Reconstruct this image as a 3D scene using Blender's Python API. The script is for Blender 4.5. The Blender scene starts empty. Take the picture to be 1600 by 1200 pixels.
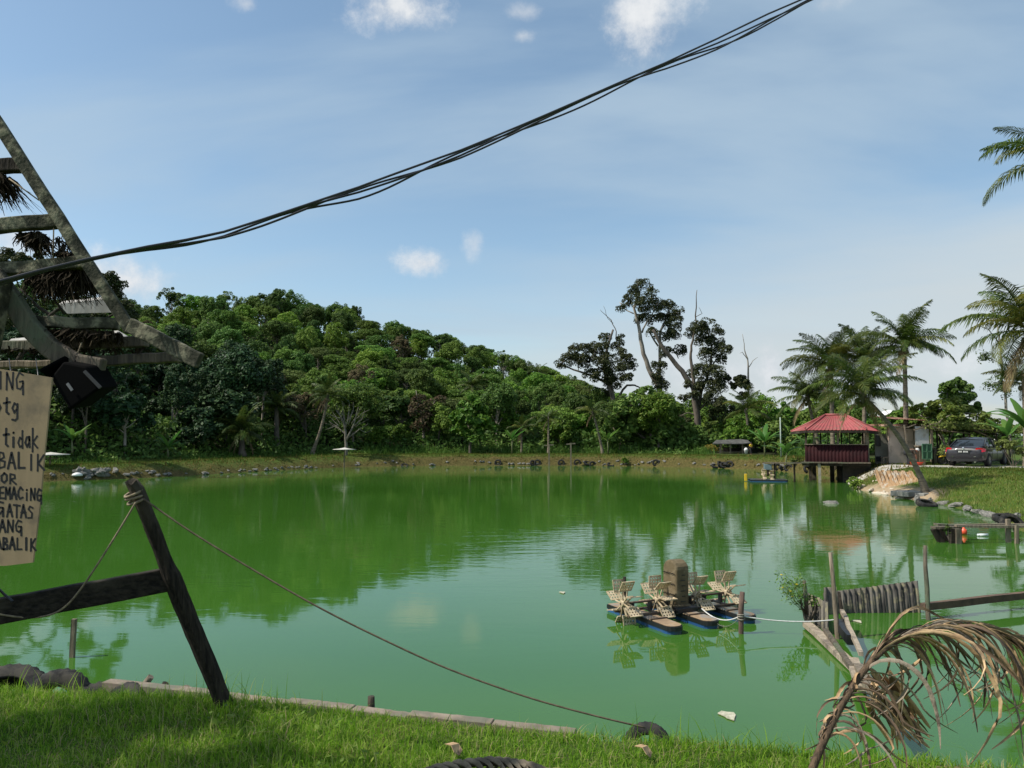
import bpy, math, random
import numpy as np
from mathutils import Vector, Matrix

# ------------------------------------------------------------------ camera, sky, sun, exposure
S = bpy.context.scene
COL = S.collection
CAMZ = 2.65
F = 1200.0
PITCH = math.atan(80 / F)
cam = bpy.data.cameras.new('camera')
cam.lens = 27.0
cam.sensor_width = 36.0
cam.clip_start = 0.05
cam.clip_end = 6000
camo = bpy.data.objects.new('camera', cam)
COL.objects.link(camo)
camo.location = (0, 0, CAMZ)
camo.rotation_euler = (math.pi / 2 + PITCH, 0, 0)
S.camera = camo

SUN_EL = math.radians(51)
SHADOW = Vector((1.0, 0.22, 0)).normalized()          # the way shadows fall
SUN_DIR = Vector((-SHADOW.x * math.cos(SUN_EL), -SHADOW.y * math.cos(SUN_EL), math.sin(SUN_EL)))
sl = bpy.data.lights.new('sun', 'SUN')
sl.energy = 5.0
sl.angle = math.radians(0.53)
sl.color = (1.0, 0.95, 0.86)
so = bpy.data.objects.new('sun', sl)
COL.objects.link(so)
so.rotation_euler = SUN_DIR.to_track_quat('Z', 'Y').to_euler()
S.view_settings.view_transform = 'Standard'
S.view_settings.look = 'None'
S.view_settings.exposure = 0.0
S.view_settings.gamma = 1.0
S.view_settings.use_curve_mapping = False


def NN(nt, typ, **kw):
    n = nt.nodes.new(typ)
    for k, v in kw.items():
        if k in n.inputs.keys():
            n.inputs[k].default_value = v
        else:
            setattr(n, k, v)
    return n


def ray(u, v):
    a = (u - 800) / F
    b = (600 - v) / F
    cp, sp = math.cos(PITCH), math.sin(PITCH)
    return Vector((a, cp - b * sp, sp + b * cp))


def make_world():
    w = bpy.data.worlds.new('World')
    S.world = w
    w.use_nodes = True
    nt = w.node_tree
    nt.nodes.clear()
    L = nt.links.new
    out = nt.nodes.new('ShaderNodeOutputWorld')
    bg = nt.nodes.new('ShaderNodeBackground')
    bg.inputs['Strength'].default_value = 0.12
    sky = nt.nodes.new('ShaderNodeTexSky')
    sky.sky_type = 'NISHITA'
    sky.sun_disc = False
    sky.sun_elevation = SUN_EL
    sky.sun_rotation = math.atan2(SUN_DIR.x, SUN_DIR.y)
    sky.air_density = 1.0
    sky.dust_density = 1.2
    sky.ozone_density = 1.6
    tc = nt.nodes.new('ShaderNodeTexCoord')
    sep = nt.nodes.new('ShaderNodeSeparateXYZ')
    L(tc.outputs['Generated'], sep.inputs[0])
    # project the view direction onto a flat cloud layer
    zc = NN(nt, 'ShaderNodeMath', operation='MAXIMUM')
    L(sep.outputs['Z'], zc.inputs[0]); zc.inputs[1].default_value = 0.0
    za = NN(nt, 'ShaderNodeMath', operation='ADD'); L(zc.outputs[0], za.inputs[0]); za.inputs[1].default_value = 0.16
    dx = NN(nt, 'ShaderNodeMath', operation='DIVIDE'); L(sep.outputs['X'], dx.inputs[0]); L(za.outputs[0], dx.inputs[1])
    dy = NN(nt, 'ShaderNodeMath', operation='DIVIDE'); L(sep.outputs['Y'], dy.inputs[0]); L(za.outputs[0], dy.inputs[1])
    cmb = nt.nodes.new('ShaderNodeCombineXYZ'); L(dx.outputs[0], cmb.inputs[0]); L(dy.outputs[0], cmb.inputs[1])
    mp = nt.nodes.new('ShaderNodeMapping'); L(cmb.outputs[0], mp.inputs[0])
    mp.inputs['Rotation'].default_value = (0, 0, math.radians(-20))
    mp.inputs['Scale'].default_value = (0.35, 0.9, 1)
    mp.inputs['Location'].default_value = (0.7, 2.3, 0)
    n1 = NN(nt, 'ShaderNodeTexNoise', Scale=1.1, Detail=7.0, Roughness=0.5, Distortion=0.5)
    L(mp.outputs[0], n1.inputs['Vector'])
    r1 = NN(nt, 'ShaderNodeMapRange', interpolation_type='SMOOTHSTEP')
    L(n1.outputs['Fac'], r1.inputs[0])
    r1.inputs[1].default_value = 0.40; r1.inputs[2].default_value = 0.64
    r1.inputs[3].default_value = 0.05; r1.inputs[4].default_value = 0.72
    # layer thickens towards the horizon
    r2 = NN(nt, 'ShaderNodeMapRange', interpolation_type='SMOOTHSTEP')
    mp2 = nt.nodes.new('ShaderNodeMapping'); L(tc.outputs['Generated'], mp2.inputs[0])
    mp2.inputs['Scale'].default_value = (1.2, 1.2, 9)
    n2 = NN(nt, 'ShaderNodeTexNoise', Scale=1.4, Detail=5.0, Roughness=0.5)
    L(mp2.outputs[0], n2.inputs['Vector'])
    zx = NN(nt, 'ShaderNodeMath', operation='MULTIPLY_ADD'); L(sep.outputs['X'], zx.inputs[0]); zx.inputs[1].default_value = -0.2; L(sep.outputs['Z'], zx.inputs[2])
    zn = NN(nt, 'ShaderNodeMath', operation='MULTIPLY_ADD'); L(n2.outputs['Fac'], zn.inputs[0]); zn.inputs[1].default_value = 0.22; L(zx.outputs[0], zn.inputs[2])
    L(zn.outputs[0], r2.inputs[0])
    r2.inputs[1].default_value = 0.31; r2.inputs[2].default_value = 0.13
    r2.inputs[3].default_value = 0.0; r2.inputs[4].default_value = 0.9
    hs = NN(nt, 'ShaderNodeHueSaturation', Hue=.488, Saturation=1.0, Value=1.34); L(sky.outputs[0], hs.inputs['Color'])
    cirrus = NN(nt, 'ShaderNodeMixRGB'); L(r1.outputs[0], cirrus.inputs['Fac']); L(hs.outputs[0], cirrus.inputs['Color1'])
    cirrus.inputs['Color2'].default_value = (3.9, 5.0, 6.0, 1)
    lowz = NN(nt, 'ShaderNodeMapRange', interpolation_type='SMOOTHSTEP'); L(zn.outputs[0], lowz.inputs[0])
    lowz.inputs[1].default_value = 0.02; lowz.inputs[2].default_value = 0.15; lowz.inputs[3].default_value = 0.45; lowz.inputs[4].default_value = 1.0
    veil = NN(nt, 'ShaderNodeMath', operation='MULTIPLY'); L(r2.outputs[0], veil.inputs[0]); L(lowz.outputs[0], veil.inputs[1])
    base = NN(nt, 'ShaderNodeMixRGB'); L(veil.outputs[0], base.inputs['Fac']); L(cirrus.outputs[0], base.inputs['Color1'])
    base.inputs['Color2'].default_value = (5.2, 5.7, 5.9, 1)
    # small cumulus puffs, each one where it hangs
    wn = NN(nt, 'ShaderNodeTexNoise', Scale=13.0, Detail=10.0, Roughness=0.66)
    L(tc.outputs['Generated'], wn.inputs['Vector'])
    last = None
    puffs = [(620, 8, 62, 34, 1.0), (815, 20, 30, 14, .5), (816, 56, 22, 11, .6), (1000, 22, 62, 60, 1.0), (662, 412, 46, 20, .95),
             (740, 380, 18, 26, .55), (175, 440, 85, 38, 1.0), (385, 6, 22, 12, .6), (1203, 572, 26, 52, .95), (1150, 590, 50, 44, .6),
             (1040, 560, 90, 60, .6), (1480, 570, 70, 24, .6), (30, 372, 60, 30, .8), (1290, 8, 30, 16, .4)]
    for (u, v, ru, rv, k) in puffs:
        d = ray(u, v).normalized()
        right = Vector((0, 0, 1)).cross(d).normalized() * -1
        up = d.cross(right) * -1
        dv = NN(nt, 'ShaderNodeVectorMath', operation='DOT_PRODUCT'); L(tc.outputs['Generated'], dv.inputs[0]); dv.inputs[1].default_value = right / (ru / F)
        du = NN(nt, 'ShaderNodeVectorMath', operation='DOT_PRODUCT'); L(tc.outputs['Generated'], du.inputs[0]); du.inputs[1].default_value = up / (rv / F)
        df = NN(nt, 'ShaderNodeVectorMath', operation='DOT_PRODUCT'); L(tc.outputs['Generated'], df.inputs[0]); df.inputs[1].default_value = d
        a = NN(nt, 'ShaderNodeMath', operation='MULTIPLY'); L(dv.outputs['Value'], a.inputs[0]); L(dv.outputs['Value'], a.inputs[1])
        b = NN(nt, 'ShaderNodeMath', operation='MULTIPLY_ADD'); L(du.outputs['Value'], b.inputs[0]); L(du.outputs['Value'], b.inputs[1]); L(a.outputs[0], b.inputs[2])
        c = NN(nt, 'ShaderNodeMath', operation='SQRT'); L(b.outputs[0], c.inputs[0])
        e = NN(nt, 'ShaderNodeMath', operation='MULTIPLY_ADD'); L(wn.outputs['Fac'], e.inputs[0]); e.inputs[1].default_value = 3.6; L(c.outputs[0], e.inputs[2])
        m = NN(nt, 'ShaderNodeMapRange', interpolation_type='SMOOTHSTEP'); L(e.outputs[0], m.inputs[0])
        m.inputs[1].default_value = 3.0; m.inputs[2].default_value = 1.6; m.inputs[3].default_value = 0; m.inputs[4].default_value = k
        g = NN(nt, 'ShaderNodeMath', operation='GREATER_THAN'); L(df.outputs['Value'], g.inputs[0]); g.inputs[1].default_value = 0.5
        q = NN(nt, 'ShaderNodeMath', operation='MULTIPLY'); L(m.outputs[0], q.inputs[0]); L(g.outputs[0], q.inputs[1])
        if last is None:
            last = q
        else:
            t = NN(nt, 'ShaderNodeMath', operation='MAXIMUM'); L(last.outputs[0], t.inputs[0]); L(q.outputs[0], t.inputs[1]); last = t
    cu = NN(nt, 'ShaderNodeMixRGB'); L(last.outputs[0], cu.inputs['Fac']); L(base.outputs[0], cu.inputs['Color1'])
    cc = NN(nt, 'ShaderNodeValToRGB'); L(wn.outputs['Fac'], cc.inputs[0])
    cc.color_ramp.elements[0].position = .35; cc.color_ramp.elements[0].color = (6.9, 7.1, 7.3, 1)
    cc.color_ramp.elements[1].position = .62; cc.color_ramp.elements[1].color = (5.4, 5.75, 6.2, 1)
    L(cc.outputs[0], cu.inputs['Color2'])
    L(cu.outputs[0], bg.inputs['Color'])
    L(bg.outputs[0], out.inputs['Surface'])


make_world()


def at(u, v, Y):
    """point on the ground plan: image direction (u,v) met at distance Y in front of the viewer"""
    r = ray(u, v)
    t = Y / r.y
    return Vector((r.x * t, Y, CAMZ + r.z * t))


def on(u, v, z):
    r = ray(u, v)
    t = (z - CAMZ) / r.z
    return Vector((r.x * t, r.y * t, z))


# ------------------------------------------------------------------ materials
MATS = {}


def mat(name, c1, c2=None, scale=4.0, rough=0.8, bump=0.0, metal=0.0, spec=0.5, stretch=(1, 1, 1), c3=None, s3=1.5, detail=5.0, coat=0.0):
    if name in MATS:
        return MATS[name]
    m = bpy.data.materials.new(name)
    m.use_nodes = True
    nt = m.node_tree
    L = nt.links.new
    p = nt.nodes['Principled BSDF']
    p.inputs['Roughness'].default_value = rough
    p.inputs['Metallic'].default_value = metal
    p.inputs['Specular IOR Level'].default_value = spec
    p.inputs['Coat Weight'].default_value = coat
    c2 = c2 or tuple(x * 0.6 for x in c1)
    tc = nt.nodes.new('ShaderNodeTexCoord')
    mp = nt.nodes.new('ShaderNodeMapping')
    mp.inputs['Scale'].default_value = stretch
    L(tc.outputs['Object'], mp.inputs[0])
    n = NN(nt, 'ShaderNodeTexNoise', Scale=scale, Detail=detail, Roughness=0.62)
    L(mp.outputs[0], n.inputs['Vector'])
    r = nt.nodes.new('ShaderNodeValToRGB')
    r.color_ramp.elements[0].position = 0.36
    r.color_ramp.elements[0].color = (*c2, 1)
    r.color_ramp.elements[1].position = 0.64
    r.color_ramp.elements[1].color = (*c1, 1)
    L(n.outputs['Fac'], r.inputs[0])
    src = r.outputs[0]
    if c3:
        n3 = NN(nt, 'ShaderNodeTexNoise', Scale=s3, Detail=6.0, Roughness=0.65)
        L(tc.outputs['Object'], n3.inputs['Vector'])
        q = NN(nt, 'ShaderNodeMapRange'); L(n3.outputs['Fac'], q.inputs[0])
        q.inputs[1].default_value = 0.5; q.inputs[2].default_value = 0.62
        mx = nt.nodes.new('ShaderNodeMixRGB'); L(q.outputs[0], mx.inputs[0]); L(src, mx.inputs[1]); mx.inputs[2].default_value = (*c3, 1)
        src = mx.outputs[0]
    L(src, p.inputs['Base Color'])
    if bump:
        b = NN(nt, 'ShaderNodeBump', Strength=bump, Distance=0.02)
        L(n.outputs['Fac'], b.inputs['Height'])
        L(b.outputs[0], p.inputs['Normal'])
    MATS[name] = m
    return m


def leafmat(name, cols, rough=0.5, trans=0.25, hue=0.02, val=0.35, spec=0.35):
    """foliage: every leaf (mesh island) gets its own tone, every tree its own tint"""
    m = bpy.data.materials.new(name)
    m.use_nodes = True
    nt = m.node_tree
    L = nt.links.new
    p = nt.nodes['Principled BSDF']
    out = nt.nodes['Material Output']
    g = nt.nodes.new('ShaderNodeNewGeometry')
    r = nt.nodes.new('ShaderNodeValToRGB')
    els = r.color_ramp.elements
    n = len(cols)
    els[0].position = 0; els[0].color = (*cols[0], 1)
    els[1].position = 1; els[1].color = (*cols[-1], 1)
    for i in range(1, n - 1):
        e = els.new(i / (n - 1)); e.color = (*cols[i], 1)
    L(g.outputs['Random Per Island'], r.inputs[0])
    oi = nt.nodes.new('ShaderNodeObjectInfo')
    hs = nt.nodes.new('ShaderNodeHueSaturation')
    a = NN(nt, 'ShaderNodeMapRange'); L(oi.outputs['Random'], a.inputs[0])
    a.inputs[3].default_value = 0.5 - hue; a.inputs[4].default_value = 0.5 + hue
    wn = nt.nodes.new('ShaderNodeTexWhiteNoise'); wn.noise_dimensions = '1D'; L(oi.outputs['Random'], wn.inputs['W'])
    b = NN(nt, 'ShaderNodeMapRange'); L(wn.outputs['Value'], b.inputs[0])
    b.inputs[3].default_value = 1 - val; b.inputs[4].default_value = 1 + val
    L(a.outputs[0], hs.inputs['Hue']); L(b.outputs[0], hs.inputs['Value']); L(r.outputs[0], hs.inputs['Color'])
    L(hs.outputs[0], p.inputs['Base Color'])
    p.inputs['Roughness'].default_value = rough
    p.inputs['Specular IOR Level'].default_value = spec
    t = nt.nodes.new('ShaderNodeBsdfTranslucent')
    L(hs.outputs[0], t.inputs['Color'])
    mx = nt.nodes.new('ShaderNodeMixShader'); mx.inputs[0].default_value = trans
    L(p.outputs[0], mx.inputs[1]); L(t.outputs[0], mx.inputs[2]); L(mx.outputs[0], out.inputs['Surface'])
    return m


BARK = mat('bark', (.16, .13, .10), (.06, .05, .04), 3, .9, .6, stretch=(1, 1, .3))
PALEBARK = mat('pale_bark', (.36, .32, .26), (.18, .15, .12), 3, .9, .4, stretch=(1, 1, .3))
PALMBARK = mat('palm_bark', (.25, .205, .145), (.09, .07, .048), 5, .9, .7, stretch=(.5, .5, 3))
DARKWOOD = mat('dark_wood', (.045, .036, .026), (.012, .010, .008), 6, .9, .8, stretch=(8, 8, .8), c3=(.075, .062, .045), spec=.2)
DARKRAIL = mat('dark_rail', (.045, .037, .027), (.013, .011, .009), 6, .9, .8, stretch=(.8, 8, 8), c3=(.075, .064, .046), spec=.2)
OLDWOOD = mat('old_wood', (.15, .12, .08), (.05, .04, .028), 5, .85, .7, stretch=(7, 7, .7), c3=(.10, .12, .07))
GREYWOOD = mat('grey_wood', (.26, .21, .145), (.095, .075, .05), 5, .85, .6, stretch=(6, 6, .6))
MOSSWOOD = mat('moss_wood', (.105, .10, .07), (.035, .036, .025), 14, .95, .8, c3=(.22, .21, .14), s3=14, spec=.15)
LEAF = {
    'dark': leafmat('leaf_dark_green', [(0.043, 0.083, 0.016), (0.072, 0.137, 0.027), (0.111, 0.192, 0.038), (0.172, 0.248, 0.056)], .6, .3, spec=.2),
    'mid': leafmat('leaf_mid_green', [(0.059, 0.121, 0.021), (0.102, 0.191, 0.029), (0.149, 0.248, 0.039), (0.209, 0.300, 0.062)], .6, .32, spec=.2),
    'bright': leafmat('leaf_bright_green', [(0.062, 0.135, 0.017), (0.107, 0.216, 0.024), (0.147, 0.259, 0.031), (0.221, 0.309, 0.046)], .55, .35, spec=.22),
    'olive': leafmat('leaf_olive', [(0.063, 0.095, 0.025), (0.099, 0.140, 0.035), (0.140, 0.184, 0.048), (0.189, 0.228, 0.069)], .65, .3, spec=.15),
    'deep': leafmat('leaf_shaded_green', [(0.014, 0.032, 0.012), (0.022, 0.051, 0.018), (0.035, 0.076, 0.024), (0.081, 0.135, 0.047)], .55, .15, val=.25, spec=.2),  # darker copy of the dark leaf: hill-foot shade put into the colour
    'brown': leafmat('leaf_dry_brown', [(.09, .068, .036), (.13, .10, .055), (.16, .13, .075), (.08, .10, .035)], .8, spec=.1),
    'palm': leafmat('leaf_palm', [(0.034, 0.055, 0.010), (0.053, 0.087, 0.016), (0.079, 0.117, 0.021), (0.139, 0.153, 0.031)], .5, .28, spec=.25),
    'palmy': leafmat('leaf_palm_yellow', [(.10, .12, .02), (.16, .17, .03), (.20, .19, .05)], .5, .35, spec=.25),
    'palmd': leafmat('leaf_palm_dead', [(.13, .09, .045), (.20, .145, .08), (.25, .19, .11)], .85, .15, spec=.1),
    'banana': leafmat('leaf_banana', [(.05, .12, .02), (.08, .18, .03), (.11, .22, .045)], .5, .4, spec=.25),
    'yellow': leafmat('leaf_yellow', [(.30, .22, .03), (.36, .28, .05), (.10, .15, .03), (.30, .15, .03)], .5, .3),
    'reed': leafmat('leaf_reed', [(.045, .095, .012), (.07, .135, .02), (.10, .17, .032)], .6, .35, spec=.15),
    'grass': leafmat('grass_blade', [(.09, .21, .012), (.14, .30, .017), (.20, .37, .026), (.28, .43, .04), (.42, .43, .16)], .6, .5, 0, 0, spec=.15),
    'bankgrass': leafmat('bank_grass_blade', [(.045, .085, .010), (.07, .115, .014), (.11, .14, .022), (.16, .155, .04), (.075, .12, .016)], .7, .35, 0, 0, spec=.1),
    'dryroot': leafmat('bank_dry_root', [(.07, .055, .015), (.17, .12, .04), (.30, .21, .08), (.07, .10, .016), (.13, .15, .03)], .9, .25, 0, 0, spec=.1),
    'straw': leafmat('dry_straw', [(.020, .015, .010), (.035, .027, .016), (.06, .047, .028)], .9, .12, 0, 0, spec=.1),
}


# ------------------------------------------------------------------ mesh helpers
def link(name, me, m=None, parent=None, loc=None):
    o = bpy.data.objects.new(name, me)
    COL.objects.link(o)
    if m is not None and me is not None and not me.materials:
        for x in (m if isinstance(m, (list, tuple)) else [m]):
            me.materials.append(x)
    if parent is not None:
        o.parent = parent
    if loc is not None:
        o.location = loc
    return o


def tag(o, label, cat, group=None):
    o['label'] = label
    o['category'] = cat
    if group:
        o['group'] = group
    return o


def kind(o, k):
    o['kind'] = k
    return o


def thing(name, label, cat, loc=(0, 0, 0), rz=0.0, group=None):
    o = bpy.data.objects.new(name, None)
    COL.objects.link(o)
    o.location = loc
    o.rotation_euler = (0, 0, rz)
    o.empty_display_size = .1
    return tag(o, label, cat, group)


def copy_tree(o, loc=None, rz=None, scale=None, label=None):
    kids = {}
    for x in bpy.data.objects:
        if x.parent:
            kids.setdefault(x.parent.name, []).append(x)

    def rec(a, par):
        c = a.copy()
        COL.objects.link(c)
        if par is not None:
            c.parent = par
        for ch in kids.get(a.name, []):
            rec(ch, c)
        return c
    c = rec(o, None)
    if loc is not None: c.location = loc
    if rz is not None: c.rotation_euler = (0, 0, rz)
    if scale is not None: c.scale = (scale,) * 3 if isinstance(scale, (int, float)) else scale
    if label: c['label'] = label
    return c


def np_mesh(name, V, faces, smooth=False, mat_idx=None):
    """V (N,3); faces = list of (M,k) arrays"""
    me = bpy.data.meshes.new(name)
    V = np.asarray(V, dtype=np.float32)
    me.vertices.add(len(V))
    me.vertices.foreach_set('co', V.ravel())
    faces = [np.asarray(f, dtype=np.int32) for f in faces if len(f)]
    loops = np.concatenate([f.ravel() for f in faces])
    tot = np.concatenate([np.full(len(f), f.shape[1], dtype=np.int32) for f in faces])
    start = np.concatenate([[0], np.cumsum(tot)[:-1]]).astype(np.int32)
    me.loops.add(len(loops))
    me.loops.foreach_set('vertex_index', loops)
    me.polygons.add(len(tot))
    me.polygons.foreach_set('loop_start', start)
    me.polygons.foreach_set('loop_total', tot)
    if mat_idx is not None:
        me.polygons.foreach_set('material_index', np.asarray(mat_idx, dtype=np.int32))
    if smooth:
        me.polygons.foreach_set('use_smooth', np.ones(len(tot), dtype=bool))
    me.update(calc_edges=True)
    me.validate()
    return me


def frame_of(d):
    d = d.normalized()
    a = Vector((0, 0, 1)) if abs(d.z) < .95 else Vector((1, 0, 0))
    x = d.cross(a).normalized()
    y = d.cross(x).normalized()
    return x, y


class MB:
    def __init__(s):
        s.v = []; s.f = []; s.mi = []; s.cur = 0; s.sm = []

    def add(s, vs, fs, smooth=False):
        b = len(s.v)
        s.v += [tuple(p) for p in vs]
        for f in fs:
            s.f.append([b + i for i in f]); s.mi.append(s.cur); s.sm.append(smooth)

    def box(s, c, size, R=None):
        hx, hy, hz = size[0] / 2, size[1] / 2, size[2] / 2
        P = [Vector((x, y, z)) for x in (-hx, hx) for y in (-hy, hy) for z in (-hz, hz)]
        if R is not None: P = [R @ p for p in P]
        c = Vector(c)
        s.add([p + c for p in P], [(0, 1, 3, 2), (4, 6, 7, 5), (0, 4, 5, 1), (2, 3, 7, 6), (0, 2, 6, 4), (1, 5, 7, 3)])

    def beam(s, a, b, w, h, up=None, seg=1, jit=0.0, rnd=None):
        """board from a to b; w sideways, h along up"""
        a = Vector(a); b = Vector(b)
        d = (b - a)
        dn = d.normalized()
        up = Vector(up) if up is not None else Vector((0, 0, 1))
        if abs(dn.dot(up.normalized())) > .98: up = Vector((0, 1, 0))
        x = dn.cross(up).normalized(); y = x.cross(dn).normalized()
        vs = []
        for i in range(seg + 1):
            c = a + d * (i / seg)
            if jit and rnd: c = c + Vector([rnd.uniform(-jit, jit) for _ in range(3)])
            k = 1 + (rnd.uniform(-jit, jit) * 4 if (jit and rnd) else 0)
            for sx, sy in ((-1, -1), (1, -1), (1, 1), (-1, 1)):
                vs.append(c + x * sx * w / 2 * k + y * sy * h / 2 * k)
        fs = [(0, 3, 2, 1)] + [(i * 4 + j, i * 4 + (j + 1) % 4, i * 4 + 4 + (j + 1) % 4, i * 4 + 4 + j) for i in range(seg) for j in range(4)]
        n = seg * 4
        fs.append((n, n + 1, n + 2, n + 3))
        s.add(vs, fs)

    def tube(s, pts, rad, n=8, cap=True, smooth=True):
        pts = [Vector(p) for p in pts]
        if isinstance(rad, (int, float)): rad = [rad] * len(pts)
        vs = []; px = None
        for i, p in enumerate(pts):
            d = (pts[min(i + 1, len(pts) - 1)] - pts[max(i - 1, 0)])
            if d.length < 1e-9: d = Vector((0, 0, 1))
            d.normalize()
            if px is None:
                x, y = frame_of(d)
            else:
                x = (px - d * px.dot(d))
                x = x.normalized() if x.length > 1e-6 else frame_of(d)[0]
                y = d.cross(x).normalized()
            px = x
            for k in range(n):
                a = 2 * math.pi * k / n
                vs.append(p + (x * math.cos(a) + y * math.sin(a)) * rad[i])
        fs = [(i * n + k, i * n + (k + 1) % n, (i + 1) * n + (k + 1) % n, (i + 1) * n + k) for i in range(len(pts) - 1) for k in range(n)]
        s.add(vs, fs, smooth)
        if cap:
            b = len(s.v) - len(vs)
            for ring, rev in ((range(n), True), (range((len(pts) - 1) * n, len(pts) * n), False)):
                f = [b + i for i in ring]
                s.f.append(f[::-1] if rev else f); s.mi.append(s.cur); s.sm.append(False)

    def torus(s, c, R, r, M=None, n=20, k=8, tread=0.0, squash=1.0):
        c = Vector(c); vs = []
        for i in range(n):
            a = 2 * math.pi * i / n
            for j in range(k):
                b = 2 * math.pi * j / k
                rr = R + r * math.cos(b) * (1 + (tread if (i % 2 and math.cos(b) > .5) else 0))
                p = Vector((rr * math.cos(a), rr * math.sin(a), r * math.sin(b) * squash))
                vs.append(c + (M @ p if M is not None else p))
        fs = [(i * k + j, ((i + 1) % n) * k + j, ((i + 1) % n) * k + (j + 1) % k, i * k + (j + 1) % k) for i in range(n) for j in range(k)]
        s.add(vs, fs, True)

    def lathe(s, prof, c=(0, 0, 0), n=14, M=None):
        c = Vector(c); vs = []
        for (r, z) in prof:
            for k in range(n):
                a = 2 * math.pi * k / n
                p = Vector((r * math.cos(a), r * math.sin(a), z))
                vs.append(c + (M @ p if M is not None else p))
        fs = [(i * n + k, i * n + (k + 1) % n, (i + 1) * n + (k + 1) % n, (i + 1) * n + k) for i in range(len(prof) - 1) for k in range(n)]
        s.add(vs, fs, True)

    def prism(s, poly, d):
        """closed polygon (list of 3D points) pushed along vector d"""
        n = len(poly); d = Vector(d)
        poly = [Vector(p) for p in poly]
        s.add(poly + [p + d for p in poly], [tuple(range(n))[::-1], tuple(range(n, 2 * n))] + [(i, (i + 1) % n, n + (i + 1) % n, n + i) for i in range(n)])

    def mesh(s, name, off=None):
        me = bpy.data.meshes.new(name)
        v = s.v
        if off is not None:
            v = [(p[0] - off[0], p[1] - off[1], p[2] - off[2]) for p in v]
        me.from_pydata(v, [], s.f)
        me.polygons.foreach_set('material_index', s.mi)
        me.polygons.foreach_set('use_smooth', s.sm)
        me.update()
        return me

    def build(s, name, m, parent=None, off='auto'):
        if off == 'auto':
            off = parent_origin(parent) if parent is not None else None
        return link(name, s.mesh(name, off), m, parent)


def parent_origin(p):
    o = Vector((0, 0, 0))
    while p is not None:
        o += p.location; p = p.parent
    return o


def bevel(o, w=.01, seg=2):
    m = o.modifiers.new('bevel', 'BEVEL'); m.width = w; m.segments = seg; m.limit_method = 'ANGLE'
    return o


# ------------------------------------------------------------------ lie of the land
# pond outline: point, bank width, bank top
SH = [(on(-400, 1010, 0), 1.0, .95), (Vector((-4.2, 5.95, 0)), .5, .95), (Vector((-1.8, 5.45, 0)), .45, .95), (Vector((.4, 4.95, 0)), .45, .93), (Vector((2.0, 4.72, 0)), .5, .93),
      (Vector((3.6, 4.45, 0)), .5, .9), (Vector((6.5, 4.6, 0)), .8, .9), (Vector((11, 7, 0)), 2, 1.0), (Vector((15.5, 14, 0)), 3, 1.05), (on(1600, 832, 0), 5.0, 1.1),
      (on(1540, 806, 0), 6.5, 1.15), (on(1490, 793, 0), 7, 1.15), (on(1440, 783, 0), 6.5, 1.12), (on(1400, 777, 0), 5.5, 1.1), (on(1375, 770, 0), 4.5, 1.08), (on(1345, 766, 0), 3.5, 1.05),
      (on(1320, 752, 0), 2.0, 1.0), (on(1290, 744, 0), 2, 1.0), (on(1250, 740, 0), 1.6, .98), (on(1200, 734, 0), 1.6, .95), (on(1100, 731, 0), 1.35, .93), (on(1000, 728.5, 0), 1.35, .93),
      (on(900, 727.5, 0), 1.35, .93), (on(780, 727.5, 0), 1.35, .93), (on(660, 728, 0), 1.35, .93), (on(560, 729.5, 0), 2, .93), (on(480, 733, 0), 2.2, .9), (on(400, 737, 0), 2.2, .9),
      (on(300, 743, 0), 2.0, .88), (on(200, 748, 0), 1.6, .85), (on(60, 753, 0), 1.5, .85), (on(-60, 757, 0), 1.5, .85), (on(-250, 780, 0), 1.5, .9), (on(-500, 860, 0), 1.2, .95)]
SP = np.array([[p.x, p.y] for p, _, _ in SH]); SW = np.array([w for _, w, _ in SH]); ST = np.array([t for _, _, t in SH])


def shore(x, y):
    """signed distance outside the pond, local bank width and top"""
    x = np.asarray(x, float); y = np.asarray(y, float)
    best = np.full(x.shape, 1e9); w = np.zeros(x.shape); t = np.zeros(x.shape)
    inside = np.zeros(x.shape, bool)
    n = len(SP)
    for i in range(n):
        a = SP[i]; b = SP[(i + 1) % n]
        d = b - a
        k = np.clip(((x - a[0]) * d[0] + (y - a[1]) * d[1]) / (d @ d), 0, 1)
        q = np.hypot(x - a[0] - k * d[0], y - a[1] - k * d[1])
        m = q < best
        best = np.where(m, q, best)
        w = np.where(m, SW[i] + (SW[(i + 1) % n] - SW[i]) * k, w)
        t = np.where(m, ST[i] + (ST[(i + 1) % n] - ST[i]) * k, t)
        c = ((a[1] > y) != (b[1] > y))
        with np.errstate(divide='ignore', invalid='ignore'):
            xi = a[0] + (y - a[1]) / (b[1] - a[1] if b[1] != a[1] else 1e-9) * d[0]
        inside ^= c & (x < xi)
    return np.where(inside, -best, best), w, t


def sm(a, b, x):
    t = np.clip((x - a) / (b - a), 0, 1)
    return t * t * (3 - 2 * t)


_rs = np.random.RandomState(5)
_PH = [(_rs.uniform(0, 6.28), _rs.uniform(0, 6.28), _rs.uniform(0, 6.28)) for _ in range(12)]


def wob(x, y, sc):
    """cheap smooth noise in about [-1,1]"""
    r = 0
    for i, (a, b, th) in enumerate(_PH[:6]):
        f = sc * (1 + .37 * i)
        r = r + np.sin((x * math.cos(th) + y * math.sin(th)) * f + a) * np.cos((x * math.sin(th * 1.7) - y * math.cos(th * 1.3)) * f * .8 + b) / (1 + .4 * i)
    return r / 2.2


HX = [-140, -73, -51, -37, -32, -26, -17, -7, 0, 5, 9, 15, 25, 400]
HH = [15.0, 15.0, 14.2, 17.2, 17.6, 16.4, 14.4, 11.6, 9.4, 7.4, 6.2, 3.6, 0.8, 0]


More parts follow.
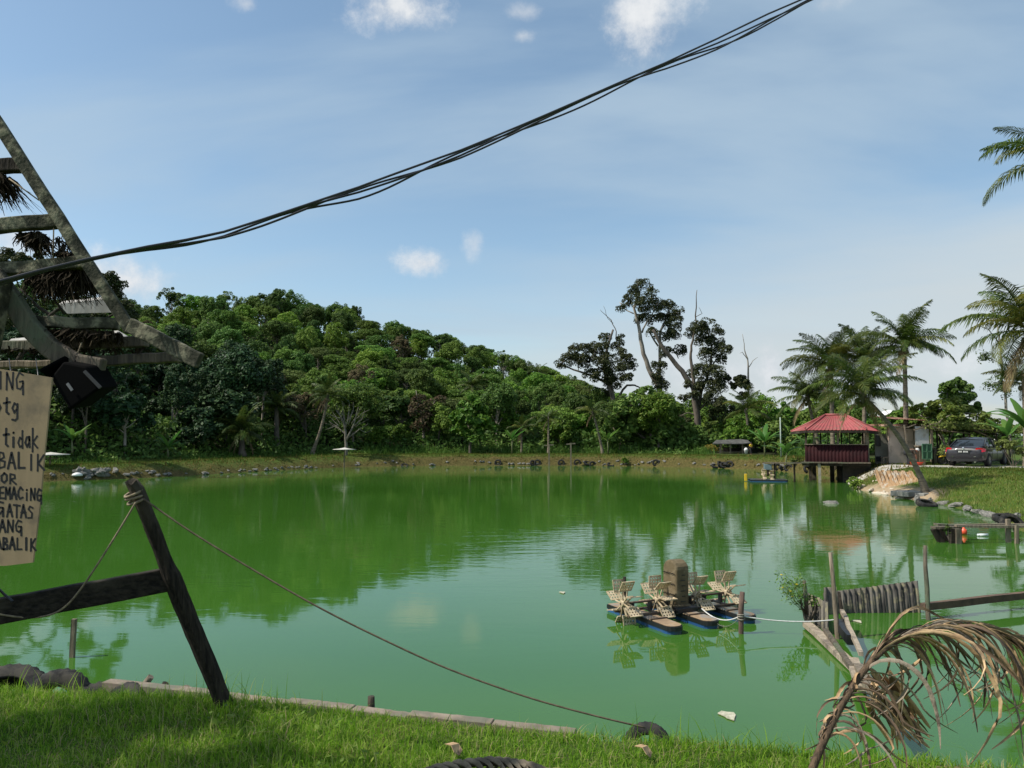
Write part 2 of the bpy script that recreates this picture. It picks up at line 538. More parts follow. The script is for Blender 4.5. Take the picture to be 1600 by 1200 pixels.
def height(x, y):
    x = np.asarray(x, float); y = np.asarray(y, float)
    s, w, t = shore(x, y)
    k = np.clip(s / w, 0, 1)
    z = np.where(s < 0, np.maximum(s * .6, -1.2), t * (1 - (1 - k) ** 1.7))
    z = z + (wob(x, y, 1.7) * .035 + wob(x, y, 4.1) * .07 * sm(1.05, .6, k) * sm(14, 30, y) * (w < 3.2)) * sm(0, .4, s) + wob(x, y, .33) * .06 * sm(3, 12, s)
    # washed out cutting beside the pavilion
    R = np.interp(x, HX, HH)
    h = R * np.clip((s - 4) / 46, 0, 1) ** 1.15 * sm(22, 52, y)
    h = h * (1 - .75 * sm(125, 260, y)) * (1 - sm(150, 400, np.abs(x)))
    far = sm(120, 400, np.hypot(x, y))
    return z + h + wob(x, y, .12) * .5 * sm(.5, 6, h) - far * 0.0


def hz(x, y):
    return float(height(np.array([x]), np.array([y]))[0])


def grid_mesh(name, xs, ys, zf):
    X, Y = np.meshgrid(xs, ys)
    Z = zf(X.ravel(), Y.ravel())
    V = np.stack([X.ravel(), Y.ravel(), Z], 1)
    nx, ny = len(xs), len(ys)
    i, j = np.meshgrid(np.arange(nx - 1), np.arange(ny - 1))
    a = (j * nx + i).ravel()
    Fc = np.stack([a, a + 1, a + nx + 1, a + nx], 1)
    return np_mesh(name, V, [Fc], True)


def steps(*segs):
    r = []
    for a, b, d in segs:
        r += list(np.arange(a, b, d))
    return np.array(r + [segs[-1][1]])


def ground_material():
    m = bpy.data.materials.new('ground')
    m.use_nodes = True
    nt = m.node_tree; L = nt.links.new
    p = nt.nodes['Principled BSDF']; p.inputs['Roughness'].default_value = .95; p.inputs['Specular IOR Level'].default_value = .15
    tc = nt.nodes.new('ShaderNodeTexCoord')
    n1 = NN(nt, 'ShaderNodeTexNoise', Scale=.9, Detail=8., Roughness=.65); L(tc.outputs['Object'], n1.inputs[0])
    n2 = NN(nt, 'ShaderNodeTexNoise', Scale=9., Detail=6., Roughness=.7); L(tc.outputs['Object'], n2.inputs[0])
    r = nt.nodes.new('ShaderNodeValToRGB'); L(n1.outputs[0], r.inputs[0])
    e = r.color_ramp.elements
    e[0].position = .35; e[0].color = (.045, .085, .012, 1)
    e[1].position = .68; e[1].color = (.12, .11, .03, 1)
    x = e.new(.5); x.color = (.065, .11, .016, 1)
    soil = nt.nodes.new('ShaderNodeValToRGB'); L(n2.outputs[0], soil.inputs[0])
    e = soil.color_ramp.elements
    e[0].position = .35; e[0].color = (.035, .026, .010, 1)
    e[1].position = .66; e[1].color = (.16, .115, .045, 1)
    g = nt.nodes.new('ShaderNodeNewGeometry'); sp = nt.nodes.new('ShaderNodeSeparateXYZ'); L(g.outputs['Normal'], sp.inputs[0])
    k = NN(nt, 'ShaderNodeMapRange'); L(sp.outputs['Z'], k.inputs[0]); k.inputs[1].default_value = .96; k.inputs[2].default_value = .82
    mul = NN(nt, 'ShaderNodeMath', operation='MULTIPLY'); L(k.outputs[0], mul.inputs[0]); mul.inputs[1].default_value = .8
    mx = nt.nodes.new('ShaderNodeMixRGB'); L(mul.outputs[0], mx.inputs[0]); L(r.outputs[0], mx.inputs[1]); L(soil.outputs[0], mx.inputs[2])
    # bare sandy patch
    at_ = nt.nodes.new('ShaderNodeAttribute'); at_.attribute_name = 'sand'
    sand = nt.nodes.new('ShaderNodeValToRGB'); L(n2.outputs[0], sand.inputs[0])
    e = sand.color_ramp.elements
    e[0].position = .35; e[0].color = (.34, .22, .12, 1)
    e[1].position = .6; e[1].color = (.38, .31, .21, 1)
    mx2 = nt.nodes.new('ShaderNodeMixRGB'); L(at_.outputs['Fac'], mx2.inputs[0]); L(mx.outputs[0], mx2.inputs[1]); L(sand.outputs[0], mx2.inputs[2])
    # forest floor under the trees
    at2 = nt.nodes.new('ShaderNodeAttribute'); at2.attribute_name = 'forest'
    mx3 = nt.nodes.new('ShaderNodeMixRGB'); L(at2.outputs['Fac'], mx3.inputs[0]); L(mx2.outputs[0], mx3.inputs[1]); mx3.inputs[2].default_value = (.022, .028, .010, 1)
    L(mx3.outputs[0], p.inputs['Base Color'])
    b = NN(nt, 'ShaderNodeBump', Strength=.6, Distance=.08); L(n2.outputs[0], b.inputs['Height']); L(b.outputs[0], p.inputs['Normal'])
    return m


xs = steps((-900, -200, 50), (-200, -60, 5), (-60, 40, .32), (40, 100, 3), (100, 900, 50))
ys = steps((-200, -10, 10), (-10, 3, 1), (3, 8, .12), (8, 80, .32), (80, 160, 3), (160, 1500, 60))
gm = grid_mesh('ground', xs, ys, height)
V = np.empty(len(gm.vertices) * 3, np.float32); gm.vertices.foreach_get('co', V); V = V.reshape(-1, 3)
s_, w_, t_ = shore(V[:, 0], V[:, 1])
_c = on(1380, 752, .6)
sand = sm(1.5, 1.0, np.hypot((V[:, 0] - _c.x) * .95, (V[:, 1] - _c.y) * .33) + wob(V[:, 0], V[:, 1], 1.9) * .35)
_e = Vector((2.5, 3.9, 0))
sand = np.maximum(sand, .55 * sm(1.0, .4, np.hypot((V[:, 0] - 2.9) * .8, (V[:, 1] - 4.0) * 1.8) + wob(V[:, 0], V[:, 1], 4) * .25))
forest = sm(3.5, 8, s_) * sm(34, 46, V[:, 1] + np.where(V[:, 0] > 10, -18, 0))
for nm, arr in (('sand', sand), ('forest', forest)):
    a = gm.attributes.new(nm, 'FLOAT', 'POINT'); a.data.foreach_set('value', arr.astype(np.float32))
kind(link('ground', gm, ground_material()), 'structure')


def water_material():
    m = bpy.data.materials.new('pond_water')
    m.use_nodes = True
    nt = m.node_tree; L = nt.links.new
    p = nt.nodes['Principled BSDF']
    p.inputs['IOR'].default_value = 1.38
    p.inputs['Roughness'].default_value = .035
    tc = nt.nodes.new('ShaderNodeTexCoord')
    n0 = NN(nt, 'ShaderNodeTexNoise', Scale=.12, Detail=4., Roughness=.5); L(tc.outputs['Object'], n0.inputs[0])
    r = nt.nodes.new('ShaderNodeValToRGB'); L(n0.outputs[0], r.inputs[0])
    e = r.color_ramp.elements
    e[0].position = .3; e[0].color = (.036, .110, .012, 1)
    e[1].position = .7; e[1].color = (.047, .136, .017, 1)
    L(r.outputs[0], p.inputs['Base Color'])
    # ripples: two scales, calm in patches
    mp = nt.nodes.new('ShaderNodeMapping'); L(tc.outputs['Object'], mp.inputs[0]); mp.inputs['Scale'].default_value = (.55, 1.5, 1)
    a = NN(nt, 'ShaderNodeTexNoise', Scale=1.5, Detail=3., Roughness=.55, Distortion=.4); L(mp.outputs[0], a.inputs[0])
    b = NN(nt, 'ShaderNodeTexNoise', Scale=7., Detail=2., Roughness=.5); L(mp.outputs[0], b.inputs[0])
    c = NN(nt, 'ShaderNodeTexNoise', Scale=.09, Detail=3.); L(tc.outputs['Object'], c.inputs[0])
    k = NN(nt, 'ShaderNodeMapRange'); L(c.outputs[0], k.inputs[0]); k.inputs[1].default_value = .38; k.inputs[2].default_value = .62; k.inputs[3].default_value = .25; k.inputs[4].default_value = 1.0
    sp = nt.nodes.new('ShaderNodeSeparateXYZ'); L(tc.outputs['Object'], sp.inputs[0])
    near = NN(nt, 'ShaderNodeMapRange', interpolation_type='SMOOTHSTEP'); L(sp.outputs['Y'], near.inputs[0])
    near.inputs[1].default_value = 8; near.inputs[2].default_value = 22; near.inputs[3].default_value = .18; near.inputs[4].default_value = 1.0
    kk = NN(nt, 'ShaderNodeMath', operation='MULTIPLY'); L(k.outputs[0], kk.inputs[0]); L(near.outputs[0], kk.inputs[1])
    bb = NN(nt, 'ShaderNodeMath', operation='MULTIPLY_ADD'); L(b.outputs[0], bb.inputs[0]); bb.inputs[1].default_value = .22; L(a.outputs[0], bb.inputs[2])
    h = NN(nt, 'ShaderNodeMath', operation='MULTIPLY'); L(bb.outputs[0], h.inputs[0]); L(kk.outputs[0], h.inputs[1])
    bu = NN(nt, 'ShaderNodeBump', Strength=1.0, Distance=.008); L(h.outputs[0], bu.inputs['Height']); L(bu.outputs[0], p.inputs['Normal'])
    return m


wm = MB(); wm.add([(-60, 3, 0), (40, 3, 0), (40, 72, 0), (-60, 72, 0)], [(0, 1, 2, 3)])
kind(wm.build('water', water_material()), 'structure')

# dirt road, laid over the land
ROADM = mat('road_dirt', (.50, .47, .42), (.36, .33, .28), 3, .95, .3, c3=(.27, .24, .16), s3=.9)
rc = [(11.5, 47.0, 1.6), (15, 45.0, 1.8), (19, 41.8, 2.3), (22, 40.0, 3.6), (25, 38.8, 4.4), (28, 36.8, 3.0), (32, 33.5, 2.6), (38, 28, 2.8), (46, 20, 3)]
RC = []
for i in range(len(rc) - 1):
    for k in range(8):
        t = k / 8; RC.append([rc[i][j] * (1 - t) + rc[i + 1][j] * t for j in range(3)])
RC.append(list(rc[-1]))
rv = []; NW = 10
for i, (x, y, w) in enumerate(RC):
    a = RC[max(i - 1, 0)]; b = RC[min(i + 1, len(RC) - 1)]
    d = Vector((b[0] - a[0], b[1] - a[1], 0)).normalized(); nrm = Vector((-d.y, d.x, 0))
    for j in range(NW + 1):
        e = (j / NW * 2 - 1); jj = .18 * math.sin(i * 1.3 + (3 if e > 0 else 0)) * abs(e)
        q = Vector((x, y, 0)) + nrm * (e * (w / 2 + jj)); rv.append([q.x, q.y, 0])
rv = np.array(rv); rv[:, 2] = height(rv[:, 0], rv[:, 1]) + .035 - .03 * np.tile(np.abs(np.linspace(-1, 1, NW + 1)) ** 6, len(RC))
rf = [[i * (NW + 1) + j, i * (NW + 1) + j + 1, (i + 1) * (NW + 1) + j + 1, (i + 1) * (NW + 1) + j] for i in range(len(RC) - 1) for j in range(NW)]
kind(link('road', np_mesh('road', rv, [rf], True), ROADM), 'structure')


def road_dist(x, y):
    P = np.array([[a[0], a[1]] for a in RC]); W = np.array([a[2] / 2 for a in RC])
    d = np.hypot(x[:, None] - P[None, :, 0], y[:, None] - P[None, :, 1]) - W[None, :]
    return d.min(1)


# ------------------------------------------------------------------ vegetation kit
def quads(C, Nn, Ls, Ws, rs, fold=0.0):
    """leaf-shaped faces: centre, normal, length, width"""
    n = len(C)
    Nn = Nn / (np.linalg.norm(Nn, axis=1, keepdims=True) + 1e-9)
    r = rs.normal(size=(n, 3))
    T = np.cross(Nn, r); T /= (np.linalg.norm(T, axis=1, keepdims=True) + 1e-9)
    B = np.cross(Nn, T)
    L_ = (Ls / 2)[:, None]; W_ = (Ws / 2)[:, None]
    V = np.stack([C - T * L_, C + B * W_ + T * L_ * .1, C + T * L_, C - B * W_ + T * L_ * .1], 1).reshape(-1, 3)
    Fq = np.arange(n * 4).reshape(-1, 4)
    return V, Fq


def rand_dirs(rs, n, up=0.0):
    d = rs.normal(size=(n, 3)); d[:, 2] += up
    return d / np.linalg.norm(d, axis=1, keepdims=True)


def clump_leaves(rs, blobs, nleaf, ls, sub=9, aspect=.55, subr=.36, flat=.8, up=.55):
    """blobs: (x,y,z,r). leaves sit in sub-clumps over the outside of each blob"""
    Cs = []; Ns = []
    B = np.array(blobs, float)
    wgt = B[:, 3] ** 2; wgt /= wgt.sum()
    for (x, y, z, r), w in zip(B, wgt):
        k = max(3, int(sub))
        d = rand_dirs(rs, k, .35)
        sc = d * r * rs.uniform(.55, .95, (k, 1)); sc[:, 2] *= flat
        sr = r * subr * rs.uniform(.7, 1.35, k)
        m = max(6, int(nleaf * w))
        idx = rs.randint(0, k, m)
        e = rand_dirs(rs, m, up)
        rad = sr[idx] * rs.uniform(.55, 1.08, m) ** .5
        c = sc[idx] + e * rad[:, None] * np.array([1, 1, flat])
        Cs.append(c + np.array([x, y, z])); Ns.append(e * .8 + np.array([0, 0, .45]) + rs.normal(size=(m, 3)) * .45)
    C = np.concatenate(Cs); N_ = np.concatenate(Ns)
    n = len(C); L_ = ls * rs.uniform(.7, 1.35, n)
    return quads(C, N_, L_, L_ * aspect, rs)


def limb_tube(mb, a, b, r0, r1, rnd, bend=.12, seg=5, n=6):
    a = Vector(a); b = Vector(b); L_ = (b - a).length
    x, y = frame_of(b - a)
    o1 = rnd.uniform(-bend, bend) * L_; o2 = rnd.uniform(-bend, bend) * L_
    pts = []
    for i in range(seg + 1):
        t = i / seg
        pts.append(a.lerp(b, t) + x * o1 * math.sin(math.pi * t) + y * o2 * math.sin(2 * math.pi * t) * .5)
    mb.tube(pts, [r0 + (r1 - r0) * i / seg for i in range(seg + 1)], n, cap=False)
    return pts


def tree_proto(seed, R, Ht, zc, flat, nlobe, nleaf, ls, aspect=.55, sub=9, trunk_r=.14, spread=1.0, subr=.36):
    """returns (trunk mesh, crown mesh): crown radius R, top at Ht, crown centre zc"""
    rs = np.random.RandomState(seed); rnd = random.Random(seed)
    blobs = []
    rz_ = (Ht - zc)
    for i in range(nlobe):
        d = rand_dirs(rs, 1, .3)[0]
        q = rs.uniform(.35, .72) * spread
        r = R * rs.uniform(.3, .5)
        blobs.append((d[0] * R * q, d[1] * R * q, zc + d[2] * rz_ * q * .9, r))
    blobs.append((0, 0, zc + rz_ * .35, R * .5))
    Vq, Fq = clump_leaves(rs, blobs, nleaf, ls, sub, aspect, subr, flat)
    crown = np_mesh('crown', Vq, [Fq])
    mb = MB()
    top = Vector((rnd.uniform(-.2, .2), rnd.uniform(-.2, .2), zc))
    limb_tube(mb, (0, 0, -.5), top, trunk_r, trunk_r * .5, rnd, .05, 6, 8)
    for b in blobs:
        st = Vector((0, 0, rnd.uniform(.45, .95) * zc))
        limb_tube(mb, st, Vector(b[:3]), trunk_r * .4, trunk_r * .12, rnd, .15, 4, 5)
    return mb.mesh('trunk'), crown


def put_tree(proto, name, leaf, bark, label, cat, loc, rz, sc, group=None):
    o = thing(name, label, cat, loc, rz, group)
    o.scale = sc
    tm, cm = proto
    t = bpy.data.objects.new('trunk', tm); COL.objects.link(t); t.parent = o
    t.material_slots and None
    c = bpy.data.objects.new('crown', cm); COL.objects.link(c); c.parent = o
    for ob, m in ((t, bark), (c, leaf)):
        if not ob.data.materials: ob.data.materials.append(None)
        ob.material_slots[0].link = 'OBJECT'; ob.material_slots[0].material = m
    return o


PROTO = {
    'round': [tree_proto(10 + i, 3.2, 8.0, 4.9, .9, 9, 9000, .27, sub=13) for i in range(3)],
    'flat': [tree_proto(20 + i, 4.3, 7.0, 5.1, .42, 10, 8500, .25, sub=16, subr=.30) for i in range(2)],
    'tall': [tree_proto(30 + i, 2.3, 9.8, 5.6, 1.1, 8, 7000, .26, sub=10) for i in range(2)],
    'lacy': [tree_proto(40 + i, 3.0, 8.5, 5.4, .9, 10, 5500, .26, sub=7, spread=1.25, subr=.30) for i in range(2)],
    'bush': [tree_proto(50 + i, 2.4, 4.4, 1.9, .9, 9, 6500, .30, aspect=.6, sub=10, trunk_r=.08) for i in range(3)],
    'big': [tree_proto(60 + i, 2.7, 6.4, 3.6, .9, 8, 3600, .50, aspect=.6, sub=10) for i in range(2)],
}
KINDS = [
    ('round', 'dark', 'round-crowned dark green tree'),
    ('round', 'mid', 'round-crowned mid green tree'),
    ('flat', 'mid', 'flat-topped feathery green tree'),
    ('flat', 'olive', 'flat-topped olive green tree'),
    ('tall', 'dark', 'tall narrow dark green tree'),
    ('lacy', 'dark', 'loose thin-crowned dark tree'),
    ('round', 'bright', 'full bright green tree'),
    ('big', 'bright', 'large-leaved fresh green tree'),
    ('bush', 'bright', 'low bushy bright green tree'),
    ('bush', 'dark', 'low bushy dark green tree'),
    ('big', 'dark', 'large-leaved dark green tree'),
    ('lacy', 'brown', 'thin half-dry brown tree'),
]


def in_view(x, y, m=60):
    u = 800 + x / y * F
    return -m - 60 < u < 1600 + m


rnd = random.Random(7)
cand = []
yy = 44.0
while yy < 122:
    sp_ = 3.5 if yy < 84 else 3.9
    xx = -88 + (rnd.random() * sp_)
    while xx < 40:
        x = xx + rnd.uniform(-1.3, 1.3); y = yy + rnd.uniform(-1.2, 1.2)
        xx += sp_
        if in_view(x, y, 40): cand.append((x, y))
    yy += sp_ * .92
cx = np.array(cand)
cs, _, _ = shore(cx[:, 0], cx[:, 1])
ch = height(cx[:, 0], cx[:, 1])
rdist = road_dist(cx[:, 0], cx[:, 1])
n_tree = 0
for (x, y), s, h, rd in zip(cand, cs, ch, rdist):
    if s < 6.2 or rd < 7 or (x > 12 and y < 62): continue
    u = 800 + x / y * F
    ridge = float(np.interp(x, HX, HH))
    onhill = h > 2.4
    left = u < 430 and y < 76
    frac = (h - .9) / max(ridge, .5)
    if x > 13:
        if y > 100 and rnd.random() < .4: continue
        kd = rnd.choices(KINDS, [0, 1, 0, 0, 0, 0, 1, 2, 7, 4, 1, 0])[0]; sc = rnd.uniform(.6, .85)
        zone = 'in the low thicket'
    elif s < 11:
        kd = rnd.choices(KINDS, [1, 2, 1, 0, 0, 0, 3, 3, 6, 4, 2, .1])[0]; sc = rnd.uniform(.5, .85)
        zone = 'in the front forest row'
    elif frac > .88:
        kd = rnd.choices(KINDS, [5, 4, 0, 1, 5, 3, 2, 0, 0, 0, 0, 0])[0]; sc = rnd.uniform(.5, .72)
        zone = 'on the hill crest'
    else:
        kd = rnd.choices(KINDS, [4, 6, 6, 3, 2, 2, 5, 1.5, 0, 0, .5, .25])[0]; sc = rnd.uniform(.48, .74)
        zone = 'on the hill slope'
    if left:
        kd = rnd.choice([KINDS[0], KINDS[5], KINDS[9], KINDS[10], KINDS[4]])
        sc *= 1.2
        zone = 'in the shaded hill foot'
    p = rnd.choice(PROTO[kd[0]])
    leaf = LEAF['deep'] if (left and kd[1] == 'dark') else LEAF[kd[1]]  # left hill foot: shade painted by the darker leaf colour
    nm = {'bush': 'bushy_tree', 'big': 'large_leaved_tree', 'flat': 'flat_topped_tree', 'tall': 'tall_forest_tree', 'lacy': 'thin_tree', 'round': 'forest_tree'}[kd[0]]
    PLC = [(150, 'behind the thatched shelter'), (260, 'beside the shelter eave'), (350, 'left of the oil palm'), (450, 'above the oil palm'), (530, 'above the slender leaning palm'), (600, 'above the leafless pale tree'),
           (690, 'around the dry brown tree'), (780, 'above the fruit tree'), (870, 'above the middle palm'), (960, 'below the spreading tree'), (1060, 'behind the glossy tree'), (1150, 'behind the far shelter'), (1260, 'left of the pavilion'), (1400, 'behind the pavilion'), (9999, 'behind the pergola')]
    place = next(t for b, t in PLC if u < b)
    size = 'small' if sc < .58 else ('medium' if sc < .68 else 'large')
    put_tree(p, nm, leaf, BARK if rnd.random() < .6 else PALEBARK, f'{size} {kd[2]} {zone} {place}', 'tree', (x, y, h - .15), rnd.uniform(0, 6.28),
             (sc * rnd.uniform(.9, 1.12), sc * rnd.uniform(.9, 1.12), sc * rnd.uniform(.88, 1.12)), f'{kd[2]}s {zone}')
    n_tree += 1
print('trees', n_tree)

# leaf carpet filling the gaps: undergrowth nobody could count
rs = np.random.RandomState(3)
n = 330000
X = rs.uniform(-80, 44, n); Y = rs.uniform(42, 118, n)
s, _, _ = shore(X, Y); z = height(X, Y)
m = (s > 4.6) & ~((X > 17.4) & (X < 23) & (Y < 72.5)) & (X / Y * F + 800 > -60) & (X / Y * F + 800 < 1680) & ((X < 10) | (Y > 62)) & (rs.uniform(size=n) < np.where(s < 14, 1, .35))
X, Y, z, s = X[m], Y[m], z[m], s[m]
hgt = (1.0 + 1.3 * np.clip(wob(X, Y, .9) + .3, 0, 1)) * sm(4.4, 8, s)
n = len(X)
C = np.stack([X, Y, z + hgt * rs.uniform(0, 1, n) ** .5], 1)
Vq, Fq = quads(C, rand_dirs(rs, n, .8), rs.uniform(.25, .6, n), rs.uniform(.15, .32, n), rs)
kind(link('undergrowth', np_mesh('undergrowth', Vq, [Fq]), LEAF['dark']), 'stuff')


def blades(P, H, W, rs, lean=.5, seg=2, droop=.5, dirs=None):
    """curved grass blades: base points, heights, widths"""
    n = len(P)
    a = rs.uniform(0, 6.28, n) if dirs is None else dirs
    D = np.stack([np.cos(a), np.sin(a), np.zeros(n)], 1)
    a2 = rs.uniform(0, 6.28, n)
    B = np.stack([np.cos(a2), np.sin(a2), np.zeros(n)], 1)
    le = (rs.uniform(.05, 1, n) * lean)[:, None]
    rows = []
    for k in range(seg + 1):
        t = k / seg
        c = P + D * le * H[:, None] * (t ** 1.8) + np.array([0, 0, 1]) * (H[:, None] * (t - droop * le * t * t))
        w = (W * (1 - t ** 1.5) / 2)[:, None]
        if k < seg: rows += [c - B * w, c + B * w]
        else: rows += [c]
    per = 2 * seg + 1
    V = np.stack(rows, 1).reshape(-1, 3)
    base = (np.arange(n) * per)[:, None]
    fq = [base + np.array([2 * k, 2 * k + 1, 2 * k + 3, 2 * k + 2]) for k in range(seg - 1)]
    ft = base + np.array([2 * seg - 2, 2 * seg - 1, 2 * seg])
    return V, ([np.concatenate(fq)] if fq else []) + [ft]


# tall grass and reeds standing behind the far bank
n = 60000
X = rs.uniform(-44, 24, n); Y = rs.uniform(40, 80, n)
s, _, _ = shore(X, Y); z = height(X, Y)
m = (s > 2.7) & (s < 6.5) & (wob(X, Y, .5) > -.25) & ~((X > 14.5) & (Y < 56)) & ~((X > 17.6) & (X < 22.4) & (Y < 71.5))
X, Y, z, s = X[m], Y[m], z[m], s[m]; n = len(X)
u_ = 800 + X / Y * F
H = rs.uniform(.3, .75, n) * sm(2.7, 4.2, s) * np.where(u_ > 560, 1.5, .55) + .12
Vb, Fb = blades(np.stack([X, Y, z], 1), H, rs.uniform(.03, .06, n), rs, .7, 2, .5)
kind(link('tall_grass', np_mesh('tall_grass', Vb, Fb), LEAF['reed']), 'stuff')

# short grass on the far banks, matted dry roots on their faces
def scatter_near_shore(n, cond, rs):
    X = rs.uniform(-46, 40, n); Y = rs.uniform(12, 76, n)
    s, w, t = shore(X, Y)
    m = cond(X, Y, s, w)
    return X[m], Y[m], s[m], w[m]


X, Y, s, w = scatter_near_shore(900000, lambda X, Y, s, w: (s > w * .55) & (s < w + 3.2) & (X / Y < .74) & (X / Y > -.74), rs)
c_ = on(1380, 752, .6)
m = (road_dist(X, Y) > .1) & (np.hypot((X - c_.x) * .95, (Y - c_.y) * .33) > 1.25)
X, Y = X[m], Y[m]; z = height(X, Y); n = len(X); print('bankgrass', n)
Vb, Fb = blades(np.stack([X, Y, z - .01], 1), rs.uniform(.06, .17, n), rs.uniform(.02, .04, n), rs, .9, 1, .4)
kind(link('bank_grass', np_mesh('bank_grass', Vb, Fb), LEAF['bankgrass']), 'stuff')
X, Y, s, w = scatter_near_shore(500000, lambda X, Y, s, w: (s > .05) & (s < w * .95) & (X / Y < .74) & (X / Y > -.74) & (w < 3.0), rs)
z = height(X, Y); n = len(X); print('roots', n)
Vb, Fb = blades(np.stack([X, Y, z - .01], 1), rs.uniform(.08, .2, n), rs.uniform(.03, .06, n), rs, 1.6, 1, .9)
kind(link('dry_bank_grass', np_mesh('dry_bank_grass', Vb, Fb), LEAF['dryroot']), 'stuff')
X, Y, s, w = scatter_near_shore(110000, lambda X, Y, s, w: (s > .15) & (s < w * 1.02) & (X / Y < .74) & (X / Y > -.74) & (w < 3.0), rs)
z = height(X, Y); n = len(X)
Vb, Fb = blades(np.stack([X, Y, z - .02], 1), rs.uniform(.16, .42, n), rs.uniform(.05, .11, n), rs, 1.3, 1, 1.0)
kind(link('bank_tussock_grass', np_mesh('bank_tussock_grass', Vb, Fb), LEAF['dryroot']), 'stuff')
# green slope on the right, water side included
X, Y, s, w = scatter_near_shore(900000, lambda X, Y, s, w: (s > .15) & (s < w * .7) & (X / Y < .74) & (X > 12) & (w >= 3.0), rs)
m = (road_dist(X, Y) > .1) & (np.hypot((X - c_.x) * .95, (Y - c_.y) * .33) > 1.25)
X, Y = X[m], Y[m]; z = height(X, Y); n = len(X); print('slope', n)
SLOPE = leafmat('slope_grass_blade', [(.08, .13, .012), (.12, .19, .018), (.17, .24, .028), (.22, .25, .05), (.28, .23, .09)], .55, .35, 0, 0)
Vb, Fb = blades(np.stack([X, Y, z - .01], 1), rs.uniform(.07, .2, n), rs.uniform(.015, .035, n), rs, .8, 1, .4)
kind(link('slope_grass', np_mesh('slope_grass', Vb, Fb), SLOPE), 'stuff')

# near lawn: real blades
n = 150000
X = rs.uniform(-4.6, 4.2, n); Y = 3.2 + 2.7 * rs.uniform(0, 1, n)
s, _, _ = shore(X, Y)
den = wob(X, Y, 3.0)
m = (s > .3) & (np.abs(X / Y) < .8) & ((den > -.55) | (rs.uniform(size=n) < .4)) & (rs.uniform(size=n) < np.where(np.hypot((X - 2.9) * .8, (Y - 4.0) * 1.8) < .6, .35, 1))
X, Y, s = X[m], Y[m], s[m]; z = height(X, Y); n = len(X); print('lawn', n)
H = rs.uniform(.03, .10, n) * (1 + .5 * np.clip(wob(X, Y, 2.1), -.6, 1)) * np.where(rs.uniform(size=n) < .03, 1.9, 1)
Vb, Fb = blades(np.stack([X, Y, z - .005], 1), H, rs.uniform(.003, .0075, n), rs, 1.2, 3, .6)
kind(link('lawn_grass', np_mesh('lawn_grass', Vb, Fb), LEAF['grass']), 'stuff')
n = 5200
X = rs.uniform(-4.6, 4.2, n); Y = rs.uniform(3.4, 5.6, n)
s, _, _ = shore(X, Y); m = (s > .32) & (wob(X, Y, 2.6) > -.1)
X, Y = X[m], Y[m]; z = height(X, Y); n = len(X)
Vb, Fb = blades(np.stack([X, Y, z + .01], 1), rs.uniform(.04, .13, n), rs.uniform(.003, .006, n), rs, 1.6, 3, .7)
kind(link('dead_grass', np_mesh('dead_grass', Vb, Fb), leafmat('dead_grass_blade', [(.30, .24, .12), (.38, .32, .17), (.22, .17, .09)], .85, .3, 0, 0, spec=.1)), 'stuff')
n = 2600
X = rs.uniform(-4.6, 4.2, n); Y = rs.uniform(3.4, 5.6, n)
s, _, _ = shore(X, Y); m = (s > .3) & (wob(X + 7, Y, 3.3) > .35)
X, Y = X[m], Y[m]; z = height(X, Y); n = len(X)
Vq, Fq = quads(np.stack([X, Y, z + rs.uniform(.03, .08, n)], 1), rand_dirs(rs, n, 1.6), rs.uniform(.03, .06, n), rs.uniform(.018, .03, n), rs)
kind(link('lawn_weeds', np_mesh('lawn_weeds', Vq, [Fq]), LEAF['bright']), 'stuff')
# tufts along the water's edge
n = 9000
X = rs.uniform(-4.6, 4.2, n); Y = rs.uniform(4.2, 6.4, n)
s, _, _ = shore(X, Y)
m = (s > .02) & (s < .5) & (wob(X, Y, 2.3) > .15)
X, Y = X[m], Y[m]; z = height(X, Y); n = len(X)
Vb, Fb = blades(np.stack([X, Y, z], 1), rs.uniform(.08, .26, n), rs.uniform(.004, .008, n), rs, .9, 3, .5)
kind(link('edge_grass', np_mesh('edge_grass', Vb, Fb), LEAF['grass']), 'stuff')


# ---- trees with an outline of their own
EMERG = None


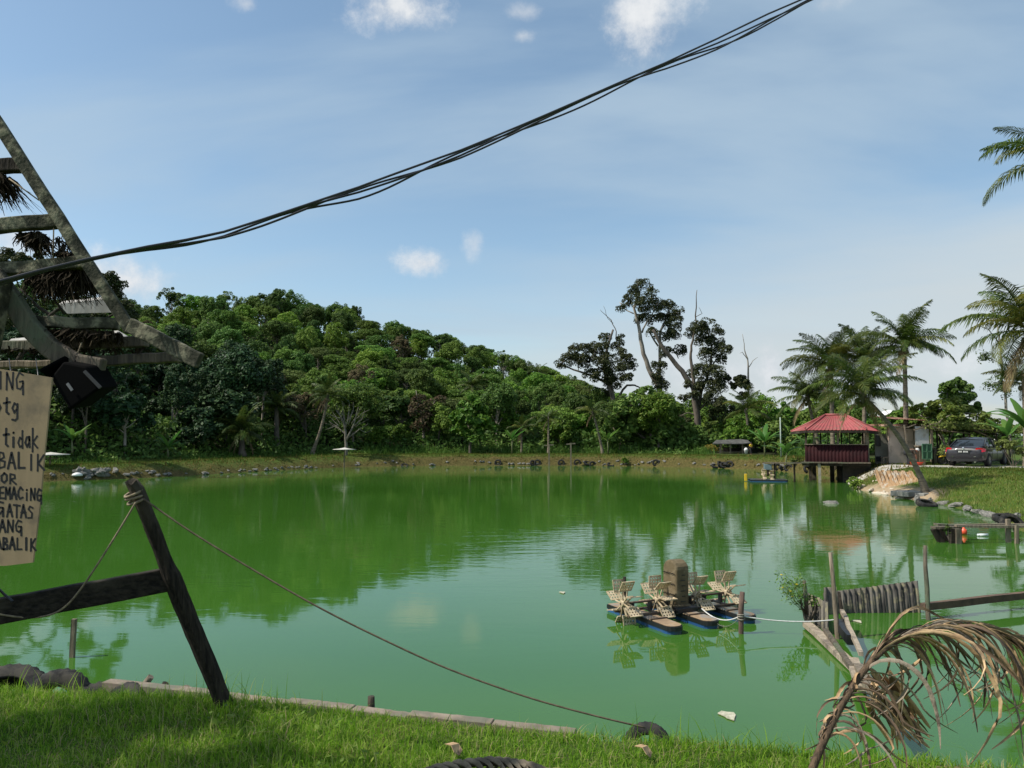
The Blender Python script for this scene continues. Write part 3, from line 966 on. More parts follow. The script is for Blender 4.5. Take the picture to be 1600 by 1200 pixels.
def skeleton_tree(name, label, Y, limbs, clumps, leaf, bark, nleaf, ls, dY=1.4, seed=1, cat='tree', sub=9, subr=.34, aspect=.6):
    """limbs: [(points (u,v), r0, r1)], clumps: (u,v,r in px)"""
    rnd = random.Random(seed); rs = np.random.RandomState(seed)
    k = Y / F
    b0 = at(*limbs[0][0][0], Y); b0.z = hz(b0.x, b0.y) - .1
    o = thing(name, label, cat, b0)
    mb = MB()
    for li, (pts, r0, r1) in enumerate(limbs):
        off = 0 if li == 0 else rnd.uniform(-dY, dY)
        P = []
        m = len(pts)
        for i, (u, v) in enumerate(pts):
            q = at(u, v, Y + off * i / max(m - 1, 1))
            P.append(q)
        if li == 0: P[0] = b0 - Vector((0, 0, .3))
        # subdivide with a little wander
        Q = []
        for i in range(len(P) - 1):
            for j in range(3):
                t = j / 3
                q = P[i].lerp(P[i + 1], t)
                if j: q += Vector([rnd.uniform(-1, 1) for _ in range(3)]) * (P[i + 1] - P[i]).length * .035
                Q.append(q)
        Q.append(P[-1])
        mb.tube(Q, [r0 + (r1 - r0) * i / (len(Q) - 1) for i in range(len(Q))], 7, cap=True)
    blobs = []
    for (u, v, r) in clumps:
        q = at(u, v, Y + rnd.uniform(-dY, dY)) - b0
        blobs.append((q.x, q.y, q.z, r * k * (.86 if leaf is EMERG else 1)))
        # twig reaching into the clump
        near = min(mb.v, key=lambda p: (Vector(p) - b0 - q).length)
        mb.tube([near, (Vector(near) + q + b0) / 2 + Vector((0, 0, .1)), q + b0], [.05, .035, .02], 5, cap=False)
    mb.build('trunk', bark, o)
    if clumps:
        Vq, Fq = clump_leaves(rs, blobs, nleaf, ls, sub, aspect, subr, .85)
        link('crown', np_mesh('crown', Vq, [Fq]), leaf, o)
    return o


EMERG = leafmat('leaf_emergent', [(.026, .034, .014), (.042, .055, .020), (.062, .078, .028), (.11, .11, .040)], .6, .3, .005, .05, spec=.2)
skeleton_tree('emergent_tree', 'tallest tree on the far bank, bare pale lower trunk and ragged dark crown', 80,
              [([(1032, 712), (1032, 640), (1030, 605), (1013, 575), (1003, 540), (998, 510), (990, 480), (1000, 455)], .38, .09),
               ([(1000, 470), (996, 450), (995, 434)], .06, .02),
               ([(1003, 520), (1012, 500), (1030, 470)], .1, .05), ([(990, 490), (975, 482), (968, 472)], .07, .03),
               ([(1032, 640), (1032, 600), (1031, 560), (1031, 520), (1046, 490)], .22, .1), ([(1028, 540), (1012, 515)], .1, .06),
               ([(1031, 560), (1052, 545), (1060, 560)], .1, .05)],
              [(1004, 448, 15), (990, 458, 14), (1018, 458, 12), (978, 470, 13), (1000, 475, 18), (1018, 480, 16), (1008, 498, 18), (1030, 478, 13), (1045, 482, 17),
               (1060, 490, 14), (1036, 502, 20), (1055, 508, 16), (1022, 520, 12), (1046, 528, 18), (1062, 548, 14), (1040, 550, 12), (1030, 575, 15), (1032, 600, 17),
               (1036, 625, 16), (1025, 590, 10), (970, 482, 9)],
              EMERG, PALEBARK, 24000, .165, 1.8, 11, sub=11, subr=.46)
skeleton_tree('emergent_tree', 'forked tall tree with a leaning limb and dark crown behind the far shelter', 77,
              [([(1092, 716), (1092, 680), (1088, 640), (1083, 605), (1066, 580), (1045, 555), (1028, 530), (1020, 515)], .42, .14),
               ([(1086, 615), (1082, 585), (1079, 560), (1080, 540), (1086, 515), (1088, 480), (1089, 453)], .2, .03),
               ([(1087, 495), (1097, 490), (1092, 480)], .04, .015),
               ([(1090, 640), (1100, 600), (1110, 575), (1112, 540), (1104, 510)], .2, .07), ([(1110, 575), (1125, 555), (1135, 548)], .08, .03),
               ([(1090, 650), (1075, 645), (1062, 650)], .1, .04), ([(1092, 640), (1108, 625), (1128, 620)], .12, .04)],
              [(1092, 512, 16), (1108, 510, 16), (1078, 520, 12), (1120, 522, 12), (1100, 532, 18), (1118, 540, 17), (1134, 545, 12), (1108, 556, 18), (1126, 562, 12),
               (1098, 580, 16), (1116, 585, 20), (1100, 605, 20), (1122, 608, 18), (1134, 595, 13), (1112, 628, 20), (1128, 632, 16), (1075, 600, 9), (1082, 585, 12),
               (1068, 622, 10), (1060, 652, 14), (1140, 640, 12), (1120, 648, 16), (1084, 620, 12), (1070, 660, 14), (1137, 658, 12)],
              EMERG, BARK, 30000, .165, 1.8, 12, sub=11, subr=.46)
skeleton_tree('spreading_tree', 'wide-spreading dark tree left of the tallest tree with dead top branch', 78,
              [([(962, 714), (962, 660), (960, 630), (952, 600), (945, 575), (948, 545), (958, 515)], .36, .1),
               ([(950, 600), (930, 588), (910, 582), (890, 575), (875, 570)], .16, .05), ([(962, 625), (980, 602), (992, 602), (1000, 606)], .14, .06),
               ([(962, 530), (963, 518), (955, 500), (946, 492), (938, 484)], .06, .02), ([(958, 505), (950, 498), (943, 478)], .035, .015)],
              [(876, 568, 11), (888, 562, 13), (900, 550, 14), (916, 548, 15), (930, 545, 14), (944, 528, 11), (942, 545, 15), (905, 565, 15), (925, 566, 18), (948, 566, 20),
               (965, 540, 12), (972, 555, 15), (985, 560, 11), (988, 572, 10), (968, 578, 18), (945, 590, 20), (925, 585, 14), (958, 600, 16), (978, 590, 13), (950, 612, 14), (970, 528, 8)],
              EMERG, BARK, 27000, .16, 1.8, 13, sub=11, subr=.46)
skeleton_tree('dead_snag', 'bare dead snag with thin crooked top right of the tall forked tree', 76,
              [([(1171, 712), (1171, 660), (1170, 620), (1169, 585), (1168, 560), (1163, 545), (1160, 522)], .16, .02), ([(1169, 575), (1176, 564), (1184, 558)], .05, .015),
               ([(1167, 560), (1160, 550), (1156, 552)], .04, .012)],
              [(1156, 592, 9), (1163, 600, 10), (1152, 604, 9), (1160, 620, 9), (1155, 640, 8)], EMERG, PALEBARK, 3200, .25, .5, 14, cat='dead tree', subr=.5)
skeleton_tree('broad_leaved_tree', 'wide glossy large-leaved tree in front of the tall trees', 73,
              [([(1022, 715), (1020, 690), (1010, 660), (1005, 630)], .26, .1), ([(1015, 690), (980, 665), (960, 650)], .12, .05), ([(1018, 680), (1040, 650), (1055, 640)], .12, .05)],
              [(1010, 618, 18), (990, 632, 20), (968, 642, 16), (1032, 632, 19), (1052, 644, 18), (1005, 648, 24), (1030, 656, 24), (975, 662, 22), (1058, 668, 18), (955, 662, 12),
               (1000, 676, 24), (1030, 682, 24), (970, 688, 20), (1058, 690, 18), (1010, 698, 18), (945, 680, 11)],
              LEAF['dark'], BARK, 8500, .52, 1.6, 15, aspect=.5)
skeleton_tree('bare_tree', 'pale leafless twiggy tree behind the white umbrella table', 66,
              [([(541, 712), (541, 695), (540, 675), (535, 655), (525, 640)], .17, .03), ([(541, 690), (550, 670), (556, 650), (560, 636)], .1, .02), ([(541, 680), (528, 668), (514, 658)], .07, .015),
               ([(543, 685), (560, 672), (575, 662)], .07, .015), ([(540, 670), (545, 650), (546, 632)], .06, .015), ([(533, 655), (520, 650), (510, 645)], .05, .012),
               ([(556, 655), (568, 645), (578, 640)], .05, .012), ([(541, 664), (534, 645), (538, 630)], .05, .012), ([(550, 668), (566, 655), (570, 640)], .05, .012),
               ([(528, 664), (518, 668), (508, 672)], .04, .01), ([(560, 670), (572, 676), (582, 672)], .04, .01), ([(545, 655), (552, 642), (552, 628)], .04, .01)] +
              [([(541 + a * .35, 668 - b * .3), (541 + a * .7, 660 - b * .65), (541 + a, 655 - b)], .03, .008) for a, b in [(-30, 6), (-24, 16), (-16, 24), (-6, 28), (5, 26), (13, 22), (22, 16), (32, 8), (36, 0), (-34, -6), (26, 20), (-11, 18), (9, 14)]],
              [], LEAF['mid'], mat('bleached_wood', (.20, .18, .14), (.11, .10, .08), 5, .9), 0, .2, 1.0, 16, cat='dead tree')
skeleton_tree('dry_tree', 'brown half-dead tree with bare branches on the foot of the hill', 74,
              [([(662, 712), (662, 680), (660, 655), (655, 635), (650, 610)], .14, .03), ([(660, 660), (672, 640), (684, 620)], .08, .02), ([(658, 645), (645, 640), (636, 632)], .06, .02)],
              [(655, 628, 12), (668, 640, 14), (648, 640, 11), (672, 655, 13), (660, 662, 14), (690, 625, 9)], LEAF['brown'], PALEBARK, 1500, .28, 1.0, 17, sub=7, subr=.5)
skeleton_tree('fruit_tree', 'fresh green large-leaved tree left of the banana clump on far bank', 71,
              [([(735, 714), (735, 690), (732, 665)], .15, .06)],
              [(722, 640, 14), (738, 630, 14), (750, 645, 14), (715, 655, 14), (732, 655, 18), (755, 662, 13), (768, 668, 10), (722, 676, 14), (742, 678, 14)],
              LEAF['bright'], BARK, 2600, .5, 1.2, 18)
skeleton_tree('hut_tree', 'dark ragged tree rising behind the thatched shelter at left', 48,
              [([(-30, 735), (-10, 650), (30, 560), (70, 500), (120, 460), (165, 440)], .22, .05), ([(105, 510), (60, 480), (30, 450)], .15, .05), ([(110, 540), (160, 500), (200, 480)], .12, .04),
               ([(100, 490), (80, 460), (40, 430)], .08, .03), ([(60, 490), (40, 500), (15, 495)], .05, .02)],
              [(170, 438, 16), (186, 452, 16), (176, 470, 18), (195, 480, 14), (150, 450, 14), (10, 402, 18), (35, 408, 16), (5, 430, 16), (60, 400, 9), (95, 398, 10), (120, 402, 8),
               (30, 470, 14), (70, 450, 12), (200, 495, 14), (150, 500, 18), (10, 500, 16), (110, 470, 14)],
              EMERG, DARKWOOD, 16000, .16, 1.5, 19, subr=.5, sub=12)
_rs4 = np.random.RandomState(77)
sho = thing('overhanging_tree', 'leafy tree outside the left edge whose branches shade the lawn', 'tree', (-8.4, 2.95, .9))
_bl = [(1.6, -.2, 4.9, .75), (2.2, .1, 5.3, .7), (1.1, -.6, 5.4, .8), (1.8, -.9, 5.0, .7), (2.6, -.5, 5.5, .6), (.6, .2, 5.6, .8), (1.5, .5, 5.7, .7), (2.3, -1.1, 5.6, .6), (.2, -.9, 5.1, .8), (-.6, 0, 5.6, .9)]
_V, _F = clump_leaves(_rs4, _bl, 9000, .13, 10, .5, .42, .8)
link('crown', np_mesh('crown', _V, [_F]), LEAF['mid'], sho)
_m = MB(); _r4 = random.Random(4); limb_tube(_m, (0, 0, -.3), (.2, 0, 3.6), .16, .1, _r4, .04, 6, 9)
for _b in _bl: limb_tube(_m, (.2, 0, 3.4), _b[:3], .06, .02, _r4, .1, 4, 5)
_m.build('trunk', BARK, sho, None)
skeleton_tree('round_shade_tree', 'dome-shaped dense dark green tree behind the vine pergola', 70,
              [([(1495, 712), (1495, 660), (1495, 630)], .3, .15)],
              [(1495, 604, 15), (1480, 614, 15), (1511, 614, 15), (1495, 622, 20), (1478, 635, 15), (1514, 635, 15)],
              LEAF['dark'], BARK, 9000, .26, 1.6, 20)
skeleton_tree('pergola_tree', 'light green climbing shrub tree spreading over the pergola beside car', 44,
              [([(1478, 722), (1476, 700), (1474, 685), (1462, 665)], .09, .04), ([(1476, 705), (1490, 675), (1500, 655)], .06, .03), ([(1474, 690), (1455, 662), (1440, 650)], .05, .02)],
              [(1435, 646, 14), (1450, 638, 15), (1468, 640, 17), (1488, 632, 16), (1486, 648, 18), (1505, 645, 17), (1522, 652, 15), (1540, 655, 13), (1462, 655, 16), (1500, 660, 16),
               (1530, 668, 12), (1440, 660, 10), (1478, 668, 12), (1552, 662, 10), (1425, 650, 9)],
              leafmat('leaf_vine', [(.09, .13, .018), (.15, .21, .03), (.20, .26, .045), (.26, .29, .07)], .5, .4, 0, .05), PALEBARK, 8000, .17, 1.5, 21)
skeleton_tree('sparse_tree', 'thin nearly leafless tree among the palms at the right edge', 48,
              [([(1575, 712), (1572, 640), (1566, 570), (1560, 520), (1552, 480), (1548, 462)], .1, .02), ([(1562, 540), (1545, 515), (1530, 508)], .04, .015), ([(1556, 500), (1570, 480), (1575, 468)], .03, .01),
               ([(1565, 570), (1548, 560), (1538, 562)], .03, .01)],
              [(1550, 470, 9), (1560, 490, 9), (1545, 560, 10), (1535, 555, 8), (1560, 600, 14), (1575, 615, 12), (1545, 605, 9)], LEAF['olive'], PALEBARK, 1400, .13, .6, 22, subr=.7)


# ---- palms
def frond_mesh(L_, e0, e1, seed, nl=58, ll=.26, wide=.06, hang=.55, dead=False, twist=0.0):
    rs = np.random.RandomState(seed)
    rnd = random.Random(seed)
    N_ = 14
    pts = [Vector((0, 0, 0))]
    sidew = rnd.uniform(-.12, .12) * L_
    for i in range(N_):
        t = (i + .5) / N_
        e = math.radians(e0 + (e1 - e0) * t ** 1.2)
        pts.append(pts[-1] + Vector((math.cos(e), 0, math.sin(e))) * L_ / N_)
    pts = [p + Vector((0, sidew * (i / N_) ** 2, 0)) for i, p in enumerate(pts)]
    mb = MB()
    mb.tube(pts, [.035 * (1 - .85 * i / N_) * L_ / 3.5 + .004 for i in range(N_ + 1)], 5, cap=False)
    nl2 = nl
    for sgn in (-1, 1):
        for i in range(nl2):
            t = .12 + .88 * (i + rnd.uniform(-.4, .4)) / nl2
            t = min(max(t, .1), .995)
            f = t * N_; k = min(int(f), N_ - 1)
            p = pts[k].lerp(pts[k + 1], f - k)
            d = (pts[k + 1] - pts[k]).normalized()
            side = Vector((0, sgn, 0))
            up = side.cross(d).normalized() * sgn
            if up.z < 0: up = -up
            ln = L_ * ll * (math.sin(math.pi * min(1, (t * .86 + .14))) ** .55) * rnd.uniform(.82, 1.12)
            if rnd.random() < (.25 if dead else .05): continue
            a = (d * (.35 + .75 * t) + side * (1.0 - .45 * t) + up * .25).normalized()
            hg = hang * rnd.uniform(.6, 1.5) * (1.7 if dead else 1)
            q1 = p + a * ln * .5 + Vector((0, 0, -hg * ln * .16))
            q2 = q1 + (a * (.5) + Vector((0, 0, -hg * .75))) .normalized() * ln * .5
            wv = d * wide * .5
            mb.add([p - wv * .5, p + wv * .5, q1 + wv, q2, q1 - wv], [(0, 1, 2, 4), (4, 2, 3)])
    return mb.mesh('frond')


FR = {
    'up': [frond_mesh(3.4, 78, 28, 1, hang=.5), frond_mesh(3.6, 66, 2, 2, hang=.6)],
    'mid': [frond_mesh(3.7, 48, -32, 3, hang=.8), frond_mesh(3.6, 36, -48, 4, hang=.9), frond_mesh(3.5, 52, -20, 5, hang=.7)],
    'low': [frond_mesh(3.4, 8, -74, 6, hang=1.1), frond_mesh(3.3, 20, -62, 7, hang=1.0)],
    'dead': [frond_mesh(2.8, -40, -88, 8, hang=1.2, dead=True, ll=.2), frond_mesh(2.4, -55, -85, 9, hang=1.2, dead=True, ll=.18)],
}
LONG = {k: v for k, v in FR.items()}


def palm(label, top, base, Lf=1.0, n=20, seed=1, r0=.15, nuts=6, yellow=.12, dead=2, name='coconut_palm', lowb=0.0, curve=.0, cat='palm', only=None, group=None):
    rnd = random.Random(seed)
    base = Vector(base); top = Vector(top)
    o = thing(name, label, cat, base, 0, group)
    mb = MB()
    N_ = 16; pts = []
    d = top - base
    for i in range(N_ + 1):
        t = i / N_
        p = base + d * t
        p += Vector((d.x, d.y, 0)) * (-curve) * math.sin(math.pi * t) + Vector((0, 0, 1)) * curve * math.sin(math.pi * t) * Vector((d.x, d.y, 0)).length * .4
        pts.append(p)
    pts[0] = pts[0] - Vector((0, 0, .3))
    # ringed trunk
    P2 = []; R2 = []
    M_ = max(30, int(d.length / .16))
    for i in range(M_ + 1):
        t = i / M_ * N_; k = min(int(t), N_ - 1)
        P2.append(pts[k].lerp(pts[k + 1], t - k))
        R2.append(r0 * (1.45 - .5 * min(1, i / M_ * 5) - .3 * i / M_) * (1.06 if i % 2 else .96))
    mb.tube(P2, R2, 9)
    mb.build('trunk', BARK if name == 'oil_palm' else PALMBARK, o)
    tp = top - base
    # fibrous heart of the crown
    hb = MB(); hb.lathe([(.05 * Lf, -.45 * Lf), (.2 * Lf, -.2 * Lf), (.22 * Lf, .1 * Lf), (.1 * Lf, .45 * Lf), (.02, .7 * Lf)], tp, 9)
    link('crown_shaft', hb.mesh('crown_shaft'), BARK, o)
    for i in range(n):
        t = i / max(n - 1, 1)
        kd = 'up' if t < .28 else ('mid' if t < .72 - lowb else 'low')
        me = rnd.choice(FR[kd])
        f = bpy.data.objects.new('frond', me); COL.objects.link(f); f.parent = o
        f.location = tp + Vector((0, 0, .1 * Lf * (1 - t)))
        az = (only[i % len(only)] + rnd.uniform(-.2, .2)) if only else i * 2.39996 + rnd.uniform(-.3, .3)
        f.rotation_euler = (rnd.uniform(-.45, .45), rnd.uniform(-.12, .12), az)
        s = Lf * rnd.uniform(.85, 1.12)
        f.scale = (s, s, s)
        if not me.materials: me.materials.append(None)
        f.material_slots[0].link = 'OBJECT'
        f.material_slots[0].material = LEAF['palmy'] if rnd.random() < yellow and kd != 'up' else LEAF['palm']
    for i in range(dead):
        me = rnd.choice(FR['dead'])
        f = bpy.data.objects.new('dead_frond', me); COL.objects.link(f); f.parent = o
        f.location = tp; f.rotation_euler = (0, 0, rnd.uniform(0, 6.28)); f.scale = (Lf,) * 3
        if not me.materials: me.materials.append(None)
        f.material_slots[0].link = 'OBJECT'; f.material_slots[0].material = LEAF['palmd']
    for i in range(nuts):
        a = rnd.uniform(0, 6.28)
        nb = MB(); c = tp + Vector((math.cos(a) * .3 * Lf, math.sin(a) * .3 * Lf, -.25 * Lf - rnd.uniform(0, .3) * Lf))
        nb.lathe([(.01, -.15), (.08, -.11), (.115, 0), (.09, .1), (.01, .14)], c, 7)
        link('coconut', nb.mesh('coconut'), mat('coconut', (.14, .13, .04), (.08, .07, .03), 5, .6), o)
    return o


def palm_px(label, cu, cv, bu, bv, Y, frond_px=75, Yb=None, **kw):
    Yb = Yb or Y
    top = at(cu, cv, Y); base = at(bu, bv, Yb)
    base.z = hz(base.x, base.y) if kw.pop('ground', True) else base.z
    Lf = frond_px * Y / F / 3.5
    return palm(label, top, base, Lf, **kw)


palm_px('leaning coconut palm whose trunk crosses in front of the pavilion and shack', 1348, 618, 1447, 752, 32.5, 94, 32.3, n=26, seed=3, r0=.125, nuts=5, yellow=.16, dead=3, curve=.12)
palm_px('tallest coconut palm, straight dark trunk rising behind the pink-walled shack', 1413, 542, 1417, 722, 44.5, 80, n=27, seed=8, r0=.17, nuts=8, yellow=.08, dead=1)
palm_px('coconut palm with full dark crown standing behind the red roof', 1298, 572, 1302, 716, 50, 80, n=28, seed=12, r0=.17, nuts=6, yellow=.15, dead=3)
palm_px('shorter coconut palm with drooping fronds left of the red roof', 1262, 622, 1284, 716, 53, 62, n=24, seed=17, r0=.15, nuts=3, yellow=.1, dead=3)
palm_px('palm with upright feathery fronds just behind the pavilion roof ridge', 1352, 566, 1349, 716, 48, 68, n=24, seed=22, r0=.15, nuts=4, yellow=.2, dead=2)
palm_px('small coconut palm with pale midribs beside the far shelter', 1166, 642, 1172, 712, 70, 46, n=16, seed=31, r0=.14, nuts=0, yellow=.3, dead=1, lowb=-.1)
palm_px('slender coconut palm leaning right with pale curved trunk on the far left bank', 512, 620, 487, 717, 66.5, 40, n=18, seed=41, r0=.15, nuts=3, yellow=.1, dead=2, curve=-.12)
palm_px('slender leaning coconut palm in front of the glossy broad-leaved tree', 926, 645, 942, 713, 70.5, 32, n=14, seed=45, r0=.13, nuts=2, yellow=.1, dead=1, curve=.08)
palm_px('small palm with straight pale trunk near the middle of the far bank', 857, 655, 857, 710, 71, 26, n=13, seed=47, r0=.11, nuts=0, yellow=.2, dead=1)
palm_px('young palm with drooping pale fronds standing left of the middle palm', 815, 672, 815, 712, 72, 30, n=14, seed=48, r0=.11, nuts=0, yellow=.15, dead=1)
palm_px('oil palm with broad drooping fronds low on the far left bank', 378, 676, 378, 722, 61, 52, n=26, seed=51, r0=.28, nuts=0, yellow=.1, dead=3, name='oil_palm', lowb=.12)
palm_px('dark oil palm in the shade just behind the drooping oil palm', 432, 640, 432, 715, 67, 40, n=22, seed=52, r0=.26, nuts=0, yellow=0, dead=1, name='oil_palm')
palm_px('oil palm in the middle of the slope above the fruit tree', 738, 605, 740, 690, 84, 30, n=18, seed=53, r0=.22, nuts=0, yellow=0, dead=0, name='oil_palm', ground=True)
palm_px('oil palm breaking the skyline where the hill runs out', 842, 583, 842, 640, 104, 22, n=14, seed=54, r0=.2, nuts=0, yellow=0, dead=0, name='oil_palm', ground=True)
palm_px('lone palm on the skyline behind the wide-spreading dark tree', 893, 603, 893, 650, 104, 20, n=13, seed=55, r0=.2, nuts=0, yellow=0, dead=0, name='oil_palm', ground=True)
palm_px('large coconut palm at the right edge, lower crown with hanging dry fronds', 1612, 520, 1625, 700, 27, 135, n=26, seed=61, r0=.2, nuts=9, yellow=.3, dead=5)
palm_px('highest coconut palm at the right edge, only its left fronds in the frame', 1652, 250, 1690, 700, 22, 135, n=15, seed=67, r0=.2, nuts=6, yellow=.1, dead=4)
palm_px('palm behind the right edge palms, crown level with the vine pergola', 1600, 600, 1604, 705, 40, 60, n=18, seed=71, r0=.16, nuts=2, yellow=.2, dead=2)


# ---- bananas and broad-leaf clumps
def banana(label, loc, h, n, seed, lf=1.0, leaf='banana', name='banana_plant', stem=.08):
    rnd = random.Random(seed)
    o = thing(name, label, 'banana plant', loc)
    mb = MB(); mb.tube([(0, 0, -.2), (0, 0, h * .4), (rnd.uniform(-.1, .1), 0, h * .75)], [stem, stem * .8, stem * .5], 8)
    mb.build('stem', mat('banana_stem', (.14, .16, .06), (.08, .08, .03), 5, .6), o, None)
    for i in range(n):
        az = i * 2.4 + rnd.uniform(-.4, .4)
        L_ = lf * rnd.uniform(.8, 1.15) * 1.8; e0 = math.radians(rnd.uniform(45, 80)); e1 = math.radians(rnd.uniform(-35, 30))
        W_ = L_ * .085
        p = Vector((0, 0, h * .7)); vs = []; N_ = 10
        D = Vector((math.cos(az), math.sin(az), 0)); Sd = Vector((-math.sin(az), math.cos(az), 0))
        for k in range(N_ + 1):
            t = k / N_; e = e0 + (e1 - e0) * t
            w = W_ * (0.12 if t < .12 else math.sin(math.pi * min(1, (t * .9 + .08))) ** .5) * rnd.uniform(.9, 1.08)
            dr = Vector((0, 0, -w * .35))
            vs += [p - Sd * w + dr, p, p + Sd * w + dr]
            p = p + (D * math.cos(e) + Vector((0, 0, math.sin(e)))) * L_ / N_
        fs = []
        for k in range(N_):
            a = k * 3
            fs += [(a, a + 1, a + 4, a + 3), (a + 1, a + 2, a + 5, a + 4)]
        b = MB(); b.add(vs, fs, True)
        b.build('leaf', LEAF[leaf], o, None)
    return o


def gpt(u, v, Y):
    q = at(u, v, Y); q.z = hz(q.x, q.y); return q


banana('banana plant with broad upright leaf at the right edge beside the car', gpt(1606, 700, 31), 2.6, 9, 1, 1.0)
banana('banana plant leaning over the pergola end behind the car', gpt(1575, 705, 41), 2.2, 8, 2, 1.0)
banana('dark-leaved banana plant between the car and the right edge', gpt(1612, 705, 34), 2.2, 8, 7, 1.0)
banana('banana clump in deep shade at the far left bank', gpt(112, 730, 50), 1.5, 7, 3, .9)
banana('low fern-like banana on the left bank', gpt(262, 728, 55), .9, 8, 4, .9)
banana('pale-leaved banana plant left of the middle palm', gpt(800, 712, 70), 1.8, 8, 5, .95)
banana('banana plant with tattered upright leaves left of the pavilion', gpt(1228, 716, 56), 1.7, 9, 6, 1.0)
banana('banana plant close behind the white plastic chair', gpt(1262, 716, 54), 1.5, 9, 8, 1.0)
banana('banana plant left of the thin white pole', gpt(1195, 712, 62), 1.6, 9, 12, 1.1)
banana('yellow-leaved garden plant glowing behind the white plastic chair', gpt(1240, 716, 51), .7, 8, 9, .5, 'yellow', 'croton_plant', .03)
banana('banana plant in front of the slender leaning palm', gpt(950, 712, 69), 1.9, 8, 13, .9)


def shrub(label, loc, r, h, leaf, n, ls, seed, name='shrub', sub=8):
    rs = np.random.RandomState(seed); rnd = random.Random(seed)
    o = thing(name, label, 'shrub', loc)
    blobs = [(rnd.uniform(-.6, .6) * r, rnd.uniform(-.6, .6) * r, h * rnd.uniform(.3, .8), r * rnd.uniform(.35, .55)) for _ in range(6)]
    Vq, Fq = clump_leaves(rs, blobs, n, ls, sub)
    link('foliage', np_mesh('foliage', Vq, [Fq]), LEAF[leaf], o)
    mb = MB()
    for b in blobs: limb_tube(mb, (0, 0, -.1), b[:3], .025, .01, rnd, .15, 3, 4)
    mb.build('stem', BARK, o, None)
    return o


shrub('yellow-tipped bush beside the far end of the car', gpt(1583, 716, 39), .75, 1.5, 'olive', 1500, .14, 1)
shrub('low bush dotted with yellow flowers left of the far shelter', gpt(1110, 713, 70), .9, .7, 'yellow', 500, .14, 2, 'flowering_bush')
shrub('small green bush growing on the far bank face', gpt(976, 722, 66.5), .5, .6, 'bright', 400, .14, 3)
shrub('green bush beneath the end of the pavilion deck', on(1338, 763, .05), .5, .45, 'mid', 900, .1, 4)
shrub('dry leafy twigs against the wooden fence by the car', gpt(1474, 716, 42.5), .4, 1.3, 'olive', 500, .12, 5)
shrub('broad hedge-like bush right of the far shelter', gpt(1205, 706, 73), 2.0, 1.8, 'bright', 2500, .28, 6)
shrub('dark bush behind the white pole', gpt(1228, 690, 70), 2.6, 2.6, 'mid', 3500, .28, 7)


# ------------------------------------------------------------------ pavilion over the water
REDROOF = mat('red_metal_roof', (.38, .095, .09), (.29, .065, .062), 1.2, .55, .05, c3=(.24, .10, .075), s3=2.2, stretch=(1, 1, .2))
MAROON = mat('maroon_sheet', (.032, .007, .008), (.018, .005, .006), 2, .75, .05, spec=.15)
CONC = mat('weathered_concrete', (.34, .31, .25), (.19, .175, .14), 4, .9, .4, c3=(.14, .15, .08), s3=2)
WHITEP = mat('white_plastic', (.78, .78, .75), (.66, .66, .62), 3, .45)
PY = 43.0
px = lambda u, v, Y=PY: at(u, v, Y)
dk = px(1262, 722)
DZ = dk.z
pc = Vector(((px(1262, 722).x + px(1356, 722).x) / 2, PY + 1.6, DZ))
pav = thing('pavilion', 'pavilion on stilts with red metal roof and dark maroon sheet walls', 'pavilion', (pc.x + .55, pc.y, 0), math.radians(-21))
pav.scale = (.96, 1, 1)
WX = (px(1356, 722).x - px(1262, 722).x)      # width
ez = px(1300, 672).z
az_ = at(1318, 649, PY + 1.6).z
hx, hy = WX / 2, 1.6


def PL(x, y, z): return Vector((pc.x + .55 + x, pc.y + y, z))


# roof: long hexagon of six corrugated faces
tipx = 2.5
eave = [PL(-tipx, 0, ez - .08), PL(-hx + .05, -hy - .45, ez), PL(hx - .05, -hy - .45, ez), PL(tipx, 0, ez - .08), PL(hx - .05, hy + .5, ez), PL(-hx + .05, hy + .5, ez)]
rid = [PL(-.5, 0, az_), PL(.6, 0, az_)]
faces_ = [(0, 1, 'l'), (1, 2, 'm'), (2, 3, 'r'), (3, 4, 'r'), (4, 5, 'm'), (5, 0, 'l')]
for (i, j, w) in faces_:
    mb = MB()
    a, b = eave[i], eave[j]
    ra, rb = (rid[0], rid[0]) if w == 'l' else ((rid[1], rid[1]) if w == 'r' else ((rid[0], rid[1]) if a.x < b.x else (rid[1], rid[0])))
    nrm = (b - a).cross(ra - a).normalized()
    if nrm.z < 0: nrm = -nrm
    L_ = (b - a).length; nr = max(4, int(L_ / .2))
    vs = []; cols = nr * 4
    for k in range(cols + 1):
        t = k / cols
        h = .035 if (k % 4) in (0,) else 0.0
        vs += [a.lerp(b, t) + nrm * h, ra.lerp(rb, t) + nrm * h * .6]
    n0 = len(vs)
    vs += [v - nrm * .02 for v in vs]
    fs = [(k * 2, k * 2 + 2, k * 2 + 3, k * 2 + 1) for k in range(cols)] + [(n0 + k * 2, n0 + k * 2 + 1, n0 + k * 2 + 3, n0 + k * 2 + 2) for k in range(cols)]
    fs += [(k * 2, n0 + k * 2, n0 + k * 2 + 2, k * 2 + 2) for k in range(cols)]
    mb.add(vs, fs)
    mb.build('roof_panel', REDROOF, pav)
mb = MB()
for i, e in enumerate(eave): mb.tube([e + Vector((0, 0, .03)), (rid[0] if i in (0, 1, 5) else rid[1]) + Vector((0, 0, .05))], .05, 6)
mb.tube([rid[0] + Vector((0, 0, .05)), rid[1] + Vector((0, 0, .05))], .06, 6)
mb.build('ridge_cap', REDROOF, pav)
for i in range(6):
    mb = MB(); mb.beam(eave[i] - Vector((0, 0, .09)), eave[(i + 1) % 6] - Vector((0, 0, .09)), .04, .12); mb.build('fascia_board', DARKWOOD, pav)
# walls: corrugated maroon sheets, waist high
wt = px(1300, 695).z


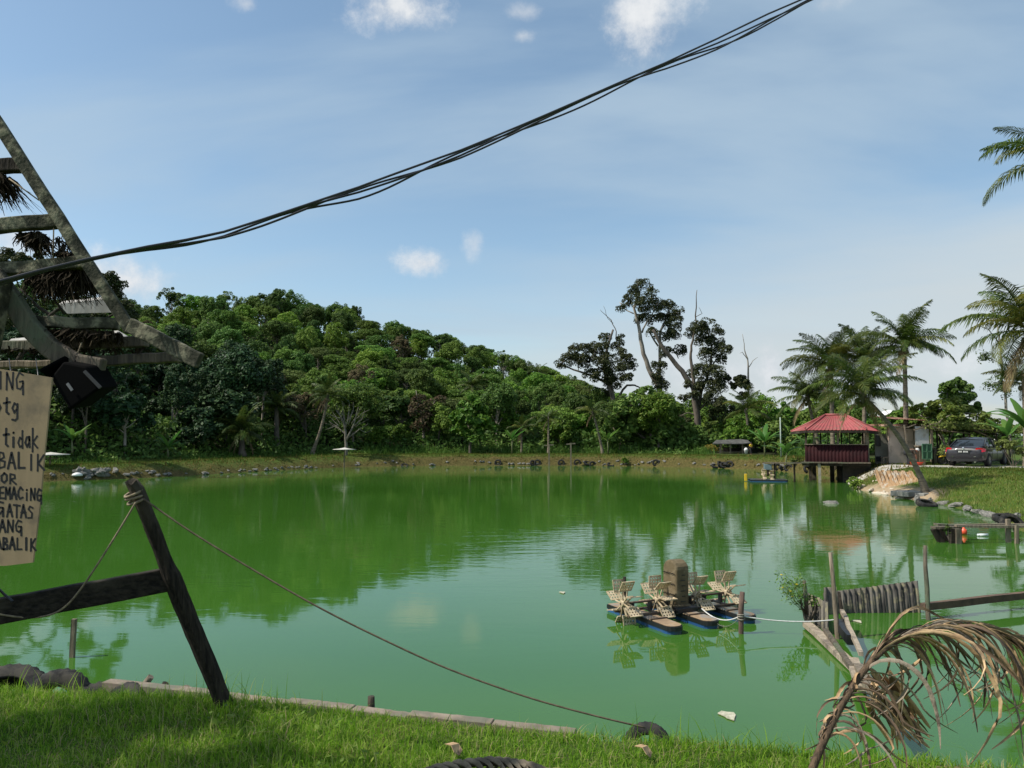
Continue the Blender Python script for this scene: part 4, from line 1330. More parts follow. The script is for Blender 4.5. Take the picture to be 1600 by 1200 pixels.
def corrugated(mb, a, b, z0, z1, pitch=.16, depth=.03, nrm=None, thick=.012, jag=None):
    a = Vector(a); b = Vector(b); d = b - a; L_ = d.length
    nrm = nrm or Vector((d.y, -d.x, 0)).normalized()
    n = int(L_ / pitch * 6); vs = []
    for k in range(n + 1):
        t = k / n; w = math.sin(t * L_ / pitch * 2 * math.pi) * depth / 2
        p = a + d * t + nrm * w
        zt = z1 if not jag else z1 + jag(t)
        for off in (0, thick):
            vs += [Vector((p.x, p.y, z0 if not callable(z0) else z0(t))) + nrm * off, Vector((p.x, p.y, zt)) + nrm * off]
    fs = []
    for k in range(n):
        q = k * 4
        fs += [(q, q + 4, q + 5, q + 1), (q + 2, q + 3, q + 7, q + 6), (q + 1, q + 5, q + 7, q + 3)]
    mb.add(vs, fs, True)


mb = MB(); corrugated(mb, PL(-hx, -hy, 0), PL(hx, -hy, 0), DZ, wt, .19, .04); mb.build('wall_panel', MAROON, pav)
mb = MB(); corrugated(mb, PL(-hx, hy, 0), PL(-hx, -hy + .03, 0), DZ, wt, .19, .04); mb.build('wall_panel', MAROON, pav)
mb = MB(); corrugated(mb, PL(hx, -hy + .03, 0), PL(hx, hy, 0), DZ, wt, .19, .04); mb.build('wall_panel', MAROON, pav)
mb = MB(); corrugated(mb, PL(hx - .1, hy, 0), PL(-hx + .1, hy, 0), DZ, wt - .1, .19, .04); mb.build('wall_panel', MAROON, pav)
for a, b in ((PL(-hx - .04, -hy - .02, wt + .02), PL(hx + .04, -hy - .02, wt + .02)), (PL(-hx, -hy + .05, wt + .02), PL(-hx, hy, wt + .02)), (PL(hx, -hy + .05, wt + .02), PL(hx, hy, wt + .02))):
    mb = MB(); mb.beam(a, b, .09, .05); mb.build('rail', GREYWOOD, pav)
for (x, y, w, m) in [(-hx + .04, -hy + .08, .1, DARKWOOD), (-hx + .48, -hy + .1, .08, GREYWOOD), (-hx + 1.25, -hy + .15, .06, DARKWOOD), (-hx + 1.78, -hy + .1, .11, GREYWOOD), (-hx + 2.4, -hy + .1, .05, DARKWOOD), (hx - .05, -hy + .08, .1, GREYWOOD),
                     (-hx + .05, hy - .08, .1, DARKWOOD), (hx - .05, hy - .08, .1, DARKWOOD), (-hx + .9, hy - .08, .08, DARKWOOD), (-hx + 2.1, hy - .08, .08, DARKWOOD)]:
    mb = MB(); mb.beam(PL(x, y, DZ), PL(x, y, ez + .15), w, w, up=(0, 1, 0)); mb.build('post', m, pav)
for k in range(4):
    mb = MB(); y = -hy + (k + .5) * (2 * hy / 4); mb.beam(PL(-hx - .1, y, DZ - .045), PL(hx + .1, y, DZ - .045), 2 * hy / 4 - .03, .05); mb.build('floor_plank', OLDWOOD, pav)
mb = MB(); mb.beam(PL(-hx - .25, -hy - .28, DZ - .03), PL(hx + .1, -hy - .28, DZ - .03), .5, .06, seg=6, jit=.008, rnd=rnd); mb.build('deck_plank', OLDWOOD, pav)
mb = MB(); mb.beam(PL(-hx - .2, -hy - .3, DZ - .14), PL(hx + .1, -hy - .3, DZ - .14), .1, .14); mb.build('deck_beam', DARKWOOD, pav)
mb = MB(); mb.beam(PL(-hx - .1, hy - .2, DZ - .14), PL(hx + .1, hy - .2, DZ - .14), .1, .14); mb.build('deck_beam', DARKWOOD, pav)
for (u, dy, r, m) in [(1271, .1, .09, DARKWOOD), (1277, .7, .12, DARKWOOD), (1284.5, -1.95, .075, CONC), (1306, 1.2, .13, DARKWOOD), (1318, .9, .16, DARKWOOD), (1330, .5, .15, DARKWOOD)]:
    q = px(u, 740); q.x += .5; mb = MB(); mb.beam(Vector((q.x, pc.y + dy, -.8)), Vector((q.x, pc.y + dy, DZ - .07)), r * 2, r * 2, up=(0, 1, 0), seg=4, jit=.012, rnd=rnd); mb.build('stilt', m, pav)
mb = MB(); a = PL(.75, -hy + .3, 0); mb.box((a.x + .35, a.y + 1.4, .5), (1.5, 2.6, 1.1)); mb.build('footing', mat('dark_earth', (.05, .04, .03), (.02, .018, .014), 5, .95, .8), pav)

# plank walk from the bank to the deck
q0 = at(1195, 722, 44.5); q1 = at(1264, 723, 43.2)
pw = thing('plank_walkway', 'narrow plank walkway leading left from the pavilion deck', 'walkway', (q0.x, q0.y, 0))
for k in range(3):
    mb = MB(); mb.beam(Vector((q0.x, q0.y + k * .16, DZ - .1)), Vector((q1.x, q1.y + k * .16, DZ - .08)), .14, .05); mb.build('plank', OLDWOOD, pw)
for t in (.25, .7):
    p = q0.lerp(q1, t); mb = MB(); mb.beam(Vector((p.x, p.y + .2, -.3)), Vector((p.x, p.y + .2, DZ - .12)), .08, .08, up=(0, 1, 0)); mb.build('leg', DARKWOOD, pw)

# white plastic chair, seen from the side
cl = gpt(1248, 716, 46); cl.z = hz(cl.x, cl.y) + .02
chz = thing('plastic_chair', 'white plastic armchair standing on the bank left of the pavilion', 'chair', cl, math.radians(100))
mb = MB(); mb.box((0, 0, .43), (.44, .44, .035)); mb.build('seat', WHITEP, chz, None)
mb = MB()
for i in range(5): mb.beam((-.18 + i * .09, .2, .45), (-.19 + i * .095, .3, .88), .05, .02, up=(0, 1, 0))
mb.beam((-.22, .3, .88), (.22, .3, .88), .03, .06); mb.build('backrest', WHITEP, chz, None)
for sx in (-1, 1):
    mb = MB(); mb.beam((sx * .24, -.2, .64), (sx * .24, .26, .66), .05, .03); mb.beam((sx * .24, -.2, .42), (sx * .24, -.2, .64), .04, .04, up=(0, 1, 0)); mb.build('armrest', WHITEP, chz, None)
    for sy in (-1, 1):
        mb = MB(); mb.beam((sx * .2, sy * .19, .42), (sx * .24, sy * .25, 0), .045, .045, up=(0, 1, 0)); mb.build('leg', WHITEP, chz, None)

# ------------------------------------------------------------------ shack behind
PINK = mat('pinkish_wall_board', (.72, .56, .46), (.60, .46, .37), 1.5, .9, .2, c3=(.28, .20, .14), s3=1)
GREYW = mat('grey_wall_board', (.30, .29, .24), (.20, .20, .16), 2, .9, .2)
RUST = mat('rusty_roof_sheet', (.24, .11, .06), (.12, .055, .035), 3, .85, .3, c3=(.3, .2, .14))
WHITEB = mat('white_board', (.62, .63, .60), (.48, .49, .47), 2, .7, .1, c3=(.40, .38, .32), s3=2)
sb = gpt(1400, 722, 44.0)
sh = thing('shack', 'low shack with pinkish board walls and rusty sheet roof behind the pavilion', 'shack', sb)
gz = sb.z


def wallbox(u0, u1, v0, v1, Y, name, m, par, th=.06, Y1=None, z0=None):
    a = at(u0, v1, Y); b = at(u1, v1, Y1 or Y); zt = at((u0 + u1) / 2, v0, Y).z
    zb = (z0 if z0 is not None else min(a.z, b.z))
    mb = MB(); d = b - a; d.z = 0
    n = Vector((-d.y, d.x, 0)).normalized() * th
    P = [Vector((a.x, a.y, zb)), Vector((b.x, b.y, zb)), Vector((b.x, b.y, zt)), Vector((a.x, a.y, zt))]
    mb.prism(P, n)
    return mb.build(name, m, par)


g0 = gz - .12
wallbox(1368, 1389, 678, 722, 44.5, 'grey_wall', GREYW, sh, z0=g0)
wallbox(1389.5, 1417, 668, 722, 43.8, 'pink_wall', PINK, sh, Y1=44.0, z0=g0)
wallbox(1417.5, 1431, 670, 722, 44.05, 'pink_wall', PINK, sh, Y1=44.1, z0=g0)
wallbox(1354, 1359, 676, 722, 44.4, 'corner_panel', mat('pale_panel', (.42, .38, .26), (.3, .27, .18), 3, .9), sh, z0=g0)
wallbox(1369, 1376, 680, 697, 44.42, 'window', mat('dark_window', (.03, .035, .035), (.02, .02, .02), 2, .3), sh, th=-.03)
wallbox(1369.5, 1376.5, 713, 721, 44.40, 'wall_opening', mat('black_gap', (.012, .012, .012), (.008, .008, .008), 2, .8), sh, th=-.03)
for i, (u0, v0, u1, v1, Ya, Yb) in enumerate([(1383, 666, 1418, 664, 43.2, 46.5), (1404, 655, 1448, 657, 43.0, 46.5), (1440, 664, 1470, 668, 43.0, 46)]):
    a = at(u0, v0, Ya); b = at(u1, v1, Ya); mb = MB()
    d = Vector((b.x - a.x, 0, b.z - a.z)); up = Vector((0, Yb - Ya, .25 if i == 1 else .1))
    P = []
    n = 22; vs = []
    for k in range(n + 1):
        o_ = Vector((0, 0, .025 * (k % 2)))
        p = a + d * (k / n) + o_; vs += [p, p + up, p - Vector((0, 0, .02)), p + up - Vector((0, 0, .02))]
    fs = []
    for k in range(n):
        q = k * 4; fs += [(q, q + 4, q + 5, q + 1), (q + 2, q + 3, q + 7, q + 6), (q, q + 2, q + 6, q + 4)]
    mb.add(vs, fs); mb.build('roof_sheet', RUST, sh)
for (a, b, Y, w) in [((1383, 665), (1420, 668), 43.1, .06), ((1413, 664), (1417, 693), 42.9, .07), ((1417, 668), (1431, 663), 42.9, .05), ((1428, 672), (1470, 660), 42.8, .07), ((1440, 664), (1478, 672), 42.7, .06), ((1455, 662), (1456, 722), 43.1, .12), ((1427.5, 668), (1428, 722), 43.5, .05)]:
    mb = MB(); mb.beam(at(*a, Y), at(*b, Y), w, w, up=(0, 1, 0)); mb.build('roof_pole', GREYWOOD, sh)
wallbox(1431, 1452, 666, 697, 43.2, 'white_board', WHITEB, sh)
mb = MB(); a = at(1432, 700, 42.9); b = at(1434, 724, 42.9)
for k in range(3): 
    p = at(1431.5 + k * 2.4, 697, 42.95); mb.beam(Vector((p.x, p.y, g0)), Vector((p.x, p.y, p.z)), .07, .05, up=(0, 1, 0))
mb.build('plank_pillar', GREYWOOD, sh)
# work counter, green crate front
ct = thing('counter', 'grey wooden counter with a green panel front beside the white board', 'counter', gpt(1447, 722, 42.6))
for k in range(4):
    u = 1437 + k * 2.4; p = at(u, 697, 42.6); mb = MB(); mb.beam(Vector((p.x, p.y, ct.location.z)), Vector((p.x, p.y, p.z)), .08, .03, up=(0, 1, 0)); mb.build('plank', GREYWOOD, ct)
mb = MB(); a = at(1436, 697, 42.3); b = at(1459, 697, 42.3); mb.beam(a + Vector((0, .3, 0)), b + Vector((0, .3, 0)), .5, .05); mb.build('top', GREYWOOD, ct)
GREENP = mat('green_painted_panel', (.04, .13, .06), (.025, .08, .04), 3, .6)
a = at(1441.5, 717, 42.2); b = at(1455, 694, 42.2)
mb = MB(); mb.prism([a, Vector((b.x, a.y, a.z)), Vector((b.x, a.y, b.z)), Vector((a.x, a.y, b.z))], (0, .04, 0)); gp = mb.build('green_panel', GREENP, ct)
FG = mat('green_frame', (.09, .2, .11), (.06, .15, .08), 3, .6)
for (p, q) in ((a, Vector((b.x, a.y, a.z))), (Vector((a.x, a.y, b.z)), b), (a, Vector((a.x, a.y, b.z))), (Vector((b.x, a.y, a.z)), b), (Vector((a.x, a.y, (a.z + b.z) / 2)), Vector((b.x, a.y, (a.z + b.z) / 2))), (Vector(((a.x + b.x) / 2, a.y, a.z)), Vector(((a.x + b.x) / 2, a.y, b.z)))):
    mb = MB(); mb.beam(p - Vector((0, .02, 0)), q - Vector((0, .02, 0)), .05, .05, up=(0, 1, 0)); mb.build('frame', FG, ct)
for u in (1440, 1457):
    mb = MB(); p = at(u, 700, 42.7); mb.beam(Vector((p.x, p.y, ct.location.z - .1)), p, .08, .08, up=(0, 1, 0)); mb.build('leg', DARKWOOD, ct)
# old brown stool + red basin
st = thing('stool', 'small brown wooden stool at the foot of the pink wall', 'stool', gpt(1383, 721, 43.0))
mb = MB(); mb.box((0, 0, .42), (.34, .3, .04)); mb.build('seat', GREYWOOD, st, None)
for sx in (-1, 1):
    for sy in (-1, 1):
        mb = MB(); mb.beam((sx * .14, sy * .12, 0), (sx * .13, sy * .11, .4), .04, .04, up=(0, 1, 0)); mb.build('leg', GREYWOOD, st, None)
bs = MB(); bs.lathe([(.0, .02), (.22, .02), (.32, .17), (.34, .17), (.24, 0), (0, 0)], (0, 0, 0), 16)
o = bs.build('basin', mat('red_plastic', (.62, .07, .03), (.5, .05, .02), 3, .4)); o.location = gpt(1432, 724.5, 41.0) + Vector((0, 0, .04)); tag(o, 'orange-red plastic basin on the ground by the stooping person', 'basin')
# satellite dish
ds = thing('satellite_dish', 'white satellite dish tilted on a pole above the shack roof', 'satellite dish', gpt(1388, 722, 45.5))
dp = at(1383, 648, 45.5) - ds.location
M = Vector((-.45, -.15, .95)).to_track_quat('Z', 'Y').to_matrix()
mb = MB(); mb.lathe([(0, 0), (.15, .012), (.3, .05), (.42, .11), (.43, .10), (.3, .03), (.15, -.01), (0, -.02)], dp, 20, M); mb.build('dish', WHITEP, ds, None)
mb = MB(); mb.tube([(0, 0, -.1), (dp.x + .1, 0, dp.z - .3), dp], .03, 6); mb.build('mast', GREYWOOD, ds, None)
mb = MB(); mb.tube([dp + M @ Vector((.3, 0, .06)), dp + M @ Vector((.02, 0, .42))], .015, 5); mb.build('feed_arm', GREYWOOD, ds, None)

# wooden fence and pergola
fa, fb = gpt(1461, 720, 43.6), gpt(1499, 719, 44.6)
fn = thing('board_fence', 'weathered grey board fence between the counter and the car', 'fence', fa)
nb = 11
for k in range(nb):
    p = fa.lerp(fb, (k + .5) / nb) - fa; w = (fb - fa).length / nb
    mb = MB(); mb.box(Vector((p.x, p.y, .42 + rnd.uniform(-.03, .03))), (w * .9, .03, .92 + rnd.uniform(-.05, .05))); mb.build('board', GREYWOOD, fn, None)
mb = MB(); mb.beam((0, .05, .75), fb - fa + Vector((0, .05, .75)), .05, .08); mb.build('rail', DARKWOOD, fn, None)
pg = thing('pergola', 'dark pole pergola sagging under climbing vines beside the car', 'pergola', gpt(1500, 722, 44.5))
for (u, v0, Y) in [(1463, 664, 43.6), (1467, 664, 46), (1483, 668, 44.5), (1505, 668, 45.5), (1514, 670, 47), (1540, 672, 46), (1556, 674, 46.5), (1455, 664, 45.5), (1575, 676, 45)]:
    p = at(u, v0, Y); mb = MB(); mb.tube([Vector((p.x + .05, p.y, hz(p.x, p.y) - .1)), p], [.06, .05], 6); mb.build('post', DARKWOOD, pg)
for (a, b, Ya, Yb) in [((1460, 668), (1585, 682), 43.5, 43.5), ((1460, 662), (1580, 678), 46, 46), ((1462, 672), (1520, 678), 43.2, 43.4), ((1515, 668), (1560, 690), 43.3, 43.2), ((1468, 664), (1500, 676), 42.8, 47), ((1490, 662), (1530, 678), 42.6, 46.5),
                       ((1520, 664), (1560, 680), 42.6, 46.5), ((1545, 668), (1580, 684), 42.6, 46.5), ((1470, 660), (1580, 668), 44.8, 44.8), ((1530, 672), (1590, 674), 42.6, 42.6)]:
    mb = MB(); mb.tube([at(*a, Ya), at(*b, Yb)], [.05, .035], 6); mb.build('pole', GREYWOOD if rnd.random() < .4 else DARKWOOD, pg)
rs2 = np.random.RandomState(91)
n = 7000
A_ = at(1445, 664, 42.6); B_ = at(1590, 676, 47)
X = rs2.uniform(A_.x, B_.x, n); Y = rs2.uniform(42.4, 47.2, n)
Z = at(1500, 668, 44.8).z + .12 + wob(X, Y, 1.3) * .15 + rs2.uniform(-.22, .2, n) - (X - A_.x) * .035
Vq, Fq = quads(np.stack([X, Y, Z], 1), rand_dirs(rs2, n, .8), rs2.uniform(.12, .22, n), rs2.uniform(.07, .13, n), rs2)
o = link('vine', np_mesh('vine', Vq, [Fq]), LEAF['olive']); tag(o, 'tangle of climbing vine lying over the pergola poles', 'climbing plant')

wp = gpt(1220.5, 718, 60); mb = MB(); mb.tube([(0, 0, -.2), (0, 0, at(1220, 652, 60).z - wp.z)], [.05, .045], 7)
o = mb.build('pole', mat('pale_green_pole', (.40, .46, .40), (.3, .35, .3), 2, .7), None, None); o.location = wp; tag(o, 'thin pale upright pole in front of the hedge left of the pavilion', 'pole')

# ------------------------------------------------------------------ people
def person(label, loc, rz, J, E, R, skin, parts, scale=1.0):
    """one continuous skinned body; clothes are fitted shells grown the same way"""
    o = thing('person', label, 'person', loc, rz)
    o.scale = (scale,) * 3

    def grow(name, names, edges, rr, m, add=0.0):
        me = bpy.data.meshes.new(name)
        idx = {n: i for i, n in enumerate(names)}
        me.from_pydata([J[n] for n in names], [(idx[a], idx[b]) for a, b in edges], [])
        ob = link(name, me, m, o)
        md = ob.modifiers.new('skin', 'SKIN'); md.use_smooth_shade = True
        for n in names:
            r = rr[n] + add
            me.skin_vertices[0].data[idx[n]].radius = (r, r)
            me.skin_vertices[0].data[idx[n]].use_root = (n == names[0])
        sd = ob.modifiers.new('sub', 'SUBSURF'); sd.levels = 1; sd.render_levels = 1
        return ob
    grow('body', list(J), E, R, skin)
    for (nm, names, edges, m, add) in parts: grow(nm, names, edges, R, m, add)
    return o


SKIN = mat('skin', (.30, .16, .10), (.24, .12, .075), 6, .6)
R0 = dict(pel=.125, che=.135, nec=.055, hea=.095, top=.075, shl=.06, ell=.045, hal=.035, shr=.06, elr=.045, har=.035, hil=.085, knl=.062, anl=.042, tol=.035, hir=.085, knr=.062, anr=.042, tor=.035)
E0 = [('pel', 'che'), ('che', 'nec'), ('nec', 'hea'), ('hea', 'top'), ('che', 'shl'), ('shl', 'ell'), ('ell', 'hal'), ('che', 'shr'), ('shr', 'elr'), ('elr', 'har'),
      ('pel', 'hil'), ('hil', 'knl'), ('knl', 'anl'), ('anl', 'tol'), ('pel', 'hir'), ('hir', 'knr'), ('knr', 'anr'), ('anr', 'tor')]
Jst = dict(pel=(0, 0, .95), che=(0, 0, 1.3), nec=(0, 0, 1.48), hea=(0, -.02, 1.6), top=(0, -.01, 1.7), shl=(-.2, 0, 1.4), ell=(-.28, .03, 1.14), hal=(-.14, -.16, 1.05), shr=(.2, 0, 1.4), elr=(.28, .03, 1.14), har=(.14, -.16, 1.05),
           hil=(-.1, 0, .88), knl=(-.11, -.02, .48), anl=(-.11, .03, .07), tol=(-.11, -.13, .04), hir=(.1, 0, .88), knr=(.11, .02, .48), anr=(.12, .06, .07), tor=(.12, -.1, .04))
YELL = mat('yellow_shirt', (.75, .52, .02), (.62, .42, .015), 5, .8); BLK = mat('black_cloth', (.02, .02, .022), (.012, .012, .014), 5, .85)
shirtN = ['pel', 'che', 'shl', 'shr', 'ell', 'elr']; shirtE = [('pel', 'che'), ('che', 'shl'), ('shl', 'ell'), ('che', 'shr'), ('shr', 'elr')]
trN = ['pel', 'hil', 'knl', 'anl', 'hir', 'knr', 'anr']; trE = [('pel', 'hil'), ('hil', 'knl'), ('knl', 'anl'), ('pel', 'hir'), ('hir', 'knr'), ('knr', 'anr')]
HAIR = mat('dark_hair', (.02, .016, .013), (.012, .01, .008), 8, .7)
pl = gpt(1174, 713, 66.5)
per = person('person in a bright yellow shirt and dark trousers standing beside the far shelter', pl, .4, Jst, E0, R0, SKIN,
             [('shirt', shirtN, shirtE, YELL, .022), ('trousers', trN, trE, BLK, .014)], .62)
mb = MB(); mb.lathe([(.098, -.03), (.108, .03), (.09, .1), (.04, .13), (0, .135)], (0, .0, 1.63), 10); mb.build('hair', HAIR, per, None)
mb = MB(); mb.lathe([(0, -.015), (.02, -.01), (.012, .02), (0, .035)], (0, -.115, 1.6), 6); mb.build('nose', SKIN, per, None)
Jb = dict(pel=(0, .12, .82), che=(0, -.2, .98), nec=(0, -.36, .96), hea=(0, -.47, .93), top=(0, -.56, .90), shl=(-.2, -.27, .96), ell=(-.24, -.33, .68), hal=(-.14, -.42, .45), shr=(.2, -.27, .96), elr=(.24, -.33, .68), har=(.12, -.45, .42),
          hil=(-.1, .1, .8), knl=(-.13, -.02, .45), anl=(-.12, .05, .07), tol=(-.12, -.12, .04), hir=(.1, .1, .8), knr=(.13, -.04, .45), anr=(.12, .05, .07), tor=(.12, -.12, .04))
BRN = mat('dark_brown_cloth', (.07, .05, .035), (.04, .03, .022), 5, .85)
per2 = person('person in a white cap and brown shirt bending over behind the leaning palm trunk', gpt(1420, 723, 41.2), math.radians(85), Jb, E0, R0, SKIN,
              [('shirt', shirtN, shirtE, BRN, .025), ('trousers', trN, trE, BLK, .014)], .86)
mb = MB(); mb.lathe([(.13, -.02), (.115, 0), (.11, .06), (.06, .11), (0, .12)], (0, -.53, .98), 12, Vector((0, -.45, .9)).to_track_quat('Z', 'Y').to_matrix()); mb.build('cap', mat('cap_white', (.7, .68, .62), (.55, .53, .5), 5, .8), per2, None)

# ------------------------------------------------------------------ far shelter, tables, signs on the far bank
fs_ = thing('far_shelter', 'small open shelter with grey sheet roof on the far bank', 'shelter', gpt(1140, 714, 69))
GSHEET = mat('grey_sheet', (.12, .12, .11), (.06, .06, .055), 3, .9, .2, spec=.1)
f0 = fs_.location
for (a, b, c, d) in [((1113, 693), (1157, 693), (1161, 686), (1119, 687.5)), ((1157, 693), (1173, 692), (1168, 687), (1161, 686))]:
    P = [at(*a, 67.8) - f0, at(*b, 67.8) - f0, at(*c, 69.3) - f0, at(*d, 69.3) - f0]
    mb = MB(); mb.prism(P, (0, 0, -.06)); mb.build('roof_sheet', GSHEET, fs_, None)
for (u, Y) in [(1125, 68), (1141, 68), (1160, 68), (1126, 70.5), (1160, 70.5)]:
    p = at(u, 692, Y); mb = MB(); mb.beam(Vector((p.x, p.y, f0.z)) - f0, p - f0, .1, .1, up=(0, 1, 0)); mb.build('post', GREYWOOD, fs_, None)
for (u0, u1, v) in [(1128, 1158, 706), (1128, 1158, 709)]:
    mb = MB(); mb.beam(at(u0, v, 68.6) - f0, at(u1, v, 68.6) - f0, .3, .06); mb.build('bench_plank', GREYWOOD, fs_, None)
mb = MB(); a = at(1130, 700, 70.4) - f0; b = at(1156, 714, 70.4) - f0; mb.prism([a, Vector((b.x, a.y, a.z)), Vector((b.x, a.y, b.z)), Vector((a.x, a.y, b.z))], (0, .05, 0)); mb.build('back_board', DARKWOOD, fs_, None)
bk = MB(); bk.lathe([(0, 0), (.14, 0), (.19, .32), (.2, .34), (.12, .5), (0, .55)], (0, 0, 0), 12)
o = bk.build('bucket', WHITEP); o.location = gpt(1166, 713, 67.5); tag(o, 'white bucket left of the person in yellow', 'bucket')


def mushroom_table(label, u, v, Y, w, name='umbrella_table'):
    o = thing(name, label, 'umbrella table', gpt(u, v, Y))
    h = at(u, v - 17, Y).z - o.location.z
    mb = MB(); mb.lathe([(0, h + .14), (w * .5, h + .05), (w, h), (w, h - .03), (w * .5, h), (0, h + .05)], (0, 0, 0), 8); mb.build('canopy', mat('pale_canopy', (.6, .58, .5), (.42, .4, .34), 2, .8), o, None)
    mb = MB(); mb.tube([(0, 0, -.1), (0, 0, h)], .05, 7); mb.build('pole', GREYWOOD, o, None)
    mb = MB(); mb.lathe([(0, .42), (.45, .42), (.45, .38), (0, .38)], (0, 0, 0), 10); mb.build('table_top', GREYWOOD, o, None)
    return o


mushroom_table('pale flat-canopied table on a pole beneath the leafless tree', 538, 719, 62, .95)
mushroom_table('grey flat-roofed stand at the far left bank beside the sign edge', 78, 727, 46, 1.1, 'umbrella_table')
for (u, v0, v1, lb) in [(858, 694, 714, 'left of the two grey posts standing at the middle far bank'), (892, 692, 714, 'right of the two grey posts at the middle far bank, taller')]:
    q = gpt(u, v1, 67); h = at(u, v0, 67).z - q.z
    o = thing('wooden_post', lb, 'post', q)
    mb = MB(); mb.beam((0, 0, -.2), (0, 0, h), .12, .12, up=(0, 1, 0)); mb.build('shaft', GREYWOOD, o, None)
    mb = MB(); mb.beam((-.4, 0, h - .12), (.4, 0, h - .05), .05, .1); mb.build('crossbar', GREYWOOD, o, None)
bw = gpt(880, 712, 66.6); o = thing('plank_bench', 'low dark plank bench between the two grey posts', 'bench', bw)
mb = MB(); mb.beam((-1.4, 0, .3), (.9, 0, .3), .35, .05); mb.build('seat', DARKWOOD, o, None)
for x in (-1.2, 0, .7): mb = MB(); mb.beam((x, 0, -.1), (x, 0, .28), .06, .25, up=(0, 1, 0)); mb.build('leg', DARKWOOD, o, None)
o = MB(); o.lathe([(0, 0), (.3, 0), (.28, .12), (.1, .2), (0, .21)], (0, 0, 0), 10); o = o.build('float', WHITEP); o.location = gpt(121, 741, 45.5) + Vector((0, 0, .0)); tag(o, 'small white float lying on the left bank above the stones', 'float')

# ------------------------------------------------------------------ tyres and stones at the waterline
RUBBER = mat('old_rubber', (.030, .030, .030), (.014, .014, .014), 9, .85, .4, c3=(.06, .055, .045), s3=5, spec=.15)


def tyre(label, loc, tilt, rz, R=.31, r=.10, group=None, m=None, rx=0):
    o = thing('tyre', label, 'tyre', loc, 0, group)
    M = Matrix.Rotation(rz, 3, 'Z') @ Matrix.Rotation(tilt, 3, 'X') @ Matrix.Rotation(rx, 3, 'Y')
    o.rotation_euler = M.to_euler()
    mb = MB()
    n, k = 56, 16; vs = []
    for i in range(n):
        a = 2 * math.pi * i / n
        for j in range(k):
            b = 2 * math.pi * j / k
            cb, sb_ = math.cos(b), math.sin(b)
            cb2 = math.copysign(abs(cb) ** .7, cb); sb2 = math.copysign(abs(sb_) ** .7, sb_)
            rr = R - r * .15 + r * cb2 * (1 if cb > 0 else .9)
            if cb > .45 and (i + (1 if sb_ > 0 else 0)) % 2: rr -= r * .16
            if abs(sb_) < .25 and cb > 0: rr -= r * .10
            if cb < -.9: rr += r * .5
            vs.append(Vector((rr * math.cos(a), rr * math.sin(a), r * .95 * sb2)))
    fs = [(i * k + j, ((i + 1) % n) * k + j, ((i + 1) % n) * k + (j + 1) % k, i * k + (j + 1) % k) for i in range(n) for j in range(k)]
    mb.add(vs, fs, True)
    mb.build('tread', m or RUBBER, o, None)
    mb = MB(); mb.torus((0, 0, r * .72), R - r * .65, r * .16, None, 28, 6); mb.torus((0, 0, -r * .72), R - r * .65, r * .16, None, 28, 6); mb.build('bead', m or RUBBER, o, None)
    return o


R90 = math.pi / 2
tyre('dark tyre lying half sunk at the lower left corner of the water', at(0, 1098, 5.75), .55, .2, .25, .09)
tyre('grey tyre standing half sunk in the bank, second from the left', at(92, 1106, 5.6), R90 - .15, -.15, .21, .07)
tyre('pale worn tyre end showing above the lawn right of the standing tyre', at(160, 1114, 5.5), .6, .5, .18, .08)
tyre('weathered tyre tilted against the pale one at the concrete kerb', at(188, 1108, 5.45), .8, -.5, .14, .06)
tyre('black tyre half sunk in the lawn edge at the end of the long rope', at(1012, 1170, 4.72), R90 - .4, -.2, .115, .045)
for (u, v, Y, t, r, lb) in [(1582, 822, 22.3, .9, .2, 'dark tyre leaning among rocks at the right shore'), (1572, 808, 23.5, .15, 0, 'flat tyre lying on the right shore above the rocks'),
                            (1448, 789, 29.0, .3, .4, 'black tyre at the corner of the right slope waterline')]:
    p = at(u, v, Y); p.z = max(hz(p.x, p.y), 0) + .08; tyre(lb, p, t, r, .3, .1)
ft = [(1131, 722, .9, 'upright tyre in the pile below the far shelter', 0), (1125, 722, 1.2, 'leaning tyre at the left of the pile below the far shelter', .8), (1136, 723, .4, 'tilted tyre on top of the pile below the far shelter', 2), (1140, 725, 1.3, 'tyre at the right of the pile below the far shelter', -.5),
      (1118, 727, .5, 'low tyre at the foot of the pile below the far shelter', .3), (833, 723.5, 1.1, 'tyre with crooked rim at the waterline below the right grey post', .5), (840, 725, 1.4, 'upright tyre just left of the middle of the far shore', .2), (778, 725, 1.4, 'upright pale tyre at the far shore below the fruit tree', 0),
      (877, 725, 1.4, 'upright pale tyre at the far shore below the bench', .1), (1025, 725, 1.3, 'dark round tyre at the far shore under the glossy tree', 0), (926, 724, 1.3, 'tyre at far shore below the slender palm', .4), (918, 724, .6, 'flattened tyre at far shore below slender palm', .4),
      (902, 725, 1.4, 'tyre standing alone between the bench and the slender palm shore', 0), (954, 725, .5, 'pale tyre lying at the shore left of the small green bush', .4),
      (1216, 733, 1.2, 'black tyre standing on the shore right of the far aerator', .3), (1223, 735, .7, 'second black tyre on the shore right of the far aerator', .8), (1232, 736, 1.0, 'third black tyre on the shore right of the far aerator', -.4), (1262, 739, 1.1, 'black tyre beside the left stilts of the pavilion', .4), (632, 726, .5, 'pale tyre at the shore in the left centre', .3)]
for (u, v, t, lb, r) in ft:
    q = on(u, v + 3, .0); ss = float(shore(np.array([q.x]), np.array([q.y]))[0][0])
    k_ = 0
    while ss < .1 and k_ < 60:
        q = q * (1 + .004); q.z = 0; ss = float(shore(np.array([q.x]), np.array([q.y]))[0][0]); k_ += 1
    while ss > .25 and k_ < 160:
        q = q * (1 - .004); q.z = 0; ss = float(shore(np.array([q.x]), np.array([q.y]))[0][0]); k_ += 1
    q.z = max(hz(q.x, q.y), 0) + .03 + .07 * (1 if t > .8 else 0)
    tyre(lb, q, t, r, .25, .09, m=None)

